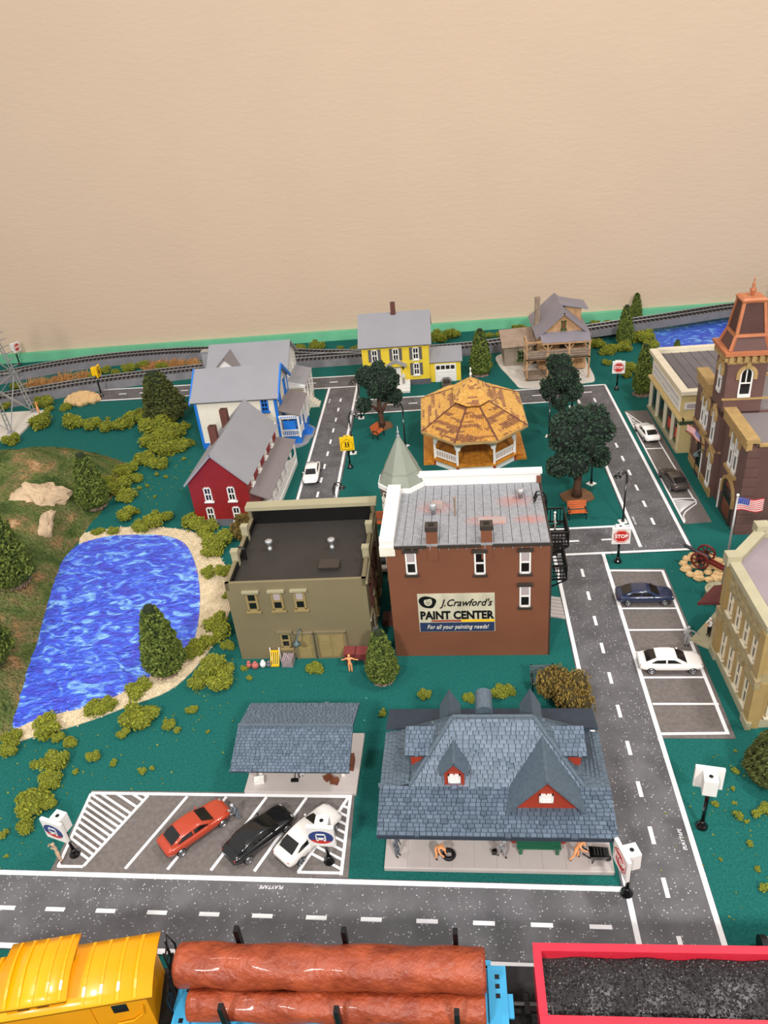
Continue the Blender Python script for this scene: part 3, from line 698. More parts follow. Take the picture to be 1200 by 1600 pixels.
for x in (0.39, 0.835):
    o = bpart('chimney', 'brick_paint', b, (x - 0.045, -0.008, 1.05, x + 0.045, 0.075, 1.335)); bpart('chimney_cap', 'dark_trim', o, (x - 0.052, -0.014, 1.335, x + 0.052, 0.082, 1.375)); bpart('flue', 'black', o, (x - 0.022, 0.015, 1.374, x + 0.022, 0.055, 1.380))
bpart('left_parapet', 'white', b, (-0.045, -0.01, 1.17, 0.075, D - 0.13, 1.262)); bpart('parapet_end', 'cream', b, (-0.05, -0.02, 1.11, 0.08, 0.03, 1.20))
bpart('back_parapet', 'white', b, (0.20, D, 1.0, W + 0.005, D + 0.03, 1.26)); bpart('parapet_coping', 'white', b, (0.20, D - 0.015, 1.26, W + 0.02, D + 0.06, 1.292)); bpart('corbel', 'brick_paint', b, (W - 0.03, D - 0.02, 1.16, W + 0.012, D, 1.235))
for x, y, zz in ((0.385, 0.50, 0.10), (1.155, 0.755, 0.085)):
    part('roof_vent', 'silver', b, lambda m: m.lathe([(0.02, 0), (0.02, 0.05), (0.033, 0.052), (0.035, zz), (0.03, zz + 0.012), (0.006, zz + 0.016)], 14, (x, y, rz(y) - 0.005)), True)
part('roof_pipe', 'wood_grey', b, lambda m: [m.tube([(0.575, 0.46, 1.19), (0.575, 0.46, 1.37)], 0.009, 8), m.lathe([(0.014, 0), (0.014, 0.014), (0.004, 0.02)], 8, (0.575, 0.46, 1.365))])
for x, z in ((0.205, 0.915), (0.775, 0.90), (1.145, 0.90), (1.145, 0.55)): window(b, x, 0, z, 0.092, 0.225, rows=2, cols=1, t=0.014, lintel='dark_trim', sill=False, curtain=x != 0.775)
# painted wall sign: flat print on a thin board
sg = bpart('wall_sign', 'sign_cream', b, (0.232, -0.006, 0.285, 0.892, 0.0, 0.70))
bpart('sign_band', 'sign_navy', sg, (0.238, -0.0075, 0.288, 0.886, -0.005, 0.388)); bpart('sign_stripe', 'rust_red', sg, (0.34, -0.0075, 0.397, 0.60, -0.005, 0.414)); bpart('sign_stripe', 'sign_yellow', sg, (0.60, -0.0075, 0.394, 0.888, -0.005, 0.418))
MATS['bus_blue'].node_tree.nodes['Principled BSDF'].inputs['Roughness'].default_value = 0.5
text('sign_text', 'PAINT CENTER', 0.118, 'black', sg, (0.562, -0.008, 0.465), FRONT, bold=0.0045, sx=0.79)
text('sign_text', "J.Crawford's", 0.105, 'black', sg, (0.648, -0.008, 0.60), FRONT, shear=0.35, bold=0.0012, sx=0.82)
text('sign_text', 'For all your painting needs!', 0.064, 'cream', sg, (0.565, -0.009, 0.338), FRONT, shear=0.3, sx=0.76)
def crest(m):      # round dark badge with a pale face: palette-and-painter mark
    m.m = 0; m.prism([(0.318 + 0.074 * math.cos(a) * (1 + 0.10 * math.sin(3 * a)), 0.612 + 0.068 * math.sin(a) * (1 + 0.12 * math.cos(2 * a + 1))) for a in (i * 0.2618 for i in range(24))], 'y', -0.0075, -0.005)
    m.m = 1; m.prism([(0.322 + 0.036 * math.cos(a), 0.618 + 0.044 * math.sin(a)) for a in (i * 0.3927 for i in range(16))], 'y', -0.009, -0.007)
    m.m = 0; m.prism([(0.285, 0.640), (0.360, 0.655), (0.345, 0.672), (0.300, 0.668)], 'y', -0.0102, -0.0085); m.box(0.305, -0.0102, 0.606, 0.342, -0.0085, 0.612)
    m.box(0.307, -0.0102, 0.626, 0.315, -0.0085, 0.632); m.box(0.330, -0.0102, 0.628, 0.338, -0.0085, 0.634); m.box(0.314, -0.0102, 0.588, 0.334, -0.0085, 0.592)
part('sign_crest', ['black', 'sign_cream'], sg, crest)
# corner turret
tx, ty = 0.065, 1.135
def octa(r, z, c=(0, 0)): return [(c[0] + r * math.cos(math.pi / 8 + i * math.pi / 4), c[1] + r * math.sin(math.pi / 8 + i * math.pi / 4), z) for i in range(8)]
part('turret', 'cream', b, lambda m: m.lathe([(0.20, 0.12), (0.20, 1.02), (0.215, 1.03), (0.215, 1.05), (0.205, 1.06), (0.205, 1.16)], 8, (tx, ty, 0), math.pi / 8))
part('turret_eave', 'white', b, lambda m: m.lathe([(0.215, 1.15), (0.236, 1.17), (0.236, 1.215), (0.22, 1.22)], 8, (tx, ty, 0), math.pi / 8))
part('turret_soffit', 'firehouse_brown', b, lambda m: m.lathe([(0.212, 1.08), (0.225, 1.168)], 8, (tx, ty, 0), math.pi / 8))
M('turret_green', (134, 138, 124), 0.6, 0.04, 4)
part('turret_skirt', 'turret_green', b, lambda m: m.lathe([(0.228, 1.215), (0.168, 1.33), (0.16, 1.325)], 8, (tx, ty, 0), math.pi / 8))
part('turret_cone', 'turret_green', b, lambda m: m.lathe([(0.175, 1.315), (0.172, 1.335), (0.012, 1.66)], 8, (tx, ty, 0), math.pi / 8))
part('turret_finial', 'silver', b, lambda m: m.lathe([(0.016, 1.645), (0.018, 1.665), (0.006, 1.68), (0.012, 1.695), (0.01, 1.71), (0.003, 1.72), (0.001, 1.765)], 10, (tx, ty, 0)), True)
for i in (3, 4, 5):
    a = i * math.pi / 4
    for z0 in (1.0,):
        pass
    for z0, h0 in ((1.065, 0.07), (0.78, 0.2), (0.40, 0.25)):
        window(b, tx + 0.19 * math.cos(a), ty + 0.19 * math.sin(a), z0, 0.10, h0, rz=math.degrees(a) + 90, fm='cream', rows=1 if h0 < 0.1 else 2, cols=1, sill=False)
# fire escape on the right side
fe = part('fire_escape', 'black', b, lambda m: None) if False else None
def platform(z0, ya, yb):
    m = MB(); x0, x1 = W + 0.012, W + 0.185
    for i in range(9): y = ya + (yb - ya) * i / 8; m.box(x0, y - 0.004, z0 - 0.004, x1, y + 0.004, z0 + 0.004)
    o = m.build('fire_escape_deck', 'black', b)
    m = MB(); zt = z0 + 0.135
    for y in (ya, yb): m.box(x0, y - 0.006, zt, x1, y + 0.006, zt + 0.012); m.box(x0, y - 0.006, z0, x1, y + 0.006, z0 + 0.012)
    m.box(x1 - 0.006, ya, zt, x1 + 0.006, yb, zt + 0.012); m.box(x1 - 0.006, ya, z0, x1 + 0.006, yb, z0 + 0.012)
    for i in range(15): y = ya + (yb - ya) * i / 14; m.box(x1 - 0.004, y - 0.004, z0, x1 + 0.004, y + 0.004, zt)
    for i in range(6):
        x = x0 + (x1 - x0) * i / 6
        for y in (ya, yb): m.box(x - 0.004, y - 0.004, z0, x + 0.004, y + 0.004, zt)
    m.bar((x1, ya, z0), (W, ya, z0 - 0.1), 0.01); m.bar((x1, yb, z0), (W, yb, z0 - 0.1), 0.01); m.build('railing', 'black', o)
platform(0.925, 0.34, 0.74); platform(0.555, 0.36, 0.80)
part('escape_ladder', 'black', b, lambda m: [m.tube([(W + 0.02, y, 0.93), (W + 0.02, y, 1.22), (W - 0.01, y, 1.27), (W - 0.06, y, 1.27), (W - 0.085, y, 1.2)], 0.009, 6) for y in (0.64, 0.70)] + [m.bar((W + 0.02, 0.64, 0.95 + i * 0.05), (W + 0.02, 0.70, 0.95 + i * 0.05), 0.008) for i in range(6)])
part('escape_stair', 'black', b, lambda m: [m.bar((W + 0.06 + dx, 0.72, 0.56), (W + 0.06 + dx, 0.40, 0.92), 0.01) for dx in (0, 0.07)] + [m.box(W + 0.06, 0.72 - i * 0.04 - 0.014, 0.56 + i * 0.045, W + 0.13, 0.72 - i * 0.04 + 0.014, 0.566 + i * 0.045) for i in range(1, 8)])
bpart('alley_stoop', 'brown_chimney', b, (-0.08, 0.42, 0, 0, 0.56, 0.14), (-0.16, 0.42, 0, -0.08, 0.56, 0.07))
for y, z in ((0.2, 0.5), (0.2, 0.12), (0.65, 0.5)): window(b, 0, y, z, 0.1, 0.24, 'left', rows=2, cols=1, lintel='dark_trim', sill=False)
for y in (0.28, 0.62): window(b, W + 0.012, y, 0.62, 0.1, 0.22, 'right', rows=2, cols=1, sill=False)
tag(part('boardwalk', 'platform_stone', None, lambda m: [m.prism([(0.0, i * 0.055), (0.16, i * 0.055 - 0.05), (0.16, i * 0.055 - 0.002), (0.0, i * 0.055 + 0.048)], 'z', 0.0, 0.012) for i in range(6)], loc=(0.865, 5.76, 0.001)), 'pale plank walk between the red-brick wall and the road', 'walkway')

# ================================================================== station
b = thing('train_station', 'blue-grey shingled train station with red gable dormers', 'building', (-0.56, 3.155, 0), -1.9)
W = 1.505
pf = bpart('platform', 'platform_stone', b, (0, 0, 0, W, 1.06, 0.038)); bevel(pf, 0.006)
for j in range(2):
    for i in range(10): bpart('paving_slab', 'platform_stone', pf, (0.008 + i * 0.149, 0.012 + j * 0.25, 0.038, 0.154 + i * 0.149, 0.258 + j * 0.25, 0.0405))
wx0, wx1, wy0, wy1 = 0.17, W - 0.17, 0.26, 0.84
bpart('walls', 'rust_red', b, (wx0, wy0, 0.038, wx1, wy1, 0.45))
bpart('bay_wall', 'rust_red', b, (0.855, 0.20, 0.038, 1.215, wy0, 0.44))
for x in (0.30, 0.62): bpart('wainscot', 'station_green', b, (x - 0.10, wy0 - 0.012, 0.038, x + 0.10, wy0, 0.16)); window(b, x, wy0, 0.2, 0.12, 0.2)
for x in (0.94, 1.13): window(b, x, 0.20, 0.2, 0.10, 0.18)
# roof planes. outer eave rectangle, bell-cast break, then a steep hip to the ridge
ex0, ex1, ey0, ey1, ez = -0.01, W - 0.01, -0.035, 1.06, 0.425
ix0, ix1, iy0, iy1, iz = 0.19, 1.325, 0.29, 0.80, 0.50
rx0, rx1, ry, rzz = 0.49, 1.02, 0.545, 0.87
planes = [('roof_front_skirt', [(ex0, ey0, ez), (ex1, ey0, ez), (ex1, iy0, iz), (ex0, iy0, iz)]), ('roof_front', [(ix0, iy0, iz), (ix1, iy0, iz), (rx1, ry, rzz), (rx0, ry, rzz)]),
          ('roof_back', [(ix1, iy1, iz), (ix0, iy1, iz), (rx0, ry, rzz), (rx1, ry, rzz)]), ('roof_back_skirt', [(ex1, ey1, ez), (ex0, ey1, ez), (ex0, iy1, iz), (ex1, iy1, iz)]),
          ('roof_left', [(ix0, iy1, iz), (ix0, iy0, iz), (rx0, ry, rzz)]), ('roof_right', [(ix1, iy0, iz), (ix1, iy1, iz), (rx1, ry, rzz)]),
          ('roof_left_skirt', [(ex0, iy1, iz - 0.05), (ex0, iy0, iz - 0.03), (ix0, iy0, iz), (ix0, iy1, iz)]), ('roof_right_skirt', [(ex1, iy0, iz - 0.03), (ex1, iy1, iz - 0.05), (ix1, iy1, iz), (ix1, iy0, iz)])]
for nme, pl_ in planes:
    o = part(nme, 'slate_under', b, lambda m: m.slab(pl_, 0.018))
    if 'back' not in nme:
        m = MB(); shingles(m, pl_, 0.028 if 'front' in nme else 0.03, 0.040, 0.009); tag(m.build('shingles', 'slate' if 'front' in nme else 'slate_flat', o), None, None, None, 'stuff')
part('hip_caps', 'slate_flat', b, lambda m: [m.bar(Vector(a), Vector(c), 0.026, 0.012) for a, c in (((ix0, iy0, iz + 0.006), (rx0, ry, rzz + 0.006)), ((ix1, iy0, iz + 0.006), (rx1, ry, rzz + 0.006)), ((rx0, ry, rzz + 0.008), (rx1, ry, rzz + 0.008)), ((ix0, iy1, iz + 0.006), (rx0, ry, rzz + 0.006)), ((ix1, iy1, iz + 0.006), (rx1, ry, rzz + 0.006)))])
bpart('fascia', 'slate_under', b, (ex0, ey0 - 0.004, ez - 0.03, ex1, ey0 + 0.01, ez))
# little gable dormer, front
part('dormer_wall', 'rust_red', b, lambda m: m.prism([(0.425, 0.50), (0.555, 0.50), (0.555, 0.635), (0.49, 0.715), (0.425, 0.635)], 'y', 0.29, 0.40))
for s in (-1, 1): part('dormer_roof', 'slate_flat', b, lambda m: m.slab([(0.49, 0.262, 0.755), (0.49 + s * 0.098, 0.262, 0.636), (0.49 + s * 0.098, 0.386, 0.636), (0.49, 0.47, 0.755)], 0.014))
window(b, 0.49, 0.29, 0.545, 0.082, 0.075, fm='white', gm='cream', rows=3, cols=2, t=0.011, sill=False)
# broad gable, front right
part('gable_wall', 'rust_red', b, lambda m: m.prism([(0.865, 0.44), (1.275, 0.44), (1.275, 0.485), (1.07, 0.73), (0.865, 0.485)], 'y', 0.15, 0.33))
for s in (-1, 1): part('gable_roof', 'slate_flat', b, lambda m: m.slab([(1.07, 0.105, 0.775), (1.07 + s * 0.258, 0.105, 0.466), (1.07 + s * 0.2215, 0.295, 0.510), (1.07, 0.485, 0.775)], 0.014))
window(b, 1.07, 0.15, 0.535, 0.09, 0.072, fm='white', gm='cream', rows=3, cols=2, t=0.011, sill=False)
# shed dormers on the hips, little gables at the back, flat stack
for s, xa in ((-1, 0.30), (1, 1.22)):
    part('side_dormer_wall', 'rust_red', b, lambda m: m.prism([(xa - 0.10, 0.56), (xa + 0.10, 0.56), (xa + 0.10, 0.66), (xa - 0.10, 0.66)], 'y', 0.42, 0.56))
    o = part('side_dormer_roof', 'slate_under', b, lambda m: m.slab([(xa - 0.135, 0.395, 0.67), (xa + 0.135, 0.395, 0.67), (xa + 0.135, 0.60, 0.73), (xa - 0.135, 0.60, 0.73)], 0.014))
    m = MB(); shingles(m, [(xa - 0.135, 0.395, 0.67), (xa + 0.135, 0.395, 0.67), (xa + 0.135, 0.60, 0.73), (xa - 0.135, 0.60, 0.73)], 0.03, 0.036, 0.005); tag(m.build('shingles', 'slate', o), None, None, None, 'stuff')
for xa in (0.46, 1.03): part('rear_dormer', 'slate_flat', b, lambda m: m.prism([(xa - 0.075, 0.60), (xa + 0.075, 0.60), (xa, 0.755)], 'y', 0.70, 0.93))
part('flue_stack', 'slate_flat', b, lambda m: m.prism([(0.70 + 0.058 * math.cos(a), 0.80 + 0.05 * math.sin(a)) for a in (math.pi * i / 8 for i in range(9))] + [(0.642, 0.62), (0.758, 0.62)], 'y', 0.66, 0.84))
bn = thing('platform_bench', 'long green slatted bench under the station eave', 'bench', (0.475, 3.288, 0.042), -1.9)
for i in range(3): bpart('seat_slat', 'station_green', bn, (-0.145, -0.06 + i * 0.024, 0.062, 0.145, -0.042 + i * 0.024, 0.072))
for i in range(3): bpart('back_slat', 'station_green', bn, (-0.145, 0.012, 0.085 + i * 0.024, 0.145, 0.022, 0.103 + i * 0.024))
for x in (-0.12, 0.12): bpart('bench_leg', 'station_green', bn, (x - 0.01, -0.055, 0, x + 0.01, -0.04, 0.062), (x - 0.01, 0.012, 0, x + 0.01, 0.024, 0.15))

# ================================================================== platform shelter
b = thing('platform_shelter', 'open-sided platform shelter with slate shingle roof', 'shelter', (-1.65, 3.80, 0), -2.2)
W = 0.855
o = bpart('platform', 'platform_stone', b, (0.0, 0.0, 0, W, 0.58, 0.036)); bevel(o, 0.005)
for x in (0.1, 0.42, 0.74):
    for y in (0.16, 0.40): bpart('post', 'white', b, (x - 0.013, y - 0.013, 0.036, x + 0.013, y + 0.013, 0.40))
for y in (0.16, 0.40): bpart('beam', 'white', b, (0.05, y - 0.012, 0.37, 0.80, y + 0.012, 0.40))
for s in (-1, 1):
    q = [(-0.02, 0.24 - 0.335, 0.365), (0.85, 0.24 - 0.335, 0.365), (0.85, 0.24, 0.475), (-0.02, 0.24, 0.475)] if s < 0 else [(0.85, 0.24 + 0.33, 0.37), (-0.02, 0.24 + 0.33, 0.37), (-0.02, 0.24, 0.475), (0.85, 0.24, 0.475)]
    o = part('roof_slope', 'slate_under', b, lambda m: m.slab(q, 0.016))
    m = MB(); shingles(m, q, 0.024, 0.034, 0.005); tag(m.build('shingles', 'slate' if s < 0 else 'slate_flat', o), None, None, None, 'stuff')
part('ridge_cap', 'slate_flat', b, lambda m: m.bar((-0.02, 0.24, 0.48), (0.85, 0.24, 0.48), 0.03, 0.012))

# ================================================================== gazebo
b = thing('gazebo', 'wooden park gazebo with gold and plum shingle roof', 'gazebo', (0.355, 9.48, 0), 0.4)
def eoct(hx, hy, c, z): return [(-c[0], -hy, z), (c[0], -hy, z), (hx, -c[1], z), (hx, c[1], z), (c[0], hy, z), (-c[0], hy, z), (-hx, c[1], z), (-hx, -c[1], z)]
EO = eoct(0.67, 0.95, (0.265, 0.55), 0.50); EI = eoct(0.21, 0.40, (0.08, 0.26), 0.735)
FP = eoct(0.52, 0.76, (0.235, 0.50), 0)
part('base', 'white', b, lambda m: m.prism([p[:2] for p in FP], 'z', 0, 0.085))
part('floor_deck', 'gazebo_wood', b, lambda m: m.prism([(p[0] * 1.05, p[1] * 1.04) for p in FP], 'z', 0.085, 0.105))
for i in range(14):
    x = -0.49 + i * 0.0754; yl = 0.76 if abs(x) < 0.235 else 0.76 - (abs(x) - 0.235) * 0.91
    bpart('deck_board', 'gazebo_wood', b, (x - 0.034, -yl, 0.105, x + 0.034, yl, 0.109))
for s in (-1, 1):
    for k in range(3):
        bpart('step', 'gazebo_wood', b, (s * 0.53 if s > 0 else -(0.67 - k * 0.045), -0.50 + 0.045 * k, 0.0 + 0.03 * k, (0.67 - k * 0.045) if s > 0 else -0.53, 0.50 - 0.045 * k, 0.032 + 0.03 * k))
for i, p in enumerate(FP):
    q = FP[(i + 1) % 8]; px, py = p[0] * 0.99, p[1] * 0.99
    o = bpart('post', 'white', b, (px - 0.014, py - 0.014, 0.105, px + 0.014, py + 0.014, 0.52)); a = Vector((p[0] * .99, p[1] * .99, 0)); c = Vector((q[0] * .99, q[1] * .99, 0)); u = (c - a).normalized(); v = (a - Vector(FP[i - 1]) * 0.99).normalized()
    part('bracket', 'white', o, lambda m: [m.slab([a + Vector((0, 0, 0.475)), a + d_ * 0.13 + Vector((0, 0, 0.475)), a + d_ * 0.11 + Vector((0, 0, 0.385)), a + d_ * 0.05 + Vector((0, 0, 0.36)), a + d_ * 0.03 + Vector((0, 0, 0.305)), a + Vector((0, 0, 0.305))], 0.012) for d_ in (u, -v)])
    bpart('post_foot', 'rust_red', o, (px - 0.017, py - 0.017, 0.0, px + 0.017, py + 0.017, 0.10))
    part('header_beam', 'white', b, lambda m: m.bar(a + Vector((0, 0, 0.49)), c + Vector((0, 0, 0.49)), 0.016, 0.035))
    if i in (1, 7, 3, 5):
        m = MB(); m.bar(a + Vector((0, 0, 0.225)), c + Vector((0, 0, 0.225)), 0.02, 0.014); m.bar(a + Vector((0, 0, 0.135)), c + Vector((0, 0, 0.135)), 0.018, 0.012)
        for k in range(1, 13): w_ = a.lerp(c, k / 13); m.box(w_.x - 0.006, w_.y - 0.006, 0.135, w_.x + 0.006, w_.y + 0.006, 0.225)
        m.build('balustrade', 'white', b)
random.seed(4)
for i in range(8):
    q = [EO[i], EO[(i + 1) % 8], EI[(i + 1) % 8], EI[i]]
    o = part('roof_facet', 'gazebo_wood', b, lambda m: m.slab(q, 0.016))
    rowc = {}
    def choose(r, x): 
        if r not in rowc: rowc[r] = random.random()
        return 1 if noise.noise(Vector((x * 2.4 + i * 5.3, (r // 2) * 1.37 + i, r * 0.21))) + 0.22 * (random.random() - 0.5) > 0.15 else 0
    m = MB(); shingles(m, q, 0.0265, 0.028, 0.013, chooser=choose, tabs=False); tag(m.build('shingles', ['shingle_gold', 'shingle_plum'], o), None, None, None, 'stuff')
    part('hip_strip', 'brown_chimney', b, lambda m: m.bar(Vector(EO[i]) + Vector((0, 0, 0.01)), Vector(EI[i]) + Vector((0, 0, 0.012)), 0.018, 0.012))
    part('eave_trim', 'firehouse_trim', b, lambda m: m.bar(EO[i], EO[(i + 1) % 8], 0.014, 0.03))
part('cupola_wall', 'brown_chimney', b, lambda m: m.prism([(p[0] * 0.92, p[1] * 0.92) for p in EI], 'z', 0.70, 0.78))
CO = eoct(0.228, 0.44, (0.085, 0.275), 0.772); AP = [(0, -0.08, 0.92), (0, 0.08, 0.92)]
for i in range(8):
    ap = Vector((0, 0, 0.99)); q = [CO[i], CO[(i + 1) % 8], ap]
    o = part('cupola_facet', 'gazebo_wood', b, lambda m: m.slab(q, 0.012)); m = MB(); shingles(m, q, 0.030, 0.028, 0.006, chooser=lambda r, x: 1 if noise.noise(Vector((x * 4 + i * 3.3, r * 1.37, i * 0.7))) > 0.22 else 0, tabs=False); tag(m.build('shingles', ['shingle_gold', 'shingle_plum'], o), None, None, None, 'stuff')
part('finial', 'white', b, lambda m: m.lathe([(0.008, 0.96), (0.008, 1.0), (0.016, 1.02), (0.018, 1.035), (0.008, 1.05), (0.005, 1.08), (0.012, 1.095), (0.01, 1.11), (0.001, 1.125)], 10), True)
# ================================================================== red house
b = thing('red_house', 'red clapboard house with grey roof and two brown chimneys', 'house', (-3.03, 7.725, 0), -2.6)
gable(b, 0, 0, 0.70, 1.52, 0.60, 0.945, 'y', 'red_siding', 'roof_grey', 0.045, 0.022, 0.05, 'roadbed')
for x, z in ((0.215, 0.345), (0.50, 0.345), (0.195, 0.075), (0.515, 0.075)): window(b, x, 0, z, 0.09, 0.185, t=0.014)
for y in (0.22, 0.56, 0.90, 1.24): window(b, 0.70, y, 0.44, 0.10, 0.13, 'right', t=0.016)
for x, y in ((0.20, 0.62), (0.20, 1.12)):
    o = bpart('chimney', 'brown_chimney', b, (x - 0.045, y - 0.04, 0.70, x + 0.045, y + 0.04, 1.03)); bpart('chimney_flue', 'black', o, (x - 0.028, y - 0.024, 1.029, x + 0.028, y + 0.024, 1.033))
part('porch_roof', 'roof_brown_grey', b, lambda m: m.slab([(0.70, 0.05, 0.42), (0.94, 0.02, 0.335), (0.94, 1.62, 0.335), (0.70, 1.55, 0.42)], 0.016))
bpart('porch_deck', 'white', b, (0.70, 0.06, 0, 0.93, 1.55, 0.06))
for i in range(7): y = 0.06 + i * 0.25; bpart('porch_post', 'white', b, (0.905, y - 0.010, 0.06, 0.925, y + 0.010, 0.33))
for i in range(6):
    y = 0.06 + i * 0.25; m = MB(); m.box(0.91, y, 0.15, 0.92, y + 0.25, 0.162); m.box(0.91, y, 0.30, 0.92, y + 0.25, 0.33)
    for k in range(1, 8): m.box(0.912, y + k * 0.031 - 0.004, 0.06, 0.918, y + k * 0.031 + 0.004, 0.15)
    m.bar((0.915, y, 0.30), (0.915, y + 0.06, 0.25), 0.008); m.bar((0.915, y + 0.25, 0.30), (0.915, y + 0.19, 0.25), 0.008); m.build('porch_rail', 'white', b)
bpart('porch_step', 'concrete_white', b, (0.93, 0.22, 0, 1.0, 0.45, 0.04))
bpart('porch_gable', 'white', b, (0.695, 1.52, 0.42, 0.72, 1.56, 0.62))

# ================================================================== blue-trimmed white house
b = thing('blue_trim_house', 'white house with bright blue trim, windows and porch', 'house', (-3.50, 9.87, 0), -0.8)
W, D = 1.165, 0.88
gable(b, 0, 0, W, D, 0.74, 1.03, 'x', 'cream', 'roof_grey', 0.05, 0.022, 0.08, 'blue_paint')
bparts('corner_board', 'blue_paint', b, (-0.008, -0.010, 0.08, 0.03, 0.0, 0.74), (W - 0.03, -0.010, 0.08, W + 0.008, 0.0, 0.74), (W, -0.006, 0.08, W + 0.01, 0.03, 0.74), (W, D - 0.03, 0.08, W + 0.01, D, 0.74))
part('bargeboard', 'blue_paint', b, lambda m: [m.bar((W + 0.05, -0.055, 0.70), (W + 0.05, D / 2, 1.045), 0.02, 0.045), m.bar((W + 0.05, D + 0.055, 0.70), (W + 0.05, D / 2, 1.045), 0.02, 0.045), m.bar((-0.05, -0.055, 0.70), (-0.05, D / 2, 1.045), 0.02, 0.045)])
for x, z in ((1.0, 0.53), (1.0, 0.17)): window(b, x, 0, z, 0.105, 0.20, fm='blue_paint', rows=3, cols=2, t=0.018)
for y in (0.24, 0.64): window(b, W, y, 0.56, 0.11, 0.2, 'right', fm='blue_paint', rows=3, cols=2, t=0.018)
part('porch_roof', 'roof_brown_grey', b, lambda m: m.slab([(W, 0.0, 0.545), (W + 0.30, -0.03, 0.455), (W + 0.30, 0.78, 0.455), (W, 0.78, 0.545)], 0.016))
bpart('porch_deck', 'blue_paint', b, (W, 0.0, 0, W + 0.28, 0.76, 0.11)); bpart('porch_frieze', 'white', b, (W, -0.012, 0.40, W + 0.285, 0.006, 0.45), (W + 0.268, 0.0, 0.40, W + 0.285, 0.76, 0.45))
bpart('porch_frieze_holes', 'blue_paint', b, *[(W + 0.03 + i * 0.03, -0.015, 0.417, W + 0.046 + i * 0.03, -0.011, 0.435) for i in range(8)])
bpart('front_door', 'blue_paint', b, (W, 0.28, 0.11, W + 0.012, 0.42, 0.40)); bpart('porch_backing', 'blue_paint', b, (W + 0.05, 0.012, 0.11, W + 0.22, 0.02, 0.36))
for y in (0.0, 0.25, 0.5, 0.75): bpart('porch_post', 'white', b, (W + 0.26, y - 0.014, 0.11, W + 0.288, y + 0.014, 0.42))
bpart('porch_post', 'white', b, (W + 0.005, -0.012, 0.11, W + 0.03, 0.01, 0.42))
for (xa, ya, xb, yb) in ((W + 0.02, 0.0, W + 0.27, 0.0), (W + 0.274, 0.0, W + 0.274, 0.25), (W + 0.274, 0.5, W + 0.274, 0.75)):
    m = MB(); m.bar((xa, ya, 0.22), (xb, yb, 0.22), 0.014); m.bar((xa, ya, 0.135), (xb, yb, 0.135), 0.012)
    for k in range(1, 9): t = k / 9; m.box(xa + (xb - xa) * t - 0.005, ya + (yb - ya) * t - 0.005, 0.135, xa + (xb - xa) * t + 0.005, ya + (yb - ya) * t + 0.005, 0.22)
    m.build('porch_rail', 'white', b)
for k in range(3): bpart('porch_step', 'blue_paint', b, (W + 0.28 + k * 0.035, 0.28, 0.0, W + 0.315 + k * 0.035, 0.47, 0.09 - k * 0.03))
tag(MB().prism([tuple(p) for p in smooth_loop([(-2.24, 9.76), (-2.10, 9.72), (-1.98, 9.84), (-1.95, 10.0), (-1.90, 10.15), (-1.93, 10.35), (-2.0, 10.45), (-2.1, 10.5), (-2.2, 10.2)], 4)], 'z', 0, 0.01).build('pavement_pad', 'roof_grey'), 'pale grey paved patch before the blue porch', 'pavement', None, 'structure')

# ================================================================== far white house
b = thing('white_house', 'white house with pale grey roof and covered side porch', 'house', (-3.53, 10.90, 0), -0.8)
W, D = 1.175, 0.86
gable(b, 0, 0, W, D, 0.75, 1.04, 'x', 'white', 'roof_grey', 0.05, 0.022, 0.06, 'cream')
m = MB(); m.prism([(0.05, 0.06), (0.55, 0.06), (0.55, 0.74), (0.30, 0.98), (0.05, 0.74)], 'y', -0.06, 0.45); m.build('wing_walls', 'white', b)
for s in (-1, 1): part('wing_roof_slope', 'roof_brown_grey', b, lambda m: m.slab([(0.30, -0.09, 1.01), (0.30 + s * 0.29, -0.09, 0.735), (0.30 + s * 0.29, 0.10, 0.735), (0.30, 0.43, 1.01)], 0.02))
o = bpart('chimney', 'roof_grey', b, (-0.16, 0.32, 0.0, -0.05, 0.44, 0.98)); bpart('chimney_cap', 'silver', o, (-0.17, 0.31, 0.98, -0.04, 0.45, 1.0))
for y in (0.22, 0.60): window(b, W, y, 0.5, 0.10, 0.2, 'right')
part('porch_roof', 'roof_grey', b, lambda m: m.slab([(W, 0.02, 0.56), (W + 0.27, 0.0, 0.49), (W + 0.27, 0.72, 0.49), (W, 0.72, 0.56)], 0.016))
part('porch_gable', 'white', b, lambda m: m.prism([(W + 0.0, 0.47), (W + 0.27, 0.47), (W + 0.27, 0.488), (W, 0.55)], 'y', 0.0, 0.012))
bpart('porch_deck', 'cream', b, (W, 0.02, 0, W + 0.25, 0.70, 0.12))
for y in (0.03, 0.26, 0.48, 0.69): bpart('porch_post', 'white', b, (W + 0.235, y - 0.012, 0.12, W + 0.258, y + 0.012, 0.48))
for (ya, yb) in ((0.03, 0.26), (0.48, 0.69)):
    m = MB(); m.box(W + 0.24, ya, 0.22, W + 0.252, yb, 0.235)
    for k in range(1, 8): y = ya + (yb - ya) * k / 8; m.box(W + 0.242, y - 0.005, 0.12, W + 0.25, y + 0.005, 0.22)
    m.build('porch_rail', 'white', b)
bpart('porch_header', 'white', b, (W, -0.004, 0.44, W + 0.26, 0.012, 0.475), (W + 0.245, 0.0, 0.44, W + 0.262, 0.70, 0.475))
for k in range(4): bpart('porch_step', 'cream', b, (W + 0.25 + k * 0.035, 0.27, 0.0, W + 0.285 + k * 0.035, 0.46, 0.115 - k * 0.028))

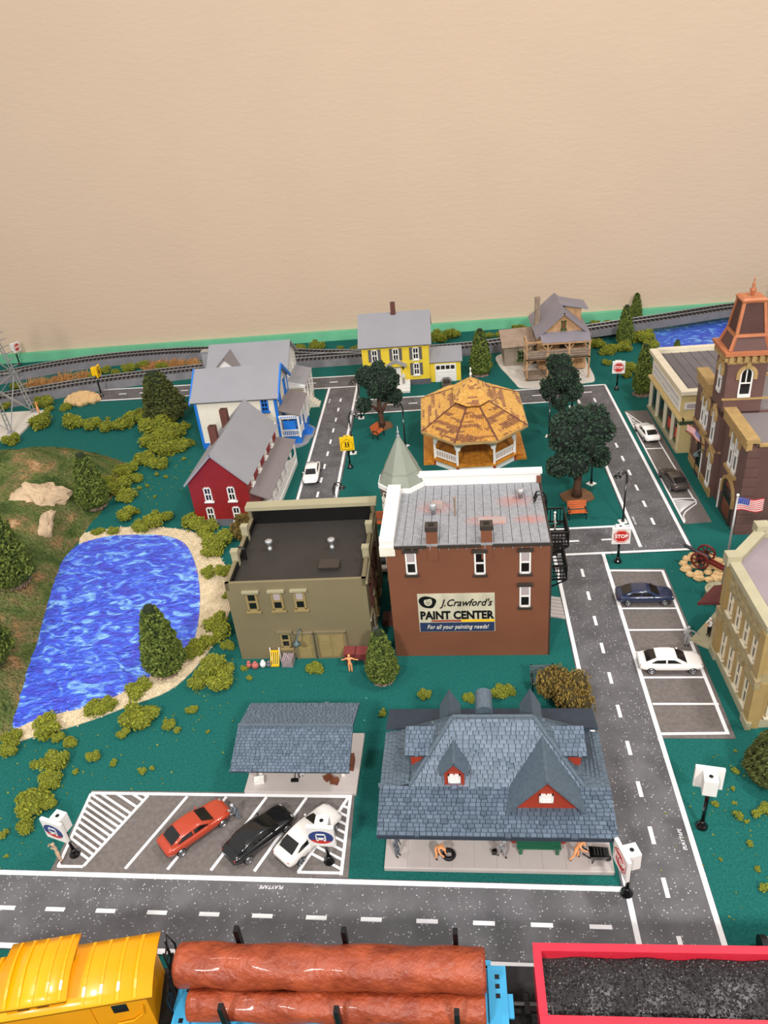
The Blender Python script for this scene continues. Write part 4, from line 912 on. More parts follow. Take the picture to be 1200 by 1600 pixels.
# ================================================================== yellow house with garage
b = thing('yellow_house', 'yellow clapboard house with grey roof and attached garage', 'house', (-1.285, 11.84, 0), -0.3)
W, D = 1.075, 0.98
gable(b, 0, 0, W, D, 0.69, 1.05, 'x', 'yellow_siding', 'roof_grey', 0.05, 0.022, 0.09, 'shutter')
for x, z in ((0.205, 0.43), (0.545, 0.43), (0.865, 0.43), (0.865, 0.17), (0.205, 0.17)): window(b, x, 0, z, 0.10, 0.20, shut='shutter', t=0.016)
o = bpart('chimney', 'brown_chimney', b, (0.49, 0.44, 0.95, 0.565, 0.52, 1.235)); bpart('chimney_flue', 'black', o, (0.505, 0.455, 1.234, 0.55, 0.505, 1.238))
d = bpart('front_door', 'white', b, (0.47, -0.014, 0.09, 0.61, 0.0, 0.34)); bpart('door_panel', 'white', d, (0.49, -0.02, 0.11, 0.59, -0.013, 0.2), (0.49, -0.02, 0.22, 0.59, -0.013, 0.32))
part('portico_roof', 'roof_grey', b, lambda m: [m.slab([(0.54, -0.14, 0.455), (0.54 + s * 0.17, -0.14, 0.365), (0.54 + s * 0.17, 0.0, 0.365), (0.54, 0.0, 0.455)], 0.016) for s in (-1, 1)])
part('portico_gable', 'yellow_siding', b, lambda m: m.prism([(0.40, 0.365), (0.68, 0.365), (0.54, 0.44)], 'y', -0.12, 0.0))
for x in (0.43, 0.65): bpart('portico_bracket', 'black', b, (x - 0.008, -0.03, 0.28, x + 0.008, 0.0, 0.36))
for k in range(4): bpart('front_step', 'white', b, (0.53, -0.34 + k * 0.08, 0, 0.75, -0.26 + k * 0.08 + 0.0, 0.03 + k * 0.025))
gable(b, W, 0.06, W + 0.50, 0.62, 0.335, 0.48, 'x', 'yellow_siding', 'roof_grey', 0.03, 0.018, 0.0, None, 'garage_walls')
d = bpart('garage_door', 'white', b, (W + 0.085, 0.045, 0.0, W + 0.425, 0.06, 0.30)); 
for i in range(4): bpart('garage_pane', 'glass_dark', d, (W + 0.105 + i * 0.078, 0.04, 0.215, W + 0.165 + i * 0.078, 0.046, 0.275))
for i in range(3): bpart('garage_panel', 'white', d, (W + 0.10, 0.039, 0.015 + i * 0.062, W + 0.41, 0.046, 0.068 + i * 0.062))

# ================================================================== log house
tag(MB().prism([tuple(p) for p in smooth_loop([(0.95, 12.4), (1.04, 12.0), (1.13, 11.6), (1.22, 11.38), (1.65, 11.345), (2.2, 11.42), (2.37, 11.55), (2.38, 12.3), (2.34, 13.0), (1.4, 13.05), (0.95, 12.9)], 4)], 'z', 0, 0.009).build('gravel_pad', 'concrete_white'), 'white irregular ground pad under the log house', 'pavement', None, 'structure')
b = thing('log_house', 'tan log house with steep violet-grey roof and balcony', 'house', (1.56, 12.0, 0), 0)
W, D = 0.74, 1.02
gable(b, 0, 0, W, D, 0.63, 0.955, 'y', 'wood_tan', 'violet_roof', 0.065, 0.022, 0.03, None)
o = window(b, 0.37, 0, 0.70, 0.075, 0.135, fm='green_frame', gm='crate_brown', rows=1, cols=1, t=0.016)
for x in (0.14, 0.60): window(b, x, 0, 0.45, 0.11, 0.07, fm='green_frame', rows=1, cols=2, t=0.014)
bpart('balcony_door', 'dark_trim', b, (0.32, -0.008, 0.39, 0.42, 0, 0.56)); bpart('lower_door', 'dark_trim', b, (0.32, -0.008, 0.05, 0.42, 0, 0.28))
o = part('chimney', 'wood_grey', b, lambda m: m.box(-0.02, 0.44, 0.0, 0.055, 0.53, 1.09)); bpart('chimney_cap', 'wood_grey', o, (-0.026, 0.434, 1.075, 0.061, 0.536, 1.092))
part('dormer_walls', 'wood_tan', b, lambda m: m.prism([(0.46, 0.66), (0.72, 0.66), (0.72, 0.87), (0.46, 0.93)], 'y', 0.45, 0.80))
part('dormer_roof', 'violet_roof', b, lambda m: m.slab([(0.37, 0.40, 0.985), (0.82, 0.40, 0.885), (0.82, 0.87, 0.885), (0.37, 0.87, 0.985)], 0.02))
part('balcony_awning', 'violet_roof', b, lambda m: m.slab([(0.0, 0.0, 0.665), (0.0, -0.27, 0.585), (0.76, -0.27, 0.585), (0.76, 0.0, 0.665)], 0.014))
for z0, xl in ((0.355, -0.25), (0.035, -0.25)):
    for i in range(7):
        y = -0.385 + i * 0.055; bpart('deck_plank', 'wood_grey', b, (xl, y, z0, 0.74 if z0 > 0.1 else 0.5, y + 0.05, z0 + 0.018))
for x in (-0.24, 0.08, 0.41, 0.72): bpart('balcony_post', 'wood_tan', b, (x - 0.012, -0.385, 0.0, x + 0.012, -0.361, 0.64 if x < 0 else 0.585))
bpart('balcony_post', 'wood_tan', b, (-0.252, -0.04, 0.0, -0.228, -0.016, 0.64))
part('balcony_beam', 'wood_tan', b, lambda m: [m.bar((-0.24, -0.373, 0.64), (0.0, -0.373, 0.64), 0.022), m.bar((-0.24, -0.373, 0.64), (-0.24, -0.03, 0.64), 0.022), m.bar((-0.25, -0.373, 0.36), (0.74, -0.373, 0.36), 0.024), m.bar((0.0, -0.3, 0.575), (0.76, -0.3, 0.575), 0.02)])
part('brace', 'wood_tan', b, lambda m: [m.bar((x, -0.373, 0.50), (x + s * 0.07, -0.373, 0.575), 0.012) for x in (-0.24, 0.08, 0.41, 0.72) for s in (-1, 1) if not (x < 0 and s < 0) and not (x > 0.7 and s > 0)] + [m.bar((x, -0.373, 0.26), (x + 0.08, -0.373, 0.345), 0.012) for x in (-0.24, 0.08, 0.41)])
for z in (0.41, 0.45, 0.49): part('balcony_rail', 'wood_grey', b, lambda m: [m.bar((-0.24, -0.375, z), (0.72, -0.375, z), 0.014, 0.03)])
gable_ = None
part('shed_walls', 'wood_shed', b, lambda m: m.prism([(0.36, 0.0), (0.92, 0.0), (0.92, 0.43), (0.36, 0.345)], 'x', -0.53, -0.04))
part('shed_roof', 'shed_roof', b, lambda m: m.slab([(-0.57, 0.30, 0.355), (-0.02, 0.30, 0.375), (-0.02, 0.96, 0.465), (-0.57, 0.96, 0.445)], 0.018))
window(b, -0.25, 0.36, 0.10, 0.12, 0.16, fm='green_frame', t=0.02)
# ================================================================== corner storefront (tan, green shopfront)
b = thing('corner_storefront', 'tan and green corner storefront with long white name boards', 'building', (2.92, 8.93, 0), 0)
W, D, H = 1.9, 1.47, 0.85
bpart('walls', 'store_yellow', b, (0.0, 0.0, 0.46, W, D, 0.80), (0.10, 0.0, 0.0, W, D, 0.46))
bpart('roof_deck', 'store_roof', b, (0.06, 0.06, 0.78, W - 0.05, D - 0.05, 0.805))
for i in range(15): bpart('roof_seam', 'store_roof', b, (0.10 + i * 0.12, 0.06, 0.805, 0.108 + i * 0.12, D - 0.05, 0.811))
bpart('cornice', 'tan_white', b, (-0.05, -0.05, 0.80, 0.05, D + 0.05, H), (0.05, -0.05, 0.80, W, 0.05, H), (0.05, D - 0.04, 0.80, W, D + 0.05, H + 0.01))
bpart('shopfront_ledge', 'store_yellow', b, (-0.045, -0.045, 0.455, 0.02, D + 0.02, 0.485), (0.0, -0.045, 0.455, W, 0.02, 0.485))
o = bpart('name_board', 'white', b, (-0.012, 0.10, 0.525, 0.0, D - 0.06, 0.715))
for r_, (z_, h_) in enumerate(((0.655, 0.035), (0.575, 0.028))):          # rows of worn, unreadable lettering
    m = MB(); y = 0.16
    while y < D - 0.14:
        w_ = random.uniform(0.012, 0.03)
        if not (r_ == 1 and (0.50 < y < 0.58 or 0.93 < y < 1.0)): m.box(-0.0135, y, z_ + random.uniform(0, 0.008), -0.0115, y + w_ * 0.6, z_ + h_)
        y += w_ + 0.008
    tag(m.build('worn_lettering', 'curtain', o), None, None, None, 'stuff')
o = bpart('side_board', 'white', b, (0.02, -0.012, 0.60, 0.75, 0.0, 0.685)); text('board_text', 'W', 0.075, 'black', o, (0.225, -0.0145, 0.642), FRONT, bold=0.003)
bpart('board_panel', 'curtain', o, (0.045, -0.0135, 0.615, 0.15, -0.0115, 0.672))
o = bpart('notice', 'white', b, (0.145, -0.012, 0.51, 0.235, 0.0, 0.585)); bpart('notice_print', 'curtain', o, (0.165, -0.0135, 0.53, 0.215, -0.0115, 0.57))
for y in (0.015, 0.345, 0.70, 1.08, D - 0.03): bpart('column', 'tan_white', b, (-0.012, y - 0.02, 0.0, 0.03, y + 0.02, 0.46))
bpart('corner_pier', 'store_yellow', b, (-0.01, -0.01, 0, 0.14, 0.10, 0.46)); bpart('pier_cap', 'store_green', b, (-0.02, -0.02, 0.395, 0.15, 0.11, 0.455))
for ya, yb in ((0.04, 0.325), (0.365, 0.68), (0.72, 1.06), (1.10, D - 0.05)):
    o = bpart('shop_bay', 'store_green', b, (0.02, ya, 0.0, 0.06, yb, 0.46)); bpart('shop_pane', 'glass_dark', o, (0.012, ya + 0.04, 0.10, 0.022, yb - 0.04, 0.34))
    if ya < 0.5: bpart('window_poster', 'red_poster', o, (0.008, ya + 0.06, 0.13, 0.012, ya + 0.18, 0.26))
bpart('shop_sill', 'olive_light', b, (-0.03, 0.0, 0, 0.03, D, 0.035))
bpart('side_entrance', 'black', b, (0.16, -0.006, 0.0, 0.42, 0.0, 0.42))

# ================================================================== fire station with tower
b = thing('fire_station', 'brown brick fire station with copper-roofed tower', 'building', (2.95, 7.0, 0), -2.6)
D, W = 1.75, 1.6
def arch(w_, h, n=10, r=None):
    r = w_ / 2; return [(-r, 0), (r, 0)] + [(r * math.cos(a), h - r + r * math.sin(a)) for a in (math.pi * i / n for i in range(n + 1))]
def arch_window(parent, x, y, z, w_, h, rz_, fm='white', gm='glass_dark', hood='firehouse_trim', split=True):
    m = MB(); pts = arch(w_, h); inn = [(p[0] * 0.76, 0.02 + p[1] * 0.93) for p in pts]; n = len(pts)
    for i in range(n):
        j = (i + 1) % n; a, c, d, e = pts[i], pts[j], inn[j], inn[i]
        m.add([(a[0], -0.014, a[1]), (c[0], -0.014, c[1]), (d[0], -0.014, d[1]), (e[0], -0.014, e[1]), (a[0], 0.002, a[1]), (c[0], 0.002, c[1]), (d[0], 0.002, d[1]), (e[0], 0.002, e[1])], [(0, 1, 2, 3), (0, 4, 5, 1), (3, 2, 6, 7)])
    if split: m.box(-w_ / 2, -0.012, h * 0.48, w_ / 2, 0.0, h * 0.52); m.box(-0.006, -0.01, h * 0.5, 0.006, 0.0, h * 0.96)
    m.box(-w_ / 2, -0.02, 0, w_ / 2, 0.002, 0.035)
    o = m.build('arched_window', fm, parent, loc=(x, y, z), rot=(0, 0, R(rz_)))
    part('pane', gm, o, lambda q: q.prism(inn, 'y', -0.004, 0.002))
    if hood:
        m = MB(); r0, r1 = w_ / 2 + 0.004, w_ / 2 + 0.04; zc = h - w_ / 2; k = 12
        for i in range(k):
            a0, a1 = math.pi * i / k, math.pi * (i + 1) / k; q = []
            for yy in (-0.026, 0.002):
                for rr, aa in ((r0, a0), (r1, a0), (r1, a1), (r0, a1)): q.append((rr * math.cos(aa), yy, zc + rr * math.sin(aa)))
            m.add(q, [(0, 1, 2, 3), (4, 7, 6, 5), (0, 4, 5, 1), (2, 6, 7, 3), (1, 5, 6, 2), (0, 3, 7, 4)])
        m.box(-r1, -0.026, zc - 0.05, -r0, 0.002, zc); m.box(r0, -0.026, zc - 0.05, r1, 0.002, zc); m.box(-0.02, -0.034, zc + r1 - 0.02, 0.02, 0.0, zc + r1 + 0.03)
        m.build('arch_hood', hood, o)
    return o
# near engine wing (a little set back), far wing and tower flush with the street
bpart('engine_wing', 'firehouse_brown', b, (0.03, 0.0, 0, W, 0.80, 1.02)); bpart('far_wing', 'firehouse_brown', b, (-0.02, 0.80, 0, W, D, 1.06))
bpart('wing_roof', 'roof_brown_grey', b, (0.12, 0.04, 1.02, W, 0.82, 1.035), (0.12, 0.82, 1.06, W, D - 0.04, 1.075))
pw = bpart('near_parapet', 'firehouse_trim', b, (-0.005, -0.01, 1.075, 0.125, 0.80, 1.115)); bpart('dentil_band', 'firehouse_trim', b, (0.005, -0.006, 0.99, 0.06, 0.80, 1.075))
for i in range(9): bpart('dentil', 'firehouse_trim', pw, (-0.002, 0.03 + i * 0.085, 1.01, 0.02, 0.07 + i * 0.085, 1.075))
pw = bpart('far_parapet', 'firehouse_trim', b, (-0.06, 1.22, 1.165, 0.075, D + 0.01, 1.205)); bpart('dentil_band', 'firehouse_trim', b, (-0.045, 1.22, 1.06, 0.06, D, 1.165))
for i in range(6): bpart('dentil', 'firehouse_trim', pw, (-0.055, 1.25 + i * 0.085, 1.10, -0.03, 1.29 + i * 0.085, 1.165))
bparts('side_coping', 'firehouse_trim', b, (0.125, -0.015, 1.035, W, 0.035, 1.06), (0.08, D - 0.04, 1.075, W, D, 1.11))
bparts('string_course', 'firehouse_trim', b, (-0.035, 0.80, 0.56, -0.018, D, 0.58), (0.0, 0.785, 0.56, 0.03, 0.80, 0.58), (-0.04, 0.79, 1.195, 0.45, 0.81, 1.215))
for i in range(9): bparts('quoin', 'firehouse_brown', b, (0.022, -0.012, 0.04 + i * 0.11, 0.16, 0.01, 0.12 + i * 0.11))
bpart('plinth', 'firehouse_trim', b, (-0.032, 0.79, 0, -0.018, D, 0.10))
# upper windows
for y in (0.30, 0.45): arch_window(b, 0.03, y, 0.58, 0.10, 0.42, -90)
bpart('window_sill', 'firehouse_trim', b, (-0.005, 0.20, 0.545, 0.03, 0.55, 0.578))
for y in (1.28, 1.42): arch_window(b, -0.02, y, 0.64, 0.10, 0.36, -90)
bpart('window_sill', 'firehouse_trim', b, (-0.055, 1.18, 0.60, -0.02, 1.52, 0.635))
arch_window(b, -0.02, 0.99, 0.60, 0.10, 0.40, -90); arch_window(b, -0.02, 0.93, 0.08, 0.11, 0.44, -90)
# engine door and entrance
o = arch_window(b, 0.03, 0.36, 0.0, 0.36, 0.46, -90, fm='dark_trim', gm='crate_brown', split=False)
for i in range(4):
    for k in range(2): bpart('door_light', 'glass_dark', o, (-0.115 + i * 0.062, -0.012, 0.22 + k * 0.075, -0.068 + i * 0.062, -0.004, 0.28 + k * 0.075))
bpart('downpipe', 'white', b, (0.0, 0.575, 0.0, 0.014, 0.59, 0.36))
o = arch_window(b, -0.02, 1.34, 0.0, 0.20, 0.52, -90, fm='dark_trim', gm='glass_dark', split=True); bpart('door_trim', 'white', b, (-0.035, 1.235, 0.0, -0.022, 1.25, 0.40))
part('wall_lamp', 'pipe_grey', b, lambda m: [m.tube([(-0.02, 1.08, 0.46), (-0.10, 1.08, 0.47), (-0.14, 1.08, 0.44)], 0.006, 6), m.lathe([(0.04, 0), (0.03, 0.02), (0.008, 0.04)], 10, (-0.14, 1.08, 0.40))])
# tower
tx0, ty0, tw = -0.02, 0.80, 0.39
bpart('tower_shaft', 'firehouse_brown', b, (tx0, ty0, 1.0, tx0 + tw, ty0 + tw, 1.62))
arch_window(b, tx0 + tw / 2, ty0, 1.225, 0.13, 0.32, 0); arch_window(b, tx0, ty0 + tw / 2, 1.225, 0.11, 0.32, -90)
bpart('tower_frieze', 'firehouse_trim', b, (tx0 - 0.015, ty0 - 0.015, 1.60, tx0 + tw + 0.015, ty0 + tw + 0.015, 1.625))
for i in range(6):
    q = i * (tw - 0.02) / 5
    bpart('tower_bracket', 'firehouse_trim', b, (tx0 + q - 0.01, ty0 - 0.045, 1.625, tx0 + q + 0.03, ty0, 1.70)); bpart('tower_bracket', 'firehouse_trim', b, (tx0 - 0.045, ty0 + q - 0.01, 1.625, tx0, ty0 + q + 0.03, 1.70))
bpart('tower_neck', 'firehouse_trim', b, (tx0 + 0.0, ty0, 1.62, tx0 + tw, ty0 + tw, 1.70))
def frustum(m, c, h0, z0, h1, z1): m.add([(c[0] + sx * h0, c[1] + sy * h0, z0) for sx, sy in ((-1, -1), (1, -1), (1, 1), (-1, 1))] + [(c[0] + sx * h1, c[1] + sy * h1, z1) for sx, sy in ((-1, -1), (1, -1), (1, 1), (-1, 1))], [(3, 2, 1, 0), (4, 5, 6, 7), (0, 1, 5, 4), (1, 2, 6, 5), (2, 3, 7, 6), (3, 0, 4, 7)])
tc = (tx0 + tw / 2, ty0 + tw / 2)
bpart('tower_eave', 'copper', b, (tc[0] - 0.255, tc[1] - 0.255, 1.70, tc[0] + 0.255, tc[1] + 0.255, 1.735))
part('lower_roof', 'slat_brown', b, lambda m: frustum(m, tc, 0.195, 1.735, 0.145, 1.875)); part('roof_band', 'copper', b, lambda m: frustum(m, tc, 0.165, 1.87, 0.158, 1.90))
part('upper_roof', 'slat_brown', b, lambda m: frustum(m, tc, 0.140, 1.90, 0.098, 2.215)); part('roof_cap', 'copper', b, lambda m: [frustum(m, tc, 0.118, 2.21, 0.126, 2.235), frustum(m, tc, 0.126, 2.235, 0.10, 2.255)])
for sx in (-1, 1):
    for sy in (-1, 1): part('corner_rib', 'copper', b, lambda m: m.bar((tc[0] + sx * 0.142, tc[1] + sy * 0.142, 1.90), (tc[0] + sx * 0.100, tc[1] + sy * 0.100, 2.215), 0.03)); part('corner_rib', 'copper', b, lambda m: m.bar((tc[0] + sx * 0.195, tc[1] + sy * 0.195, 1.735), (tc[0] + sx * 0.148, tc[1] + sy * 0.148, 1.875), 0.03))
for k in range(14):
    t = k / 14; h = 0.140 - 0.042 * t + 0.003
    part('louver_slat', 'slat_brown', b, lambda m: [m.box(tc[0] - h + 0.02, tc[1] - h - 0.003, 1.905 + 0.31 * t, tc[0] + h - 0.02, tc[1] - h + 0.004, 1.905 + 0.31 * t + 0.012), m.box(tc[0] - h - 0.003, tc[1] - h + 0.02, 1.905 + 0.31 * t, tc[0] - h + 0.004, tc[1] + h - 0.02, 1.905 + 0.31 * t + 0.012)])
part('tower_finial', 'copper', b, lambda m: m.lathe([(0.02, 2.25), (0.012, 2.27), (0.03, 2.295), (0.034, 2.315), (0.012, 2.34), (0.018, 2.36), (0.016, 2.375), (0.005, 2.39), (0.008, 2.41), (0.001, 2.45)], 12, (tc[0], tc[1], 0)), True)
o = bpart('chimney_stub', 'store_yellow', b, (0.15, 1.52, 1.07, 0.23, 1.60, 1.25)); bpart('stub_cap', 'store_yellow', o, (0.14, 1.51, 1.25, 0.24, 1.61, 1.275))

# ================================================================== tan bank with chamfered corner
b = thing('bank_building', 'tan corner bank with tall windows and chamfered entrance', 'building', (2.21, 4.35, 0), -0.5)
L = 0.82; H = 0.98; CH = 0.42
foot = [(0, 0), (1.6, 0), (1.6, L + CH), (CH * 0.88, L + CH), (0, L)]
m = MB(); m.prism(foot, 'z', 0, H - 0.06); m.build('walls', 'bank_tan', b)
m = MB(); m.prism([(0.04, 0.04), (1.6, 0.04), (1.6, L + CH - 0.04), (CH * 0.88 + 0.02, L + CH - 0.04), (0.04, L - 0.02)], 'z', H - 0.06, H - 0.05); m.build('roof_deck', 'bank_roof', b)
def wallbar(name, mat, z0, z1, out, inn): 
    m = MB(); pts = [(0, 0), (0, L), (CH * 0.88, L + CH), (1.6, L + CH)]
    for a, c in zip(pts, pts[1:]):
        a, c = Vector((a[0], a[1], 0)), Vector((c[0], c[1], 0)); d = (c - a).normalized(); n = Vector((-d.y, d.x, 0))
        q = [a + n * out - d * out * 0.4, c + n * out + d * out * 0.4, c - n * inn, a - n * inn]; m.prism([(p.x, p.y) for p in q], 'z', z0, z1)
    m.box(-out * 0.98, -out, z0 + 0.001, 1.6, inn, z1 + 0.0012); return m.build(name, mat, b)
wallbar('parapet_cap', 'bank_cap', H - 0.01, H + 0.02, 0.03, 0.055); wallbar('parapet_wall', 'bank_cap', H - 0.06, H - 0.01, 0.015, 0.045)
wallbar('frieze', 'bank_trim', H - 0.22, H - 0.06, 0.014, 0.0); wallbar('belt_course', 'bank_trim', 0.46, 0.54, 0.022, 0.0); wallbar('plinth', 'bank_cap', 0.0, 0.07, 0.022, 0.0)
for (x, y) in ((0.0, L), (CH * 0.88, L + CH)): bpart('parapet_block', 'bank_cap', b, (x - 0.05, y - 0.05, H - 0.02, x + 0.06, y + 0.05, H + 0.07))
for y in (0.015, L - 0.015): bpart('pilaster', 'bank_tan', b, (-0.03, y - 0.05, 0.0, 0.0, y + 0.05, 0.46), (-0.026, y - 0.045, 0.54, 0.0, y + 0.045, H - 0.06)); bpart('pilaster_foot', 'bank_cap', b, (-0.042, y - 0.06, 0, 0.0, y + 0.06, 0.075)); bpart('capital', 'bank_trim', b, (-0.04, y - 0.06, 0.42, 0, y + 0.06, 0.5))
for i in range(4):
    y = 0.14 + i * 0.178
    for z0, h in ((0.10, 0.27), (0.56, 0.24)): window(b, 0.0, y, z0, 0.072, h, 'left', fm='tan_white', rows=2, cols=1, t=0.014); bpart('window_crown', 'bank_trim', b, (-0.024, y - 0.055, z0 + h, 0.0, y + 0.055, z0 + h + 0.055))
for i in range(6):
    x = 0.15 + i * 0.22
    for z0, h in ((0.10, 0.27), (0.56, 0.24)): window(b, x, 0.0, z0, 0.09, h, 'front', fm='tan_white', rows=2, cols=1, t=0.014)
bparts('front_pilaster', 'bank_tan', b, *[(x - 0.03, -0.03, 0, x + 0.03, 0, 0.46) for x in (0.03, 0.26, 0.48)])
ang = math.atan2(CH, CH * 0.88); ca = Vector((CH * 0.44, L + CH / 2, 0)); nd = Vector((-math.sin(ang), math.cos(ang), 0)); td = Vector((math.cos(ang), math.sin(ang), 0))
part('entrance_awning', 'awning_maroon', b, lambda m: m.add([ca + td * s * 0.16 + nd * o_ + Vector((0, 0, z_)) for s in (-1, 1) for o_, z_ in ((0.0, 0.50), (0.26, 0.36), (0.26, 0.33), (0, 0.47))], [(0, 1, 2, 3), (4, 7, 6, 5), (0, 4, 5, 1), (1, 5, 6, 2), (2, 6, 7, 3), (3, 7, 4, 0)]))
part('entrance_door', 'dark_trim', b, lambda m: m.obox(ca + nd * 0.003 + Vector((0, 0, 0.17)), (0.16, 0.02, 0.32), Matrix.Rotation(ang, 3, 'Z')))
for k in range(2): part('entrance_step', 'bank_cap', b, lambda m: m.prism([tuple((ca + td * s * (0.26 - 0.03 * k) + nd * o_)[:2]) for s, o_ in ((-1, 0.0), (1, 0.0), (1, 0.24 - 0.07 * k), (-1, 0.24 - 0.07 * k))], 'z', 0.018 * k, 0.018 * (k + 1)))
# ================================================================== cars
def section_loft(stations, ring):
    m = MB(); vs = []; fs = []; n = None
    for st in stations:
        r = ring(*st); n = len(r); vs += r
    k = len(stations)
    for i in range(k - 1):
        for j in range(n): fs.append((i * n + j, i * n + (j + 1) % n, (i + 1) * n + (j + 1) % n, (i + 1) * n + j))
    fs += [tuple(range(n)), tuple(range((k - 1) * n, k * n))[::-1]]
    m.add(vs, fs); return m
def body_ring(x, w_, zb, zt):
    out = []
    for i in range(20):
        a = 2 * math.pi * i / 20; c, s = math.cos(a), math.sin(a); e = 0.42
        out.append((x, w_ * math.copysign(abs(c) ** e, c), (zb + zt) / 2 + (zt - zb) / 2 * math.copysign(abs(s) ** e, s)))
    return out
def cab_ring(x, w_, zb, zt):
    h = zt - zb
    half = [(w_, zb), (w_ * 0.985, zb + 0.3 * h), (w_ * 0.94, zb + 0.6 * h), (w_ * 0.87, zb + 0.86 * h), (w_ * 0.74, zb + 0.97 * h), (w_ * 0.4, zt)]
    return [(x, y, z) for y, z in half] + [(x, -y, z) for y, z in half[::-1]]
BODY = [(-0.262, 0.070, 0.052, 0.088), (-0.250, 0.088, 0.040, 0.099), (-0.215, 0.097, 0.034, 0.106), (-0.13, 0.102, 0.032, 0.107), (0.0, 0.103, 0.032, 0.104), (0.10, 0.103, 0.032, 0.101), (0.18, 0.101, 0.034, 0.094), (0.235, 0.092, 0.040, 0.083), (0.258, 0.075, 0.048, 0.070), (0.264, 0.060, 0.054, 0.062)]
CAB = [(-0.215, 0.080, 0.095, 0.106), (-0.17, 0.085, 0.095, 0.131), (-0.125, 0.087, 0.095, 0.148), (-0.06, 0.088, 0.095, 0.155), (0.0, 0.088, 0.095, 0.154), (0.04, 0.087, 0.095, 0.145), (0.085, 0.086, 0.092, 0.120), (0.125, 0.084, 0.090, 0.101)]
def car(name, label, paint, loc, rz, hubs='chrome', roof=None, sz=1.0):
    t = thing(name, label, 'car', (loc[0], loc[1], 0.0075), rz, 'model cars')
    if sz != 1: t.scale = (sz, sz, sz)
    section_loft(BODY, body_ring).build('body', paint, t, True); section_loft(CAB, cab_ring).build('cabin', roof or paint, t, True)
    part('windshield', 'glass_dark', t, lambda m: m.add([(0.043, -0.060, 0.146), (0.043, 0.060, 0.146), (0.088, 0.068, 0.1225), (0.122, 0.070, 0.1055), (0.122, -0.070, 0.1055), (0.088, -0.068, 0.1225), (0.043, -0.06, 0.14), (0.043, 0.06, 0.14), (0.12, 0.07, 0.098), (0.12, -0.07, 0.098)], [(0, 1, 2, 5), (5, 2, 3, 4), (0, 6, 7, 1), (3, 8, 9, 4)]))
    part('rear_window', 'glass_dark', t, lambda m: m.add([(-0.128, -0.060, 0.1495), (-0.128, 0.060, 0.1495), (-0.172, 0.066, 0.1335), (-0.206, 0.064, 0.1125), (-0.206, -0.064, 0.1125), (-0.172, -0.066, 0.1335), (-0.128, -0.06, 0.143), (-0.128, 0.06, 0.143), (-0.2, 0.064, 0.105), (-0.2, -0.064, 0.105)], [(0, 5, 2, 1), (5, 4, 3, 2), (0, 1, 7, 6), (3, 4, 9, 8)]))
    for s in (-1, 1):
        def yy(z): return s * (0.0905 - 0.10 * (z - 0.10) - 4.2 * (z - 0.10) ** 2)
        for pts in ([(-0.165, 0.112), (-0.125, 0.135), (-0.052, 0.140), (-0.052, 0.110)], [(-0.038, 0.110), (-0.038, 0.140), (0.018, 0.137), (0.070, 0.110)]):
            part('side_window', 'glass_dark', t, lambda m: m.add([(x, yy(z) + s * 0.001, z) for x, z in pts] + [(x, yy(z) - s * 0.006, z) for x, z in pts], [(0, 1, 2, 3), (0, 4, 5, 1), (1, 5, 6, 2), (2, 6, 7, 3), (3, 7, 4, 0)]))
        for x in (-0.165, 0.168):
            o = part('wheel', 'tyre', t, lambda m: m.tube([(x, s * 0.078, 0.036), (x, s * 0.098, 0.036), (x, s * 0.103, 0.036)], [0.0355, 0.0355, 0.031], 16))
            part('hub', hubs, o, lambda m: [m.tube([(x, s * 0.100, 0.036), (x, s * 0.105, 0.036)], 0.009, 8)] + [m.bar((x, s * 0.104, 0.036), (x + 0.023 * math.cos(a), s * 0.104, 0.036 + 0.023 * math.sin(a)), 0.006, 0.004) for a in (k * 1.2566 for k in range(5))] + [m.tube([(x + 0.024 * math.cos(a), s * 0.104, 0.036 + 0.024 * math.sin(a)) for a in (k * 0.5236 for k in range(12))], 0.003, 4, True)])
        part('wing_mirror', paint, t, lambda m: m.ball((0.072, s * 0.100, 0.112), 0.010, 8, (0.8, 1.1, 0.8)))
        part('headlight', 'silver', t, lambda m: m.ball((0.243, s * 0.066, 0.073), 0.013, 8, (1.0, 1.3, 0.6)))
        part('tail_light', 'sign_red', t, lambda m: m.ball((-0.252, s * 0.068, 0.086), 0.010, 8, (0.6, 1.6, 0.7)))
    part('bumper', 'tyre', t, lambda m: m.box(-0.262, -0.062, 0.040, -0.256, 0.062, 0.056))
    return t
for k_, c_, r_ in (('paint_red', (172, 62, 38), 0.25), ('paint_black', (22, 22, 23), 0.2), ('paint_pearl', (224, 218, 212), 0.25), ('paint_white', (240, 234, 228), 0.3), ('paint_navy', (36, 46, 72), 0.22), ('paint_grey', (62, 56, 52), 0.25)): M(k_, c_, r_, 0.01, 3, coat=0.5)
car('sedan', 'orange-red model sedan parked in the slanted bays', 'paint_red', (-1.935, 3.472), 44)
car('sedan', 'black model sedan parked beside the orange-red one', 'paint_black', (-1.455, 3.41), 47)
car('sedan', 'pearl white model sedan behind the bus-stop sign', 'paint_pearl', (-1.10, 3.40), 51)
car('sedan', 'dark navy model sedan in the topmost bay of the long lot', 'paint_navy', (1.80, 5.955), -2.5)
car('sedan', 'white model sedan in the long lot next to the bank', 'paint_white', (1.79, 5.03), -2.5, roof=None)
car('sedan', 'white model sedan parked at the kerb by the storefront', 'paint_white', (2.665, 9.45), 95)
car('sedan', 'dark grey model sedan parked at the kerb by the fire station', 'paint_grey', (2.655, 8.15), 97)
car('sedan', 'white model sedan driving down the street past the red house', 'paint_white', (-1.775, 8.81), -88)
car('sedan', 'white model car on the cross street seen between two buildings', 'paint_pearl', (-0.76, 6.78), 90)
car('small_car', 'dark brown model car in front of the yellow garage', 'paint_grey', (0.05, 11.66), -90, sz=0.75)

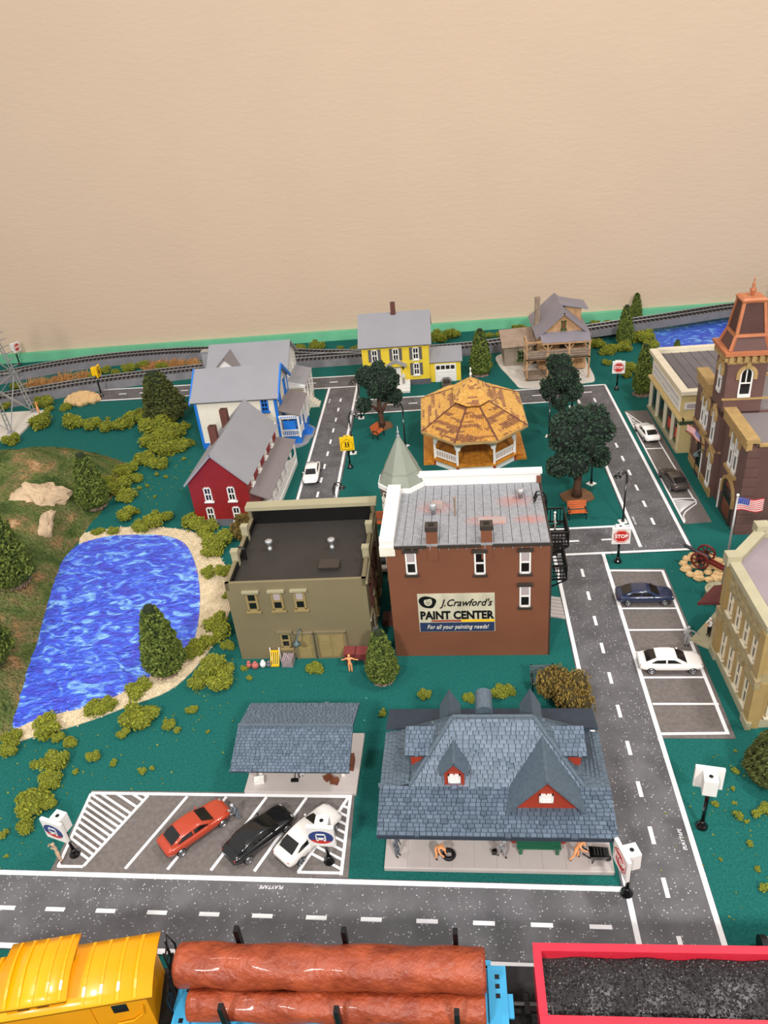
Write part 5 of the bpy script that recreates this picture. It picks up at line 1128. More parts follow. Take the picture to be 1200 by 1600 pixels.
# ================================================================== signs
def sign(label, cat, loc, rz, kind, pole='black', group=None, h=0.43):
    t = thing('sign_post', label, cat, (loc[0], loc[1], 0.006), rz, group)
    part('base', 'gloss_black', t, lambda m: m.lathe([(0.040, 0), (0.040, 0.012), (0.028, 0.02), (0.020, 0.05), (0.015, 0.06)], 14), True)
    part('pole', 'gloss_black', t, lambda m: m.cyl(0, 0, 0.05, h - 0.15, 0.014, None, 10), True)
    col = 'sign_yellow' if kind == 'school' else 'white'
    bl = bevel(bpart('head_block', col, t, (-0.045, -0.045, h - 0.16, 0.045, 0.045, h - 0.02)), 0.004); part('socket', 'black', bl, lambda m: m.cyl(0, 0, h - 0.022, h - 0.018, 0.014, None, 12)); part('socket_rim', col, bl, lambda m: m.tube([(0.02 * math.cos(a), 0.02 * math.sin(a), h - 0.019) for a in (k * 0.3927 for k in range(16))], 0.004, 4, True))
    pn = bevel(bpart('panel', col, t, (-0.092, -0.072, h - 0.19, 0.092, -0.045, h)), 0.005)
    zc = h - 0.095; y = -0.0725
    if kind == 'stop':
        part('octagon', 'sign_red', pn, lambda m: m.prism([(0.080 * math.cos(math.pi / 8 + k * math.pi / 4), zc + 0.080 * math.sin(math.pi / 8 + k * math.pi / 4)) for k in range(8)], 'y', y - 0.001, y + 0.002))
        part('octagon_rim', 'white', pn, lambda m: m.tube([(0.070 * math.cos(math.pi / 8 + k * math.pi / 4), y - 0.001, zc + 0.070 * math.sin(math.pi / 8 + k * math.pi / 4)) for k in range(8)], 0.0022, 4, True))
        text('sign_text', 'STOP', 0.056, 'white', pn, (0, y - 0.002, zc), FRONT, bold=0.0018, sx=0.92, ext=0.001)
    elif kind == 'bus':
        def ell(m, rx, rz_, z0, y0, a0=0, a1=6.2832, n=28): m.prism([(rx * math.cos(a0 + (a1 - a0) * k / n), z0 + rz_ * math.sin(a0 + (a1 - a0) * k / n)) for k in range(n)], 'y', y0 - 0.001, y0 + 0.002)
        part('blue_oval', 'bus_blue', pn, lambda m: ell(m, 0.083, 0.062, zc, y)); part('red_arc', 'sign_red', pn, lambda m: ell(m, 0.082, 0.061, zc, y - 0.001, R(205), R(335), 14))
        part('bus_mark', ['white', 'bus_blue'], pn, lambda m: [m.prism([(-0.034, zc - 0.022), (0.034, zc - 0.022), (0.034, zc + 0.02), (0.028, zc + 0.036), (-0.028, zc + 0.036), (-0.034, zc + 0.02)], 'y', y - 0.0035, y - 0.001), m.box(-0.03, y - 0.0035, zc - 0.034, -0.018, y - 0.001, zc - 0.022), m.box(0.018, y - 0.0035, zc - 0.034, 0.03, y - 0.001, zc - 0.022), setattr(m, 'm', 1), m.box(-0.026, y - 0.005, zc + 0.004, 0.026, y - 0.003, zc + 0.026), m.box(-0.027, y - 0.005, zc - 0.015, -0.016, y - 0.003, zc - 0.007), m.box(0.016, y - 0.005, zc - 0.015, 0.027, y - 0.003, zc - 0.007)])
    elif kind == 'school':
        part('pentagon_line', 'black', pn, lambda m: m.tube([(-0.07, y - 0.001, zc - 0.075), (0.07, y - 0.001, zc - 0.075), (0.075, y - 0.001, zc + 0.005), (0, y - 0.001, zc + 0.078), (-0.075, y - 0.001, zc + 0.005)], 0.0024, 4, True))
        part('walker_mark', 'black', pn, lambda m: [(m.ball((x, y - 0.001, zc + 0.024), 0.009, 8, (1, 0.3, 1)), m.bar((x, y - 0.001, zc + 0.015), (x + 0.002, y - 0.001, zc - 0.016), 0.006, 0.015), m.bar((x, y - 0.001, zc - 0.012), (x - 0.012, y - 0.001, zc - 0.045), 0.006, 0.007), m.bar((x, y - 0.001, zc - 0.012), (x + 0.012, y - 0.001, zc - 0.045), 0.006, 0.007), m.bar((x, y - 0.001, zc + 0.01), (x + 0.014, y - 0.001, zc - 0.008), 0.005, 0.005)) for x in (-0.017, 0.017)])
    return t
sign('red octagonal STOP sign standing before the long parking lot', 'stop sign', (1.69, 6.60), -2, 'stop', h=0.45)
sign('red STOP sign at the far corner by the bushes', 'stop sign', (2.61, 11.09), -6, 'stop', h=0.47)
sign('STOP sign seen edge-on at the corner of the front road', 'stop sign', (0.99, 2.98), -76, 'stop', h=0.46)
sign('small red round stop sign by the wall at the far left', 'stop sign', (-8.36, 14.22), 76, 'stop', h=0.46)
sign('white bus-stop sign standing among the slanted parking bays', 'bus sign', (-0.94, 3.23), -4, 'bus', h=0.45)
sign('white bus-stop sign turned sideways left of the parking lot', 'bus sign', (-2.78, 3.31), -19, 'bus', h=0.44)
sign('white bus-stop sign seen from behind on the right lawn', 'bus sign', (1.595, 3.46), 168, 'bus', h=0.52)
sign('yellow school-crossing sign beside the park lamp', 'road sign', (-1.29, 9.02), 2, 'school', h=0.475)
sign('yellow sign turned away by the boulders at the back left', 'road sign', (-5.92, 12.22), 92, 'school', h=0.55)

# ================================================================== street lamps
def street_lamp(label, loc, rz, h=0.62):
    t = thing('street_lamp', label, 'street lamp', (loc[0], loc[1], 0.0), rz, 'street lamps')
    bpart('base_plate', 'white', t, (-0.045, -0.045, 0, 0.045, 0.045, 0.008)); part('pole', 'gloss_black', t, lambda m: m.tube([(0, 0, 0.008), (0, 0, 0.03), (0, 0, 0.06), (0, 0, h - 0.05)], [0.02, 0.018, 0.011, 0.009], 8), True)
    part('arm', 'gloss_black', t, lambda m: [m.tube([(0, 0, h - 0.06), (-0.004, 0, h - 0.02), (-0.02, 0, h + 0.012), (-0.05, 0, h + 0.025), (-0.085, 0, h + 0.012), (-0.10, 0, h - 0.02)], 0.007, 6), m.tube([(-0.02 + 0.022 * (1 - k / 16) * math.cos(k * 0.7) - 0.02, 0, h - 0.015 + 0.022 * (1 - k / 16) * math.sin(k * 0.7)) for k in range(14)], 0.004, 5), m.tube([(0.012, 0, h - 0.14), (0.02, 0, h - 0.10), (0.012, 0, h - 0.04)], 0.004, 5)])
    l = part('lantern_cap', 'gloss_black', t, lambda m: m.lathe([(0.006, 0.03), (0.014, 0.02), (0.038, 0.004), (0.040, -0.004), (0.034, -0.006)], 14, (-0.10, 0, h - 0.04)), True); part('lantern_glass', 'silver', l, lambda m: m.ball((-0.10, 0, h - 0.055), 0.024, 12, (1, 1, 0.8)), True)
    return t
street_lamp('black street lamp rising behind the STOP sign at the long lot', (1.905, 7.36), 10, 0.63)
street_lamp('black street lamp on the lawn between oak and gazebo', (-0.57, 9.58), -35, 0.62)
street_lamp('black street lamp beside the yellow school-crossing sign', (-1.285, 9.45), 180, 0.60)
street_lamp('black street lamp just behind the olive building', (-1.29, 7.50), 170, 0.60)
street_lamp('black street lamp on the lawn right of the gazebo', (1.40, 9.62), 160, 0.64)
street_lamp('black street lamp at the back left corner of the park', (-1.26, 10.62), 0, 0.6)
street_lamp('black street lamp at the back right corner of the park', (1.86, 10.55), 0, 0.6)
street_lamp('street lamp half hidden in the large right oak', (1.72, 8.25), 40, 0.6)

# ================================================================== benches
def bench(label, loc, rz, slat='bench_orange', wd=0.20):
    t = thing('park_bench', label, 'bench', (loc[0], loc[1], 0.0), rz, 'park benches')
    for i in range(3): bpart('seat_slat', slat, t, (-wd / 2, -0.075 + i * 0.026, 0.085, wd / 2, -0.053 + i * 0.026, 0.093))
    for i in range(4): part('back_slat', slat, t, lambda m: m.obox((0, 0.012 + i * 0.007, 0.112 + i * 0.024), (wd, 0.008, 0.020), Matrix.Rotation(-0.28, 3, 'X')))
    for s in (-1, 1):
        x = s * (wd / 2 - 0.012); part('bench_end', 'bench_iron', t, lambda m: [m.bar((x, -0.07, 0), (x, -0.065, 0.085), 0.010), m.bar((x, 0.015, 0), (x, 0.0, 0.088), 0.010), m.bar((x, -0.07, 0.082), (x, 0.005, 0.082), 0.010), m.bar((x, 0.004, 0.085), (x, 0.042, 0.20), 0.010), m.bar((x, -0.07, 0.125), (x, 0.02, 0.125), 0.009), m.bar((x, -0.068, 0.085), (x, -0.07, 0.125), 0.009)])
    return t
bench('orange slatted park bench on the lawn by the brown-based right oak', (1.425, 7.52), 2, wd=0.21)
bench('orange slatted park bench facing the gazebo under the left oak', (-0.985, 9.93), 62, wd=0.20)
bench('orange slatted park bench glimpsed between the two front buildings', (-0.84, 7.50), 0, wd=0.24)
bench('dark green bench behind the station, half hidden by the brown bush', (0.70, 4.86), 0, 'pipe_grey', 0.2)
tag(part('red_ball', 'red_poster', None, lambda m: m.ball((0, 0, 0.022), 0.022, 12), True, (0.735, 4.74, 0.0)), 'little red ball beside the dark green bench', 'ball')

# ================================================================== figures
BASE = dict(pelvis=(0, 0, .52), spine=(0, 0, .66), chest=(0, 0, .77), neck=(0, -.005, .85), head=(0, -.015, .915), crown=(0, -.01, .965))
for s_, k_ in ((-1, 'r'), (1, 'l')): BASE.update({k_ + 'sho': (s_ * .10, 0, .80), k_ + 'elb': (s_ * .135, .01, .655), k_ + 'wri': (s_ * .14, -.03, .52), k_ + 'hip': (s_ * .05, 0, .50), k_ + 'kne': (s_ * .055, -.012, .28), k_ + 'ank': (s_ * .055, .01, .05), k_ + 'toe': (s_ * .065, -.085, .025)})
RAD = dict(pelvis=.078, spine=.072, chest=.083, neck=.036, head=.056, crown=.040, sho=.043, elb=.034, wri=.025, hip=.060, kne=.045, ank=.032, toe=.027)
BONES = [('pelvis', 'spine'), ('spine', 'chest'), ('chest', 'neck'), ('neck', 'head'), ('head', 'crown')] + [p for k in 'rl' for p in (('chest', k + 'sho'), (k + 'sho', k + 'elb'), (k + 'elb', k + 'wri'), ('pelvis', k + 'hip'), (k + 'hip', k + 'kne'), (k + 'kne', k + 'ank'), (k + 'ank', k + 'toe'))]
def zone(a, c):
    if c in ('head', 'crown'): return 0
    if c.endswith('toe'): return 3
    if c.endswith('kne') or c.endswith('ank') or c.endswith('hip'): return 2
    return 1
def person(label, loc, rz, mats, pose=None, hat=None, size=0.205, cat='person'):
    """mats: head and hands, top, trousers, shoes"""
    J = dict(BASE); J.update(pose or {}); names = list(J)
    me = bpy.data.meshes.new('person'); me.from_pydata([J[n] for n in names], [(names.index(a), names.index(c)) for a, c in BONES], [])
    o = bpy.data.objects.new('person', me); C.objects.link(o)
    sk = o.modifiers.new('skin', 'SKIN'); sk.use_smooth_shade = True; sk.branch_smoothing = 0.6
    for i, n in enumerate(names):
        r = RAD[n if n in RAD else n[1:]]; me.skin_vertices[0].data[i].radius = (r, r * (0.8 if n in ('chest', 'spine', 'pelvis') else 1)); me.skin_vertices[0].data[i].use_root = n == 'pelvis'
    sb = o.modifiers.new('sub', 'SUBSURF'); sb.levels = 1; sb.render_levels = 1
    bpy.context.view_layer.update()
    ev = bpy.data.meshes.new_from_object(o.evaluated_get(bpy.context.evaluated_depsgraph_get())); bpy.data.objects.remove(o)
    mb = MB(); segs = [(Vector(J[a]), Vector(J[c]), zone(a, c)) for a, c in BONES]
    mb.v = [tuple(v.co) for v in ev.vertices]
    for p in ev.polygons:
        c = p.center; best = min(segs, key=lambda s: seg_d(c, s[0], s[1])); mb.f.append(list(p.vertices)); mb.mi.append(best[2])
    mb.m = 0
    for k in 'rl':                        # hands: palm, four bent fingers, thumb
        wv, ev_ = Vector(J[k + 'wri']), Vector(J[k + 'elb']); d = (wv - ev_).normalized(); u, n = frame(d); sgn = 1 if k == 'l' else -1
        mb.tube([wv - d * .01, wv + d * .02, wv + d * .045], [.023, .027, .024], 8)
        for q, ln in ((-1.5, .030), (-.5, .036), (.5, .034), (1.5, .026)): b0 = wv + d * .04 + n * q * .011; mb.tube([b0, b0 + d * ln * .55, b0 + d * ln * .9 - u * .012 * sgn, b0 + d * ln - u * .022 * sgn], [.0075, .007, .0065, .005], 6)
        b0 = wv + d * .012 + n * .02; mb.tube([b0, b0 + n * .018 + d * .012, b0 + n * .022 + d * .03], [.009, .008, .006], 6)
    H = Vector(J['head']); up = (Vector(J['crown']) - Vector(J['neck'])).normalized(); fw = Vector((0, -1, 0)); fw = (fw - up * fw.dot(up)); fw = fw.normalized() if fw.length > .2 else Vector((0, -1, 0)); sd = fw.cross(up)
    mb.tube([H + fw * .046 + up * .012, H + fw * .064 - up * .006, H + fw * .048 - up * .012], [.007, .011, .008], 6)
    for s in (-1, 1): mb.ball(tuple(H + sd * s * .054 + up * .002), .014, 6, (.5, .8, 1))
    mb.m = 3
    for s in (-1, 1): mb.ball(tuple(H + fw * .049 + sd * s * .021 + up * .014), .0075, 6)
    mb.tube([H + fw * .050 - sd * .017 - up * .024, H + fw * .053 - up * .026, H + fw * .050 + sd * .017 - up * .024], .004, 5)
    ob = mb.build('person', list(mats), None, True, (loc[0], loc[1], loc[2] if len(loc) > 2 else 0.0), (0, 0, R(rz))); ob.scale = (size,) * 3
    if hat:
        c = H + up * .03; m = MB()
        m.tube([c + up * .002, c + up * .012, c + up * .016, c + up * .050, c + up * .058], [.074, .074, .058, .052, .03], 14); m.build('hat', hat, ob, True)
    else:
        m = MB(); m.ball((0, 0, 0), 0.061, 10, (1.0, 1.05, 0.9)); m.v = [tuple(H + fw * (-.006) + up * .022 + Vector(v)) for v in m.v if True]; keep = []
        for f in m.f:
            c = sum((Vector(m.v[i]) for i in f), Vector()) / len(f) - H
            if c.dot(up) > .026 or (c.dot(fw) < -.015 and c.dot(up) > -.01): keep.append(f)
        m.f = keep; m.mi = [0] * len(keep); m.build('hair', mats[1] if mats[0] == mats[1] else mats[3], ob, True)
    return tag(ob, label, cat, 'little railway figures')
OR = ('skin_plastic', 'skin_plastic', 'skin_plastic', 'black'); GR = ('grey_plastic', 'grey_plastic', 'grey_plastic', 'black'); SL = ('slate_plastic', 'slate_plastic', 'slate_plastic', 'charcoal'); BG = ('beige_plastic', 'beige_plastic', 'beige_plastic', 'brown_chimney'); WH = ('skin_plastic', 'white', 'black', 'black')
bend = dict(spine=(0, -.06, .63), chest=(0, -.17, .68), neck=(0, -.25, .70), head=(0, -.31, .69), crown=(0, -.355, .68), rsho=(-.10, -.18, .69), lsho=(.10, -.18, .69), relb=(-.12, -.22, .54), lelb=(.12, -.22, .54), rwri=(-.08, -.30, .42), lwri=(.08, -.30, .42), rkne=(-.07, -.06, .29), lkne=(.08, -.02, .28), rank=(-.08, .0, .05), rtoe=(-.09, -.09, .025), lank=(.09, .07, .05), ltoe=(.10, -.02, .025))
push = dict(spine=(0, -.05, .64), chest=(0, -.12, .73), neck=(0, -.18, .79), head=(0, -.23, .84), crown=(0, -.25, .885), rsho=(-.10, -.12, .75), lsho=(.10, -.12, .75), relb=(-.13, -.17, .60), lelb=(.13, -.17, .60), rwri=(-.12, -.30, .53), lwri=(.12, -.30, .53), lkne=(.06, -.12, .30), lank=(.06, -.08, .05), ltoe=(.07, -.17, .025), rkne=(-.06, .06, .29), rank=(-.06, .20, .08), rtoe=(-.065, .14, .03))
crouch = dict(pelvis=(0, .06, .30), spine=(0, .0, .42), chest=(0, -.05, .52), neck=(0, -.08, .60), head=(0, -.105, .665), crown=(0, -.11, .715), rsho=(-.10, -.05, .55), lsho=(.10, -.05, .55), relb=(-.14, -.10, .42), lelb=(.14, -.10, .42), rwri=(-.08, -.20, .36), lwri=(.08, -.20, .36), rhip=(-.055, .05, .29), lhip=(.055, .05, .29), rkne=(-.09, -.13, .30), lkne=(.09, -.08, .12), rank=(-.085, -.07, .05), rtoe=(-.09, -.16, .025), lank=(.085, .12, .05), ltoe=(.09, .05, .025))
person('grey standing figure at the left end of the station platform', (-0.47, 3.24, 0.041), 50, SL, dict(relb=(-.15, -.02, .66), rwri=(-.10, -.12, .60)))
person('orange figure bending over a tyre on the station platform', (-0.205, 3.225, 0.041), 55, OR, bend)
person('pale grey figure striding with a black bag on the platform', (0.225, 3.225, 0.041), 40, GR, dict(lkne=(.06, -.10, .29), lank=(.06, -.09, .05), ltoe=(.07, -.18, .025), rkne=(-.06, .03, .28), rank=(-.06, .13, .06), rtoe=(-.065, .06, .025), spine=(0, -.03, .65), chest=(0, -.07, .75), neck=(0, -.10, .83), head=(0, -.125, .895), crown=(0, -.13, .94), rsho=(-.1, -.06, .78), lsho=(.1, -.06, .78)), hat='grey_plastic')
person('orange figure pushing a black wheelbarrow on the platform', (0.705, 3.20, 0.041), 95, OR, push)
person('grey capped figure crouching at the orange-red car bumper', (-1.655, 3.60, 0.0075), -60, ('grey_plastic', 'slate_plastic', 'slate_plastic', 'black'), crouch, hat='silver')
person('orange figure with arms spread before the red hand cart', (-0.95, 5.095), 178, OR, dict(relb=(-.20, -.02, .72), rwri=(-.30, -.06, .66), lelb=(.20, -.02, .72), lwri=(.30, -.06, .66)))
person('beige figure with hands raised to its head by the bus sign', (-2.86, 3.255, 0.0075), -30, BG, dict(relb=(-.22, -.05, .83), rwri=(-.11, -.11, .90), lelb=(.22, -.05, .83), lwri=(.11, -.11, .90)))
person('pale grey figure waving beside the long parking lot', (2.005, 5.285, 0.006), -8, GR, dict(lelb=(.22, -.02, .74), lwri=(.32, -.06, .70), relb=(-.16, -.03, .67), rwri=(-.10, -.10, .66)), hat='grey_plastic', size=0.22)
person('figure in white shirt and black trousers at the bank entrance', (2.215, 5.365, 0.0375), -70, WH, dict(relb=(-.14, -.08, .67), rwri=(-.06, -.17, .68), lelb=(.14, -.08, .67), lwri=(.06, -.17, .68)), hat='white')
person('orange figure leaning on the foot of the steel tower', (-6.78, 11.60, 0.02), 60, OR, dict(relb=(-.10, -.12, .86), rwri=(-.06, -.2, .95), lelb=(.10, -.12, .86), lwri=(.06, -.2, .95)))
person('grey figure with a black broom under the platform shelter', (-1.235, 3.93, 0.037), 30, SL, dict(relb=(-.13, -.08, .66), rwri=(-.05, -.16, .60), lelb=(.14, -.06, .64), lwri=(.05, -.17, .50)))
person('white figure standing on the yellow house steps', (-0.635, 11.70, 0.082), -10, ('white', 'white', 'grey_plastic', 'black'), size=0.19)
person('white figure on the black fire escape', (0.915, 5.83, 0.93), 90, ('white', 'white', 'curtain', 'black'), dict(BASE, rkne=(-.06, -.03, .28)), size=0.19)

# ================================================================== small props
tag(part('tyre', 'tyre', None, lambda m: m.tube([(0.034 * math.cos(a), 0.034 * math.sin(a), 0.014) for a in (k * 0.3142 for k in range(20))], 0.014, 8, True), True, (-0.125, 3.235, 0.041)), 'black tyre lying at the bending orange figure', 'tyre')
wb = thing('wheelbarrow', 'glossy black wheelbarrow pushed along the platform', 'wheelbarrow', (0.79, 3.195, 0.041), -2, None)
part('tub', 'gloss_black', wb, lambda m: m.add([(0.02, -0.032, 0.04), (0.10, -0.026, 0.036), (0.10, 0.026, 0.036), (0.02, 0.032, 0.04), (0.0, -0.042, 0.085), (0.125, -0.036, 0.08), (0.125, 0.036, 0.08), (0.0, 0.042, 0.085)], [(3, 2, 1, 0), (4, 5, 6, 7), (0, 1, 5, 4), (1, 2, 6, 5), (2, 3, 7, 6), (3, 0, 4, 7)]))
for s in (-1, 1): part('handle', 'gloss_black', wb, lambda m: m.tube([(0.11, s * 0.018, 0.035), (0.0, s * 0.026, 0.055), (-0.045, s * 0.026, 0.10)], 0.0045, 6)); part('leg', 'gloss_black', wb, lambda m: m.tube([(0.03, s * 0.024, 0.045), (0.02, s * 0.026, 0.0)], 0.0045, 6))
part('wheel', 'gloss_black', wb, lambda m: m.tube([(0.125, -0.008, 0.02), (0.125, 0.008, 0.02)], 0.02, 14))
part('load', 'gloss_black', wb, lambda m: [m.ball((0.03 + 0.02 * (k % 4), -0.02 + 0.02 * (k // 4), 0.082), 0.016, 8) for k in range(12)])
tag(part('shoulder_bag', 'gloss_black', None, lambda m: m.box(-0.016, -0.009, 0, 0.016, 0.009, 0.04), loc=(0.18, 3.245, 0.041)), 'little black bag beside the pale grey striding figure', 'bag')
def crate(label, loc, sz, mat, rz=0, slats=True):
    t = thing('crate', label, 'crate', loc, rz, 'crates and boxes'); x, y, z = sz
    bpart('box', mat, t, (-x / 2, -y / 2, 0, x / 2, y / 2, z))
    if slats:
        for s in (-1, 1): bpart('batten', mat, t, (s * (x / 2 - 0.008) - 0.006, -y / 2 - 0.004, 0.0, s * (x / 2 - 0.008) + 0.006, y / 2 + 0.004, z + 0.004))
        part('cross_brace', mat, t, lambda m: m.bar((-x / 2 + 0.01, -y / 2 - 0.003, 0.01), (x / 2 - 0.01, -y / 2 - 0.003, z - 0.01), 0.008))
    return t
crate('tall brown wooden crate at the right end of the shelter platform', (-0.855, 4.02, 0.037), (0.055, 0.10, 0.075), 'crate_brown', -3)
crate('brown trunk lying turned on the shelter platform', (-1.02, 3.90, 0.037), (0.06, 0.035, 0.03), 'crate_brown', 45)
crate('brown trunk lying level beside the turned one', (-0.965, 3.865, 0.037), (0.06, 0.042, 0.03), 'crate_brown', -12)
crate('white carton at the front of the shelter platform', (-1.545, 3.885, 0.037), (0.075, 0.05, 0.035), 'white', 10, False)
crate('grey carton behind the white one on the shelter platform', (-1.60, 3.97, 0.037), (0.07, 0.05, 0.035), 'curtain', -20, False)
tag(part('broom', 'black', None, lambda m: [m.tube([(0, 0, 0.012), (0.02, 0.03, 0.15)], 0.004, 6), m.box(-0.03, -0.012, 0, 0.025, 0.012, 0.016)], loc=(-1.27, 3.885, 0.037)), 'black broom held by the grey figure under the shelter', 'broom')
c = crate('grey slatted crate with diagonal brace by the olive back door', (-1.535, 5.235, 0.0), (0.10, 0.10, 0.075), 'crate_grey', -3)
for i in range(5): bpart('top_slat', 'crate_grey', c, (-0.046 + i * 0.02, -0.05, 0.075, -0.031 + i * 0.02, 0.05, 0.082))
part('top_brace', 'curtain', c, lambda m: m.bar((-0.04, 0.045, 0.085), (0.04, -0.045, 0.085), 0.010, 0.005))
t = thing('yellow_slide', 'small yellow slatted ramp leaning on the olive wall', 'slide', (-1.655, 5.245, 0.0), -1)
for i in range(5): part('slat', 'slide_yellow', t, lambda m: m.bar((-0.036 + i * 0.018, -0.045, 0.01), (-0.036 + i * 0.018, 0.03, 0.115), 0.009, 0.008))
for i in range(2): part('cross_bar', 'slide_yellow', t, lambda m: m.bar((-0.04, -0.045 + i * 0.075, 0.012 + i * 0.105), (0.04, -0.045 + i * 0.075, 0.012 + i * 0.105), 0.014))
for s in (-1, 1): part('post', 'white', t, lambda m: m.bar((s * 0.042, 0.03, 0.0), (s * 0.042, 0.04, 0.15), 0.010))
def sack(label, loc, mat, sq): tag(part('sack', mat, None, lambda m: [m.ball((0, 0, 0.03), 0.035, 10, sq, 0.05), m.ball((0.002, 0, 0.062), 0.018, 8)], True, loc), label, 'sack', 'sacks by the olive wall')
sack('larger pink sack standing left of the white one', (-1.835, 5.19, 0), 'sack_pink', (1.0, 0.85, 1.05)); sack('smaller pink sack leaning at the far left', (-1.895, 5.20, 0), 'sack_pink', (0.7, 0.7, 0.8)); sack('white sack between the pink ones and the yellow ramp', (-1.765, 5.205, 0), 'white', (0.85, 0.85, 1.05)); sack('grey lump beside the white sack', (-1.71, 5.20, -0.005), 'roadbed', (0.7, 0.6, 0.6))
t = thing('hand_cart', 'dark red two-lidded hand cart against the olive building', 'cart', (-0.905, 5.225, 0), -3)
bpart('body', 'cart_red', t, (-0.10, -0.045, 0.06, 0.10, 0.045, 0.13)); bpart('lid', 'cart_red', t, (-0.105, -0.06, 0.13, -0.004, 0.05, 0.145)); bpart('lid', 'cart_red', t, (0.004, -0.06, 0.13, 0.105, 0.05, 0.145))
for x in (-0.08, 0.08): bpart('leg', 'cart_red', t, (x - 0.008, -0.04, 0, x + 0.008, -0.024, 0.06)); bpart('leg', 'cart_red', t, (x - 0.008, 0.024, 0, x + 0.008, 0.04, 0.06))
# cannon on its stones
rk = thing('rock_bed', 'round bed of tan stones under the cannon', 'rocks', (2.50, 6.42, 0), 0)
random.seed(21)
for k in range(30):
    a, q = (k * 0.46, 0.17) if k < 14 else (random.uniform(0, 6.28), 0.15 * math.sqrt(random.random())); x, y = q * 1.15 * math.cos(a), q * 1.25 * math.sin(a)
    part('stone', 'rock_tan', rk, lambda m: m.ball((0, 0, 0), random.uniform(0.04, 0.055), 8, (1, 1, 0.7), 0.12), False, (x, y, 0.018))
cn = thing('cannon', 'dark iron cannon on a red two-wheeled carriage', 'cannon', (2.475, 6.43, 0.055), -38)
part('barrel', 'cannon_iron', cn, lambda m: m.tube([(-0.20, 0, 0.155), (-0.19, 0, 0.152), (-0.09, 0, 0.128), (0.02, 0, 0.10), (0.06, 0, 0.09), (0.075, 0, 0.087)], [0.014, 0.017, 0.018, 0.024, 0.022, 0.01], 12), True)
bpart('cradle', 'cannon_iron', cn, (-0.06, -0.025, 0.05, 0.07, 0.025, 0.09))
for s in (-1, 1):
    o = part('wheel', 'cannon_wood', cn, lambda m: m.tube([(0.082 * math.cos(a), s * 0.085, 0.085 + 0.082 * math.sin(a)) for a in (k * 0.2618 for k in range(24))], 0.011, 6, True), True)
    part('hub', 'black', o, lambda m: m.tube([(0, s * 0.072, 0.085), (0, s * 0.10, 0.085)], 0.018, 10))
    for k in range(8): part('spoke', 'cannon_wood', o, lambda m: m.bar((0, s * 0.085, 0.085), (0.078 * math.cos(k * 0.785), s * 0.085, 0.085 + 0.078 * math.sin(k * 0.785)), 0.012, 0.009))
    part('trail', 'cannon_wood', cn, lambda m: m.bar((0.03, s * 0.022, 0.07), (0.27, s * 0.018, 0.012), 0.02, 0.03))
part('axle', 'cannon_wood', cn, lambda m: m.bar((0, -0.085, 0.085), (0, 0.085, 0.085), 0.016))
# flagpole in a round planter, and the small flag on the fire station
def flag_cloth(parent, wd, ht, loc, rz, tilt=0.0, droop=0.12):
    o = link('flag', None, parent, loc, (0, tilt, R(rz))); n = 12
    def pt(u, v): return (u * wd, 0.018 * math.sin(u * 7 + v), v * ht - droop * u * wd)
    def patch(m, u0, u1, v0, v1, t):
        for i in range(n):
            a, c = u0 + (u1 - u0) * i / n, u0 + (u1 - u0) * (i + 1) / n; q = [pt(a, v0), pt(c, v0), pt(c, v1), pt(a, v1)]
            m.add([(p[0], p[1] - t, p[2]) for p in q] + [(p[0], p[1] + t, p[2]) for p in q], [(0, 1, 2, 3), (7, 6, 5, 4), (0, 4, 5, 1), (2, 6, 7, 3)])
    for k in range(13): part('stripe', 'flag_red' if k % 2 == 0 else 'white', o, lambda m: patch(m, 0, 1, k / 13, (k + 1) / 13, 0.0015))
    part('canton', 'flag_blue', o, lambda m: patch(m, 0, 0.42, 6 / 13, 1.0, 0.003))
    tag(part('stars', 'white', o, lambda m: [m.ball((lambda p: (p[0], p[1] + sgn * 0.0035, p[2]))(pt(0.03 + 0.36 * (i + 0.5) / 6, 6 / 13 + 7 / 13 * (j + 0.5) / 5)), 0.0035, 4, (1, 0.3, 1)) for i in range(6) for j in range(5) for sgn in (-1, 1)]), None, None, None, 'stuff')
    return o
fp = thing('flagpole', 'tall grey flagpole with striped flag in a round planter', 'flagpole', (2.485, 5.945, 0), 0)
part('planter', 'bank_cap', fp, lambda m: m.lathe([(0.115, 0), (0.122, 0.01), (0.122, 0.085), (0.128, 0.09), (0.128, 0.10), (0.105, 0.10), (0.10, 0.085)], 24), True); part('planter_soil', 'bank_cap', fp, lambda m: m.cyl(0, 0, 0.0, 0.088, 0.10, None, 24))
part('pole', 'steel_grey', fp, lambda m: m.tube([(0.03, 0.02, 0.05), (0.03, 0.02, 1.10)], [0.014, 0.009], 10), True); part('ball', 'white', fp, lambda m: m.ball((0.03, 0.02, 1.11), 0.014, 10), True)
flag_cloth(fp, 0.235, 0.125, (0.035, 0.02, 0.955), 0, 0.0)
ff = thing('wall_flag', 'small striped flag on a slanted pole over the station arch', 'flag', (2.95, 8.32, 0.40), 0)
part('pole', 'crate_brown', ff, lambda m: m.tube([(0.03, -0.12, 0.06), (-0.16, 0.02, 0.20)], 0.008, 8))
flag_cloth(ff, 0.16, 0.09, (-0.015, -0.09, 0.09), 145, 0.0, -0.75)
# boulders at the back left road end
rk = thing('rock_pile', 'heap of tan boulders at the end of the back road', 'rocks', (-6.18, 12.02, 0), 0)
for k in range(34):
    r_ = 1 - k / 34; a = k * 2.4; q = 0.24 * math.sqrt(r_)
    part('boulder', 'rock_tan', rk, lambda m: m.ball((0, 0, 0), random.uniform(0.06, 0.085), 8, (1, 1, 0.8), 0.1), False, (q * 1.1 * math.cos(a), q * 0.75 * math.sin(a), 0.03 + 0.11 * (1 - r_)))
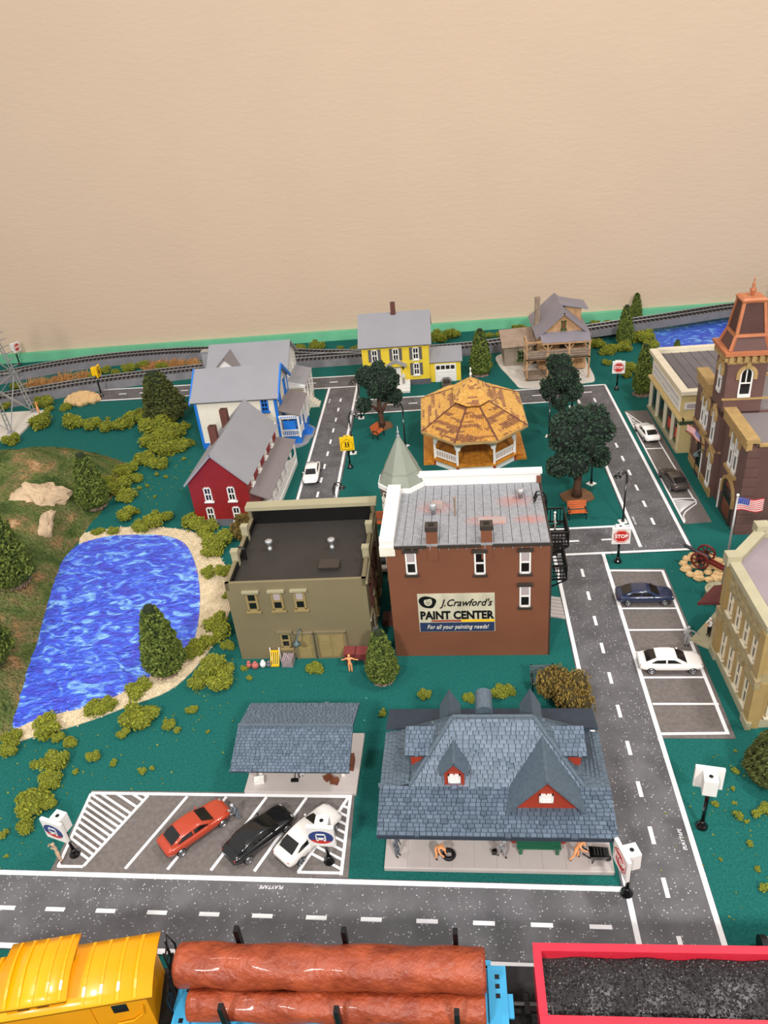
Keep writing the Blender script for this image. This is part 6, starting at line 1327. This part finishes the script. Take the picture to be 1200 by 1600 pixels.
# lattice tower on its slab
tw_ = thing('lattice_tower', 'silver steel lattice tower on a white slab', 'tower', (-7.30, 11.22, 0), 0)
bpart('slab', 'concrete_white', tw_, (-0.60, -0.62, 0, 0.58, 0.48, 0.03))
def tp(sx, sy, z): h = 0.42 - 0.095 * z; return Vector((sx * h, sy * h, z))
for sx in (-1, 1):
    for sy in (-1, 1):
        part('leg', 'silver', tw_, lambda m: [m.bar(tp(sx, sy, 0.03) + Vector((o_ * 0.03, 0, 0)), tp(sx, sy, 2.1) + Vector((o_ * 0.02, 0, 0)), 0.014) for o_ in (-1, 1)] + [m.bar(tp(sx, sy, 0.06 + k * 0.085) + Vector((-0.028, 0, 0)), tp(sx, sy, 0.06 + k * 0.085 + 0.04) + Vector((0.028, 0, 0)), 0.012) for k in range(23)])
        bpart('footing', 'silver', tw_, (sx * 0.42 - 0.05, sy * 0.42 - 0.05, 0.03, sx * 0.42 + 0.05, sy * 0.42 + 0.05, 0.05))
for k in range(3):
    z0, z1 = 0.05 + k * 0.7, 0.05 + (k + 1) * 0.7
    for a, c in (((-1, -1), (1, -1)), ((1, -1), (1, 1)), ((1, 1), (-1, 1)), ((-1, 1), (-1, -1))):
        part('brace', 'silver', tw_, lambda m: [m.bar(tp(*a, z0), tp(*c, z1), 0.012), m.bar(tp(*c, z0), tp(*a, z1), 0.012), m.bar(tp(*a, z1), tp(*c, z1), 0.014)])
part('ladder', 'silver', tw_, lambda m: [m.bar((0.44 - 0.095 * z, 0.30, z), (0.50 - 0.095 * z, 0.42, z), 0.012) for z in (0.1 + 0.11 * k for k in range(18))])
# ================================================================== vegetation
random.seed(11)
def conifer_mesh(n, chip, fat=1.0, prof=None, mat='conifer'):
    """unit-height cone tree: foliage crumbs over a dark core"""
    def rad(z): return 0.265 * fat * ((1 - ((z - 0.06) / 0.94)) ** 0.58) * min(1, 0.62 + (z - 0.06) * 3.2)
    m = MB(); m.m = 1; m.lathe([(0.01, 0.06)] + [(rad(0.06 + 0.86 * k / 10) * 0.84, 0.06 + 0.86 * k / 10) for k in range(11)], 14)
    m.m = 0
    for i in range(n):
        z = 0.06 + 0.93 * (1 - math.sqrt(1 - random.random() * 0.985)); a = random.random() * 6.2832; r = rad(z) * random.uniform(0.84, 1.06) * (1 + 0.07 * math.sin(z * 40 + 3 * a))
        m.chip((r * math.cos(a), r * math.sin(a), z + random.uniform(-0.01, 0.01)), chip * random.uniform(0.7, 1.3), 1.5)
    return m.mesh('foliage', [mat, 'conifer_core'])
CM = {'big': conifer_mesh(3000, 0.018), 'mid': conifer_mesh(1700, 0.024), 'dark': conifer_mesh(2400, 0.020, 1.15, mat='conifer_dark')}
trunk_m = MB().tube([(0, 0, 0), (0, 0, 0.1)], [0.04, 0.03], 8).mesh('trunk', 'bark')
def mulch_mesh():
    m = MB()
    for i in range(170):
        a = random.random() * 6.2832; r = 0.2 * math.sqrt(random.random()); m.chip((r * math.cos(a), r * math.sin(a), 0.008 + 0.03 * (1 - r / 0.2)), 0.022, 1.6)
    return m.mesh('mulch', 'mulch')
mulch_m = mulch_mesh()
def conifer(label, x, y, h, wd, kind='mid', z=None, lean=(0, 0), rz=0):
    t = thing('conifer_tree', label, 'tree', (x, y, hill_z(x, y) if z is None else z), rz, 'cone-shaped trees'); t.rotation_euler = (lean[0], lean[1], R(rz))
    f = wd / (0.53 * h)
    for nm, me in (('foliage', CM[kind]), ('trunk', trunk_m), ('mulch_base', mulch_m)):
        o = link(nm, me, t); o.scale = (h * f, h * f, h) if nm == 'foliage' else (h * 0.8, h * 0.8, h)
    return t
conifer('tall green conifer standing at the near edge of the pond', -2.66, 5.19, 0.82, 0.40, 'big', 0.0)
conifer('green conifer between the olive and red-brick buildings', -0.655, 4.99, 0.60, 0.30, 'big', 0.0)
conifer('green conifer at the right foot of the hill behind the pond', -4.50, 8.26, 0.82, 0.44, 'big', rz=40)
conifer('large conifer on the hill at the left picture edge, upper one', -4.62, 6.40, 0.94, 0.50, 'big', rz=80)
conifer('large conifer on the hill at the left picture edge, lower one', -4.28, 5.18, 0.80, 0.48, 'big', rz=120)
conifer('dark olive conifer leaning left behind the blue-trimmed house', -4.35, 11.0, 0.90, 0.62, 'dark', lean=(0, -0.12))
conifer('green conifer right of the yellow garage', 0.62, 12.08, 0.84, 0.38, 'mid')
conifer('slim green conifer in front of the railway bridge', 3.14, 13.02, 0.76, 0.30, 'mid')
conifer('small green conifer by the wall behind the bridge', 3.60, 14.24, 0.58, 0.24, 'mid')
conifer('green conifer left of the corner storefront', 2.93, 10.86, 0.84, 0.30, 'mid')
conifer('tiny conifer beside the creek behind the storefront', 3.86, 12.45, 0.26, 0.15, 'mid')
conifer('tall conifer at the right picture edge behind the tower', 6.12, 13.3, 1.35, 0.62, 'mid')
conifer('dark conifer at the right edge above the lawn', 2.20, 3.86, 0.52, 0.36, 'dark')

def oak_mesh(seed, n=2600):
    random.seed(seed); m = MB(); blobs = [(0, 0, 0.74, 0.19)]
    for k in range(9): a = k * 2.4; blobs.append((0.17 * math.cos(a), 0.17 * math.sin(a), random.uniform(0.46, 0.84), random.uniform(0.11, 0.16)))
    blobs += [(0.24, 0.02, 0.42, 0.11), (-0.24, -0.02, 0.40, 0.11), (0.03, 0, 0.90, 0.10)]
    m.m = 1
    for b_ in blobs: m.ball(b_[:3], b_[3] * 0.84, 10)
    m.m = 0
    for i in range(n):
        b_ = random.choice(blobs); d = Vector((random.gauss(0, 1), random.gauss(0, 1), random.gauss(0, 1))).normalized(); q = Vector(b_[:3]) + d * b_[3] * random.uniform(0.82, 1.05)
        m.chip(q, 0.019 * random.uniform(0.7, 1.3), 1.2)
    return m.mesh('crown', ['oak_leaf', 'oak_core'])
OK_ = [oak_mesh(5), oak_mesh(8)]
oak_trunk = MB(); oak_trunk.tube([(0, 0, 0), (0.005, 0, 0.12), (-0.01, 0.01, 0.3), (0.0, 0, 0.6)], [0.055, 0.04, 0.034, 0.02], 10); oak_trunk.tube([(0, 0, 0.2), (0.09, 0.0, 0.34), (0.2, 0, 0.42)], [0.03, 0.022, 0.014], 8); oak_trunk.tube([(0, 0, 0.22), (-0.10, -0.02, 0.34), (-0.2, -0.02, 0.40)], [0.026, 0.02, 0.012], 8)
oak_trunk = oak_trunk.mesh('trunk', 'bark', True)
soil_m = MB().prism([(0.17 * math.cos(k * 0.785) * (1.15 if k % 2 else 0.95), 0.15 * math.sin(k * 0.785)) for k in range(8)], 'z', 0, 0.016).mesh('soil_mound', 'soil')
def oak(label, x, y, h, v, rz):
    t = thing('oak_tree', label, 'tree', (x, y, 0), rz, 'dark park oaks')
    for nm, me in (('crown', OK_[v]), ('trunk', oak_trunk), ('soil_mound', soil_m)): o = link(nm, me, t); o.scale = (h, h, h)
oak('dark green oak in front of the yellow house steps', -0.93, 10.27, 1.0, 0, 20)
oak('dark green oak in front of the log house', 1.63, 10.08, 0.98, 1, 70)
oak('largest dark green oak right of the gazebo, branches low', 1.50, 7.95, 1.17, 0, 200)

def bush_mesh(nb, n, seed, mats, chip=0.085):
    random.seed(seed); m = MB(); bl = [(0, 0, 0.42, 0.62)]
    for k in range(nb): a = k * 2.4 + random.random(); q = random.uniform(0.3, 0.68); bl.append((q * math.cos(a), q * math.sin(a), random.uniform(0.22, 0.7), random.uniform(0.28, 0.45)))
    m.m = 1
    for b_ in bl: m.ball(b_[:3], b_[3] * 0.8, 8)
    m.m = 0
    for i in range(n):
        b_ = random.choice(bl); d = Vector((random.gauss(0, 1), random.gauss(0, 1), random.gauss(0.25, 1))).normalized(); q = Vector(b_[:3]) + d * b_[3] * random.uniform(0.8, 1.1)
        if q.z > 0: m.chip(q, chip * random.uniform(0.6, 1.3), 1.2)
    return m.mesh('foliage', mats)
BM = [bush_mesh(9, 620, 30 + k, ['lichen', 'lichen_core']) for k in range(5)]; BS = [bush_mesh(4, 90, 50 + k, ['lichen', 'lichen_core'], 0.16) for k in range(3)]
BB = [bush_mesh(14, 2400, 70 + k, ['lichen_brown', 'lichen_brown_core'], 0.05) for k in range(2)]
def straw_mesh(seed):
    random.seed(seed); m = MB()
    for i in range(240):
        a = random.random() * 6.28; r = math.sqrt(random.random()); b0 = Vector((r * math.cos(a), r * 0.7 * math.sin(a), 0)); d = Vector((random.uniform(-0.6, 0.6), random.uniform(-0.6, 0.6), random.uniform(0.2, 0.75)))
        m.tube([b0, b0 + d * 0.6, b0 + d + Vector((0, 0, -0.1))], [0.022, 0.018, 0.004], 3)
    return m.mesh('stalks', 'straw')
SM = [straw_mesh(90), straw_mesh(91)]
BUSH = {
    'A': [(-6.50,11.08,0.243), (-6.86,11.98,0.18), (-6.64,11.69,0.097), (-6.36,11.74,0.121), (-5.44,11.20,0.052), (-6.72,10.48,0.167), (-7.54,11.92,0.114)],
    'B': [(-5.93,10.99,0.238), (-5.56,10.84,0.178), (-5.28,10.75,0.143), (-5.04,10.85,0.198), (-4.83,11.02,0.254), (-4.43,10.57,0.265), (-4.12,10.32,0.217), (-4.01,10.61,0.116), (-4.31,10.73,0.172)],
    'C': [(-4.34,10.09,0.214), (-4.05,9.80,0.228), (-3.87,9.89,0.179), (-3.77,10.04,0.111), (-4.26,9.54,0.176), (-3.99,9.34,0.153), (-4.42,9.19,0.200), (-4.22,8.98,0.121), (-4.38,8.71,0.192), (-4.18,8.48,0.143), (-4.55,8.78,0.139)],
    'D': [(-3.71,9.55,0.044), (-3.97,9.11,0.047), (-3.82,9.03,0.042), (-4.10,8.75,0.050), (-4.01,8.80,0.041), (-3.81,8.50,0.031)],
    'E': [(-3.93,8.10,0.056), (-4.01,7.98,0.153), (-4.25,7.66,0.092), (-3.58,7.79,0.173), (-3.48,7.91,0.108), (-3.71,7.69,0.123), (-4.06,7.65,0.099)],
    'F': [(-3.07,7.70,0.185), (-2.88,7.57,0.143), (-2.68,7.28,0.176), (-2.69,7.08,0.135), (-2.64,6.68,0.108), (-2.46,6.69,0.115), (-2.34,6.27,0.059)],
    'G': [(-2.29,5.71,0.186), (-2.40,5.49,0.132), (-2.48,5.39,0.112), (-2.16,5.49,0.081)],
    'H': [(-2.23,5.16,0.179), (-2.09,4.97,0.134), (-2.31,5.00,0.106), (-2.10,5.15,0.090), (-2.29,4.67,0.057), (-2.09,4.43,0.025)],
    'I': [(-2.84,4.92,0.125), (-3.15,4.69,0.134), (-3.04,4.74,0.094), (-2.76,4.56,0.158), (-2.66,4.59,0.130), (-2.81,4.41,0.061), (-2.44,4.50,0.072), (-2.35,4.44,0.039)],
    'J': [(-3.49,4.47,0.143), (-3.37,4.39,0.068), (-3.77,4.39,0.108), (-3.73,4.27,0.090), (-3.24,4.33,0.073), (-2.97,4.18,0.071), (-2.79,4.12,0.043), (-3.07,4.04,0.035), (-3.27,4.12,0.124), (-3.45,4.12,0.055), (-3.24,3.94,0.106), (-3.29,3.72,0.148), (-3.15,3.73,0.067), (-3.25,3.52,0.089), (-3.39,3.47,0.050), (-3.29,3.30,0.022), (-3.37,3.86,0.034), (-2.52,4.03,0.047), (-2.45,4.06,0.032)],
    'K': [(-1.86,5.05,0.038), (-1.94,5.18,0.042)],
    'L': [(-1.28,5.14,0.087)],
    'M': [(-0.64,4.57,0.053), (-0.29,4.77,0.059), (0.08,4.72,0.064), (0.22,4.75,0.053), (0.33,4.76,0.085), (0.41,4.79,0.069)],
    'N': [(2.03,4.10,0.018), (1.97,3.91,0.038), (1.90,3.76,0.026), (1.86,3.53,0.046), (1.90,3.49,0.025), (1.98,3.54,0.054), (2.06,3.57,0.063), (1.86,3.32,0.030), (1.64,3.21,0.016), (1.85,3.14,0.026), (1.84,3.00,0.042), (1.74,3.63,0.034), (1.87,3.64,0.021)],
    'O': [(-2.67,13.96,0.129), (-2.33,13.88,0.178), (-1.88,13.83,0.069), (-1.58,13.63,0.123), (-0.02,13.91,0.193), (0.22,14.06,0.169), (0.89,13.92,0.106), (1.06,13.94,0.083), (1.46,14.16,0.154)],
    'P': [(2.85,14.49,0.094), (3.09,14.22,0.114), (2.68,13.00,0.170), (2.82,12.66,0.186), (3.06,12.76,0.165), (3.31,13.20,0.169), (3.52,13.12,0.22), (3.08,11.71,0.153), (2.97,11.88,0.127), (2.86,11.58,0.096), (3.53,12.81,0.154), (2.68,12.15,0.100), (5.38,14.63,0.133), (4.75,14.57,0.045)],
    'Q': [(-6.32,13.44,0.14), (-7.80,12.90,0.12), (-5.85,13.45,0.14), (-5.62,13.60,0.15), (-6.45,13.15,0.10), (-6.05,13.30,0.11), (-5.20,13.40,0.15)],
    'R': [(-7.42,13.02,0.27), (-7.02,13.15,0.27), (-6.66,13.30,0.20), (-5.40,13.58,0.23), (-5.02,13.60,0.23), (-4.66,13.58,0.18)],
}
INFO = {'A': 'yellow-green foam bush round the foot of the steel tower', 'B': 'yellow-green foam bush in the row behind the hill', 'C': 'yellow-green foam bush in the clump between the hill and the red house',
        'D': 'tiny foam crumb on the felt left of the red house', 'E': 'foam bush on the far shore of the pond', 'F': 'foam bush between the pond shore and the red house', 'G': 'darker foam bush on the shore left of the olive wall',
        'H': 'foam bush on the lawn left of the platform shelter', 'I': 'foam bush along the near shore of the pond', 'J': 'foam bush scattered on the lawn left of the slanted bays', 'K': 'tiny foam tuft by the sacks at the olive wall',
        'L': 'light green bush in front of the tan garage door', 'M': 'foam bush on the lawn behind the station roof', 'N': 'small foam tuft on the right lawn by the bus sign', 'O': 'foam bush along the pale green wall board',
        'P': 'foam bush between the log house and the storefront', 'Q': 'green bush between the two left railway lines', 'R': 'dry orange straw tuft between the two left railway lines'}
PL = {'A': 'foam bushes round the steel tower', 'B': 'foam bushes in the row behind the hill', 'C': 'foam bushes between hill and red house', 'D': 'foam crumbs on the felt left of the red house', 'E': 'foam bushes on the far pond shore',
      'F': 'foam bushes between pond and red house', 'G': 'dark foam bushes by the olive wall and pond', 'H': 'foam bushes on the lawn left of the shelter', 'I': 'foam bushes along the near pond shore', 'J': 'foam bushes on the lawn left of the slanted bays', 'K': 'tiny foam tufts by the sacks', 'L': 'bush at the garage door',
      'M': 'foam bushes on the lawn behind the station', 'N': 'foam tufts on the right lawn', 'O': 'foam bushes along the wall board', 'P': 'foam bushes between log house and storefront', 'Q': 'green bushes between the left railway lines', 'R': 'dry straw tufts between the left railway lines'}
ORD = 'first second third fourth fifth sixth seventh eighth ninth tenth eleventh twelfth thirteenth fourteenth fifteenth sixteenth seventeenth eighteenth nineteenth twentieth'.split()
random.seed(77)
for k, lst in BUSH.items():
    for i, (x, y, r) in enumerate(lst):
        y = min(y, 14.28 - r)
        if k == 'R': me = random.choice(SM)
        else: me = random.choice(BM if r > 0.055 else BS)
        o = link('straw_tuft' if k == 'R' else 'foam_bush', me, None, (x, y, hill_z(x, y) * 0.9 + (0.0 if k not in 'EFGI' else 0.006)), (0, 0, random.uniform(0, 6.28)))
        s = r * (1.0 if k == 'R' else 0.98); o.scale = (s * random.uniform(0.9, 1.15), s * random.uniform(0.9, 1.1), s * (0.62 if k == 'R' else random.uniform(0.75, 0.95)))
        order = sorted(range(len(lst)), key=lambda j: lst[j][0] / (0.854 * lst[j][1] + 2.41)); pos = order.index(i)
        tag(o, INFO[k] if len(lst) == 1 else (ORD[pos] + ' from left of the ' + PL[k]), 'dry grass' if k == 'R' else 'bush', PL[k])
for lab, x, y, s, v in (('large olive-brown round bush beside the road behind the station', 0.87, 4.66, 0.25, 0), ('olive-brown bush at the red house corner behind the olive building', -2.38, 7.50, 0.20, 1)):
    o = link('brown_bush', BB[v], None, (x, y, 0), (0, 0, 1.0)); o.scale = (s, s, s * 1.15); tag(o, lab, 'bush')
m = MB()
for i in range(420):
    k = random.choice('BCDHJN'); x, y, r = random.choice(BUSH[k]); m.chip((x + random.gauss(0, 0.25), y + random.gauss(0, 0.2) - 0.1, 0.006 if hill_z(x, y) == 0 else -1), random.uniform(0.004, 0.012))
tag(m.build('foam_crumbs', 'lichen'), 'loose green foam crumbs strewn over the felt', 'crumbs', None, 'stuff')
# ================================================================== freight train on the front track
RAILZ = 0.142
def bogie(parent, x, wd=0.2):
    o = bpart('bogie', 'black', parent, (x - 0.13, -0.10, RAILZ + 0.03, x + 0.13, 0.10, RAILZ + 0.075))
    for dx in (-0.085, 0.085):
        for s in (-1, 1): part('wheel', 'black', o, lambda m: m.tube([(x + dx, s * 0.07, RAILZ + 0.042), (x + dx, s * 0.092, RAILZ + 0.042)], 0.044, 14))
def coupler(parent, x, d): part('coupler', 'black', parent, lambda m: [m.box(min(x, x + d * 0.05), -0.012, RAILZ + 0.06, max(x, x + d * 0.10), 0.012, RAILZ + 0.085), m.box(x + d * 0.05 - 0.015, -0.03, RAILZ + 0.05, x + d * 0.05 + 0.015, 0.03, RAILZ + 0.095)])
# caboose: local x = 0 at its right end
t = thing('caboose', 'bright yellow caboose with raised cupola roof', 'train car', (-1.735, 2.24, 0), 9.4)
bpart('body', 'caboose_yellow_dark', t, (-1.20, -0.145, 0.21, -0.03, 0.145, 0.56)); bpart('underframe', 'black', t, (-1.26, -0.13, 0.185, 0.05, 0.13, 0.212))
def arched(m, x0, x1, hw, ze, zc, th=0.02):
    n = 8; pts = [(-hw + 2 * hw * i / n, ze + (zc - ze) * (1 - (2 * i / n - 1) ** 2)) for i in range(n + 1)]; m.prism(pts + [(p[0], p[1] - th) for p in pts[::-1]], 'x', x0, x1)
part('roof', 'caboose_yellow', t, lambda m: arched(m, -1.24, 0.02, 0.175, 0.572, 0.605), True)
for i in range(13): x = -1.2 + i * 0.1; 
for x in (-1.15, -1.0, -0.85, -0.34, -0.25, -0.16, -0.07): part('roof_rib', 'caboose_yellow', t, lambda m: arched(m, x - 0.008, x + 0.008, 0.172, 0.577, 0.611))
bpart('cupola', 'caboose_yellow_dark', t, (-0.73, -0.15, 0.55, -0.43, 0.15, 0.665)); part('cupola_roof', 'caboose_yellow', t, lambda m: arched(m, -0.765, -0.395, 0.178, 0.67, 0.705), True)
for x in (-0.71, -0.64, -0.57, -0.5, -0.43): part('cupola_rib', 'caboose_yellow', t, lambda m: arched(m, x - 0.007, x + 0.007, 0.175, 0.675, 0.711))
for x in (-0.64, -0.54): bpart('cupola_window', 'glass_dark', t, (x - 0.03, -0.153, 0.595, x + 0.03, -0.149, 0.645))
for y in (-0.10, 0.10): bpart('cupola_end_window', 'glass_dark', t, (-0.432, y - 0.03, 0.60, -0.427, y + 0.03, 0.65))
for x in (-0.18, -0.90): bpart('side_window', 'glass_dark', t, (x - 0.04, -0.148, 0.42, x + 0.04, -0.144, 0.49))
part('grab_rail', 'caboose_yellow', t, lambda m: m.tube([(-0.22, -0.155, 0.33), (-0.13, -0.157, 0.34), (-0.07, -0.157, 0.39), (-0.06, -0.155, 0.46)], 0.005, 6))
bpart('side_batten', 'caboose_yellow_dark', t, *[(x - 0.004, -0.15, 0.22, x + 0.004, -0.144, 0.55) for x in (-0.33, -1.05)])
part('end_platform', 'black', t, lambda m: [m.box(-0.03, -0.14, 0.212, 0.065, 0.14, 0.232)] + [m.bar((0.058, y, 0.23), (0.058, y, 0.42), 0.010) for y in (-0.13, -0.065, 0.0, 0.065, 0.13)] + [m.bar((0.058, -0.13, z), (0.058, 0.13, z), 0.010) for z in (0.30, 0.36, 0.42)])
part('end_ladder', 'black', t, lambda m: [m.bar((0.05, y, 0.23), (0.05, y, 0.56), 0.009) for y in (0.05, 0.12)] + [m.bar((0.05, 0.05, 0.27 + k * 0.05), (0.05, 0.12, 0.27 + k * 0.05), 0.008) for k in range(6)] + [m.tube([(0.055, 0.16, 0.25), (0.075, 0.165, 0.45), (0.05, 0.16, 0.56), (0.03, 0.15, 0.44), (0.035, 0.16, 0.25)], 0.006, 6)])
part('brake_wheel', 'black', t, lambda m: m.tube([(0.068, -0.06 + 0.04 * math.cos(a), 0.44 + 0.04 * math.sin(a)) for a in (k * 0.449 for k in range(14))], 0.005, 5, True))
bogie(t, -0.22); bogie(t, -0.98); coupler(t, 0.03, 1)
# log car
t = thing('log_car', 'bright blue flat car with black stakes carrying logs', 'train car', (-0.735, 2.19, 0), -0.9)
L2 = 0.86
bpart('deck', 'car_blue', t, (-L2, -0.185, 0.235, L2, 0.185, 0.275)); bpart('side_sill', 'car_blue', t, (-L2, -0.205, 0.21, L2, -0.185, 0.285), (-L2, 0.185, 0.21, L2, 0.205, 0.285))
for s in (-1, 1):
    o = bpart('end_plate', 'car_blue', t, (s * L2 - 0.05, -0.20, 0.275, s * L2 + 0.05, 0.20, 0.295)); bpart('end_step', 'car_blue', t, (s * (L2 + 0.03) - 0.035, -0.06, 0.262, s * (L2 + 0.03) + 0.05, 0.06, 0.278))
    for y in (-0.16, -0.12, 0.04, 0.09, 0.14): bpart('stake_slot', 'black', o, (s * L2 - 0.012, y - 0.012, 0.2945, s * L2 + 0.012, y + 0.012, 0.2965))
    bpart('stake_pocket', 'car_blue', t, (s * L2 - 0.10, 0.19, 0.25, s * L2 - 0.03, 0.235, 0.285)); bpart('stake_pocket', 'car_blue', t, (s * L2 - 0.10, -0.235, 0.25, s * L2 - 0.03, -0.19, 0.285))
for x in (-0.56, 0.04, 0.645):
    for y, z1 in ((-0.192, 0.60), (0.192, 0.64)): part('stake', 'black', t, lambda m: m.bar((x, y, 0.26), (x, y, z1), 0.036, 0.026))
for i in range(12): part('rivet', 'black', t, lambda m: m.ball((-0.72 + i * 0.13, -0.198, 0.286), 0.006, 6))
bogie(t, -0.58); bogie(t, 0.58); coupler(t, L2 + 0.02, 1); coupler(t, -L2 - 0.02, -1)
part('brake_wheel', 'black', t, lambda m: m.tube([(L2 + 0.05 + 0.035 * math.cos(a), -0.16 + 0.035 * math.sin(a), 0.31) for a in (k * 0.5236 for k in range(12))], 0.009, 6, True))
def log(label, y, z, r, x0, x1, seed):
    m = MB(); n, k = 110, 24; vs = []; fs = []
    for i in range(n + 1):
        x = x0 + (x1 - x0) * i / n
        for j in range(k):
            a = 2 * math.pi * j / k; g = noise.noise(Vector((x * 5 + seed, math.cos(a) * 2.2, math.sin(a) * 2.2))) * 0.14 + 0.16 * (abs(math.sin(x * 7 + seed - 1.6 * abs((a % 6.2832) - 1.5708))) - 0.6)
            q = r * (1 + g * 0.55) * (0.93 if i in (0, n) else 1); vs.append((x, q * math.cos(a), q * math.sin(a)))
    for i in range(n):
        for j in range(k): fs.append((i * k + j, i * k + (j + 1) % k, (i + 1) * k + (j + 1) % k, (i + 1) * k + j))
    fs += [tuple(range(k)), tuple(range(n * k, n * k + k))]
    m.add(vs, fs); tag(m.build('log', 'log_red', None, True, (-0.735, 2.19 + y, z), (0, 0, R(-0.9))), label, 'log', 'logs on the blue flat car')
log('large red-brown log lying highest on the blue flat car', 0.055, 0.522, 0.110, -0.87, 0.80, 2.0)
log('red-brown log lying low on the near side of the blue car', -0.080, 0.392, 0.080, -0.80, 0.79, 7.0)
log('red-brown log lying low on the far side of the blue car', 0.080, 0.388, 0.074, -0.80, 0.79, 4.0)
# gondola
t = thing('gondola_car', 'crimson open gondola car heaped with coal', 'train car', (0.33, 2.185, 0), -1.0)
LG = 1.62
bpart('floor_plate', 'black', t, (0, -0.17, 0.21, LG, 0.17, 0.24))
for nm, bx in (('side_wall', (0, -0.195, 0.22, LG, -0.165, 0.49)), ('side_wall', (0, 0.165, 0.22, LG, 0.195, 0.49)), ('end_wall', (-0.002, -0.165, 0.22, 0.028, 0.165, 0.489)), ('end_wall', (LG - 0.028, -0.165, 0.22, LG, 0.165, 0.489)), ('top_rim', (-0.008, -0.203, 0.48, LG + 0.008, -0.160, 0.50)), ('top_rim', (-0.008, 0.160, 0.48, LG + 0.008, 0.203, 0.50)), ('end_rim', (-0.010, -0.160, 0.482, 0.034, 0.160, 0.502)), ('end_rim', (LG - 0.034, -0.160, 0.482, LG + 0.01, 0.160, 0.502))): bpart(nm, 'gondola_red', t, bx)
for i in range(11): bpart('side_rib', 'gondola_red', t, (0.05 + i * 0.15, -0.207, 0.23, 0.07 + i * 0.15, -0.194, 0.485))
bogie(t, 0.3); bogie(t, 1.3); coupler(t, 0, -1)
random.seed(15); m = MB()
def coal_z(x, y): return 0.432 + 0.045 * (1 - (y / 0.165) ** 2) * (0.5 + 0.5 * noise.noise(Vector((x * 2.2, y * 3, 2)))) + 0.02 * noise.noise(Vector((x * 6, y * 6, 9)))
nx, ny = 80, 18; vs = [(0.03 + 1.56 * i / nx, -0.164 + 0.328 * j / ny, coal_z(0.03 + 1.56 * i / nx, -0.164 + 0.328 * j / ny)) for j in range(ny + 1) for i in range(nx + 1)]
m.add(vs, [(j * (nx + 1) + i, j * (nx + 1) + i + 1, (j + 1) * (nx + 1) + i + 1, (j + 1) * (nx + 1) + i) for j in range(ny) for i in range(nx)])
for i in range(5200):
    x, y = random.uniform(0.04, 1.58), random.uniform(-0.156, 0.156); m.chip((x, y, coal_z(x, y) + 0.001), random.uniform(0.006, 0.0115))
tag(m.build('coal_load', 'coal', None, False, (0.33, 2.185, 0), (0, 0, R(-1.0))), 'glossy black coal heaped in the crimson gondola', 'coal', None, 'stuff')
t = thing('metal_spool', 'black and silver cylinder lying beyond the crimson gondola', 'cylinder', (1.66, 2.60, 0.0), -3)
part('barrel', 'silver', t, lambda m: m.tube([(0.03, 0, 0.07), (0.4, 0, 0.07)], 0.062, 18), True); part('flange', 'black', t, lambda m: m.tube([(0.0, 0, 0.07), (0.035, 0, 0.07)], 0.07, 18))
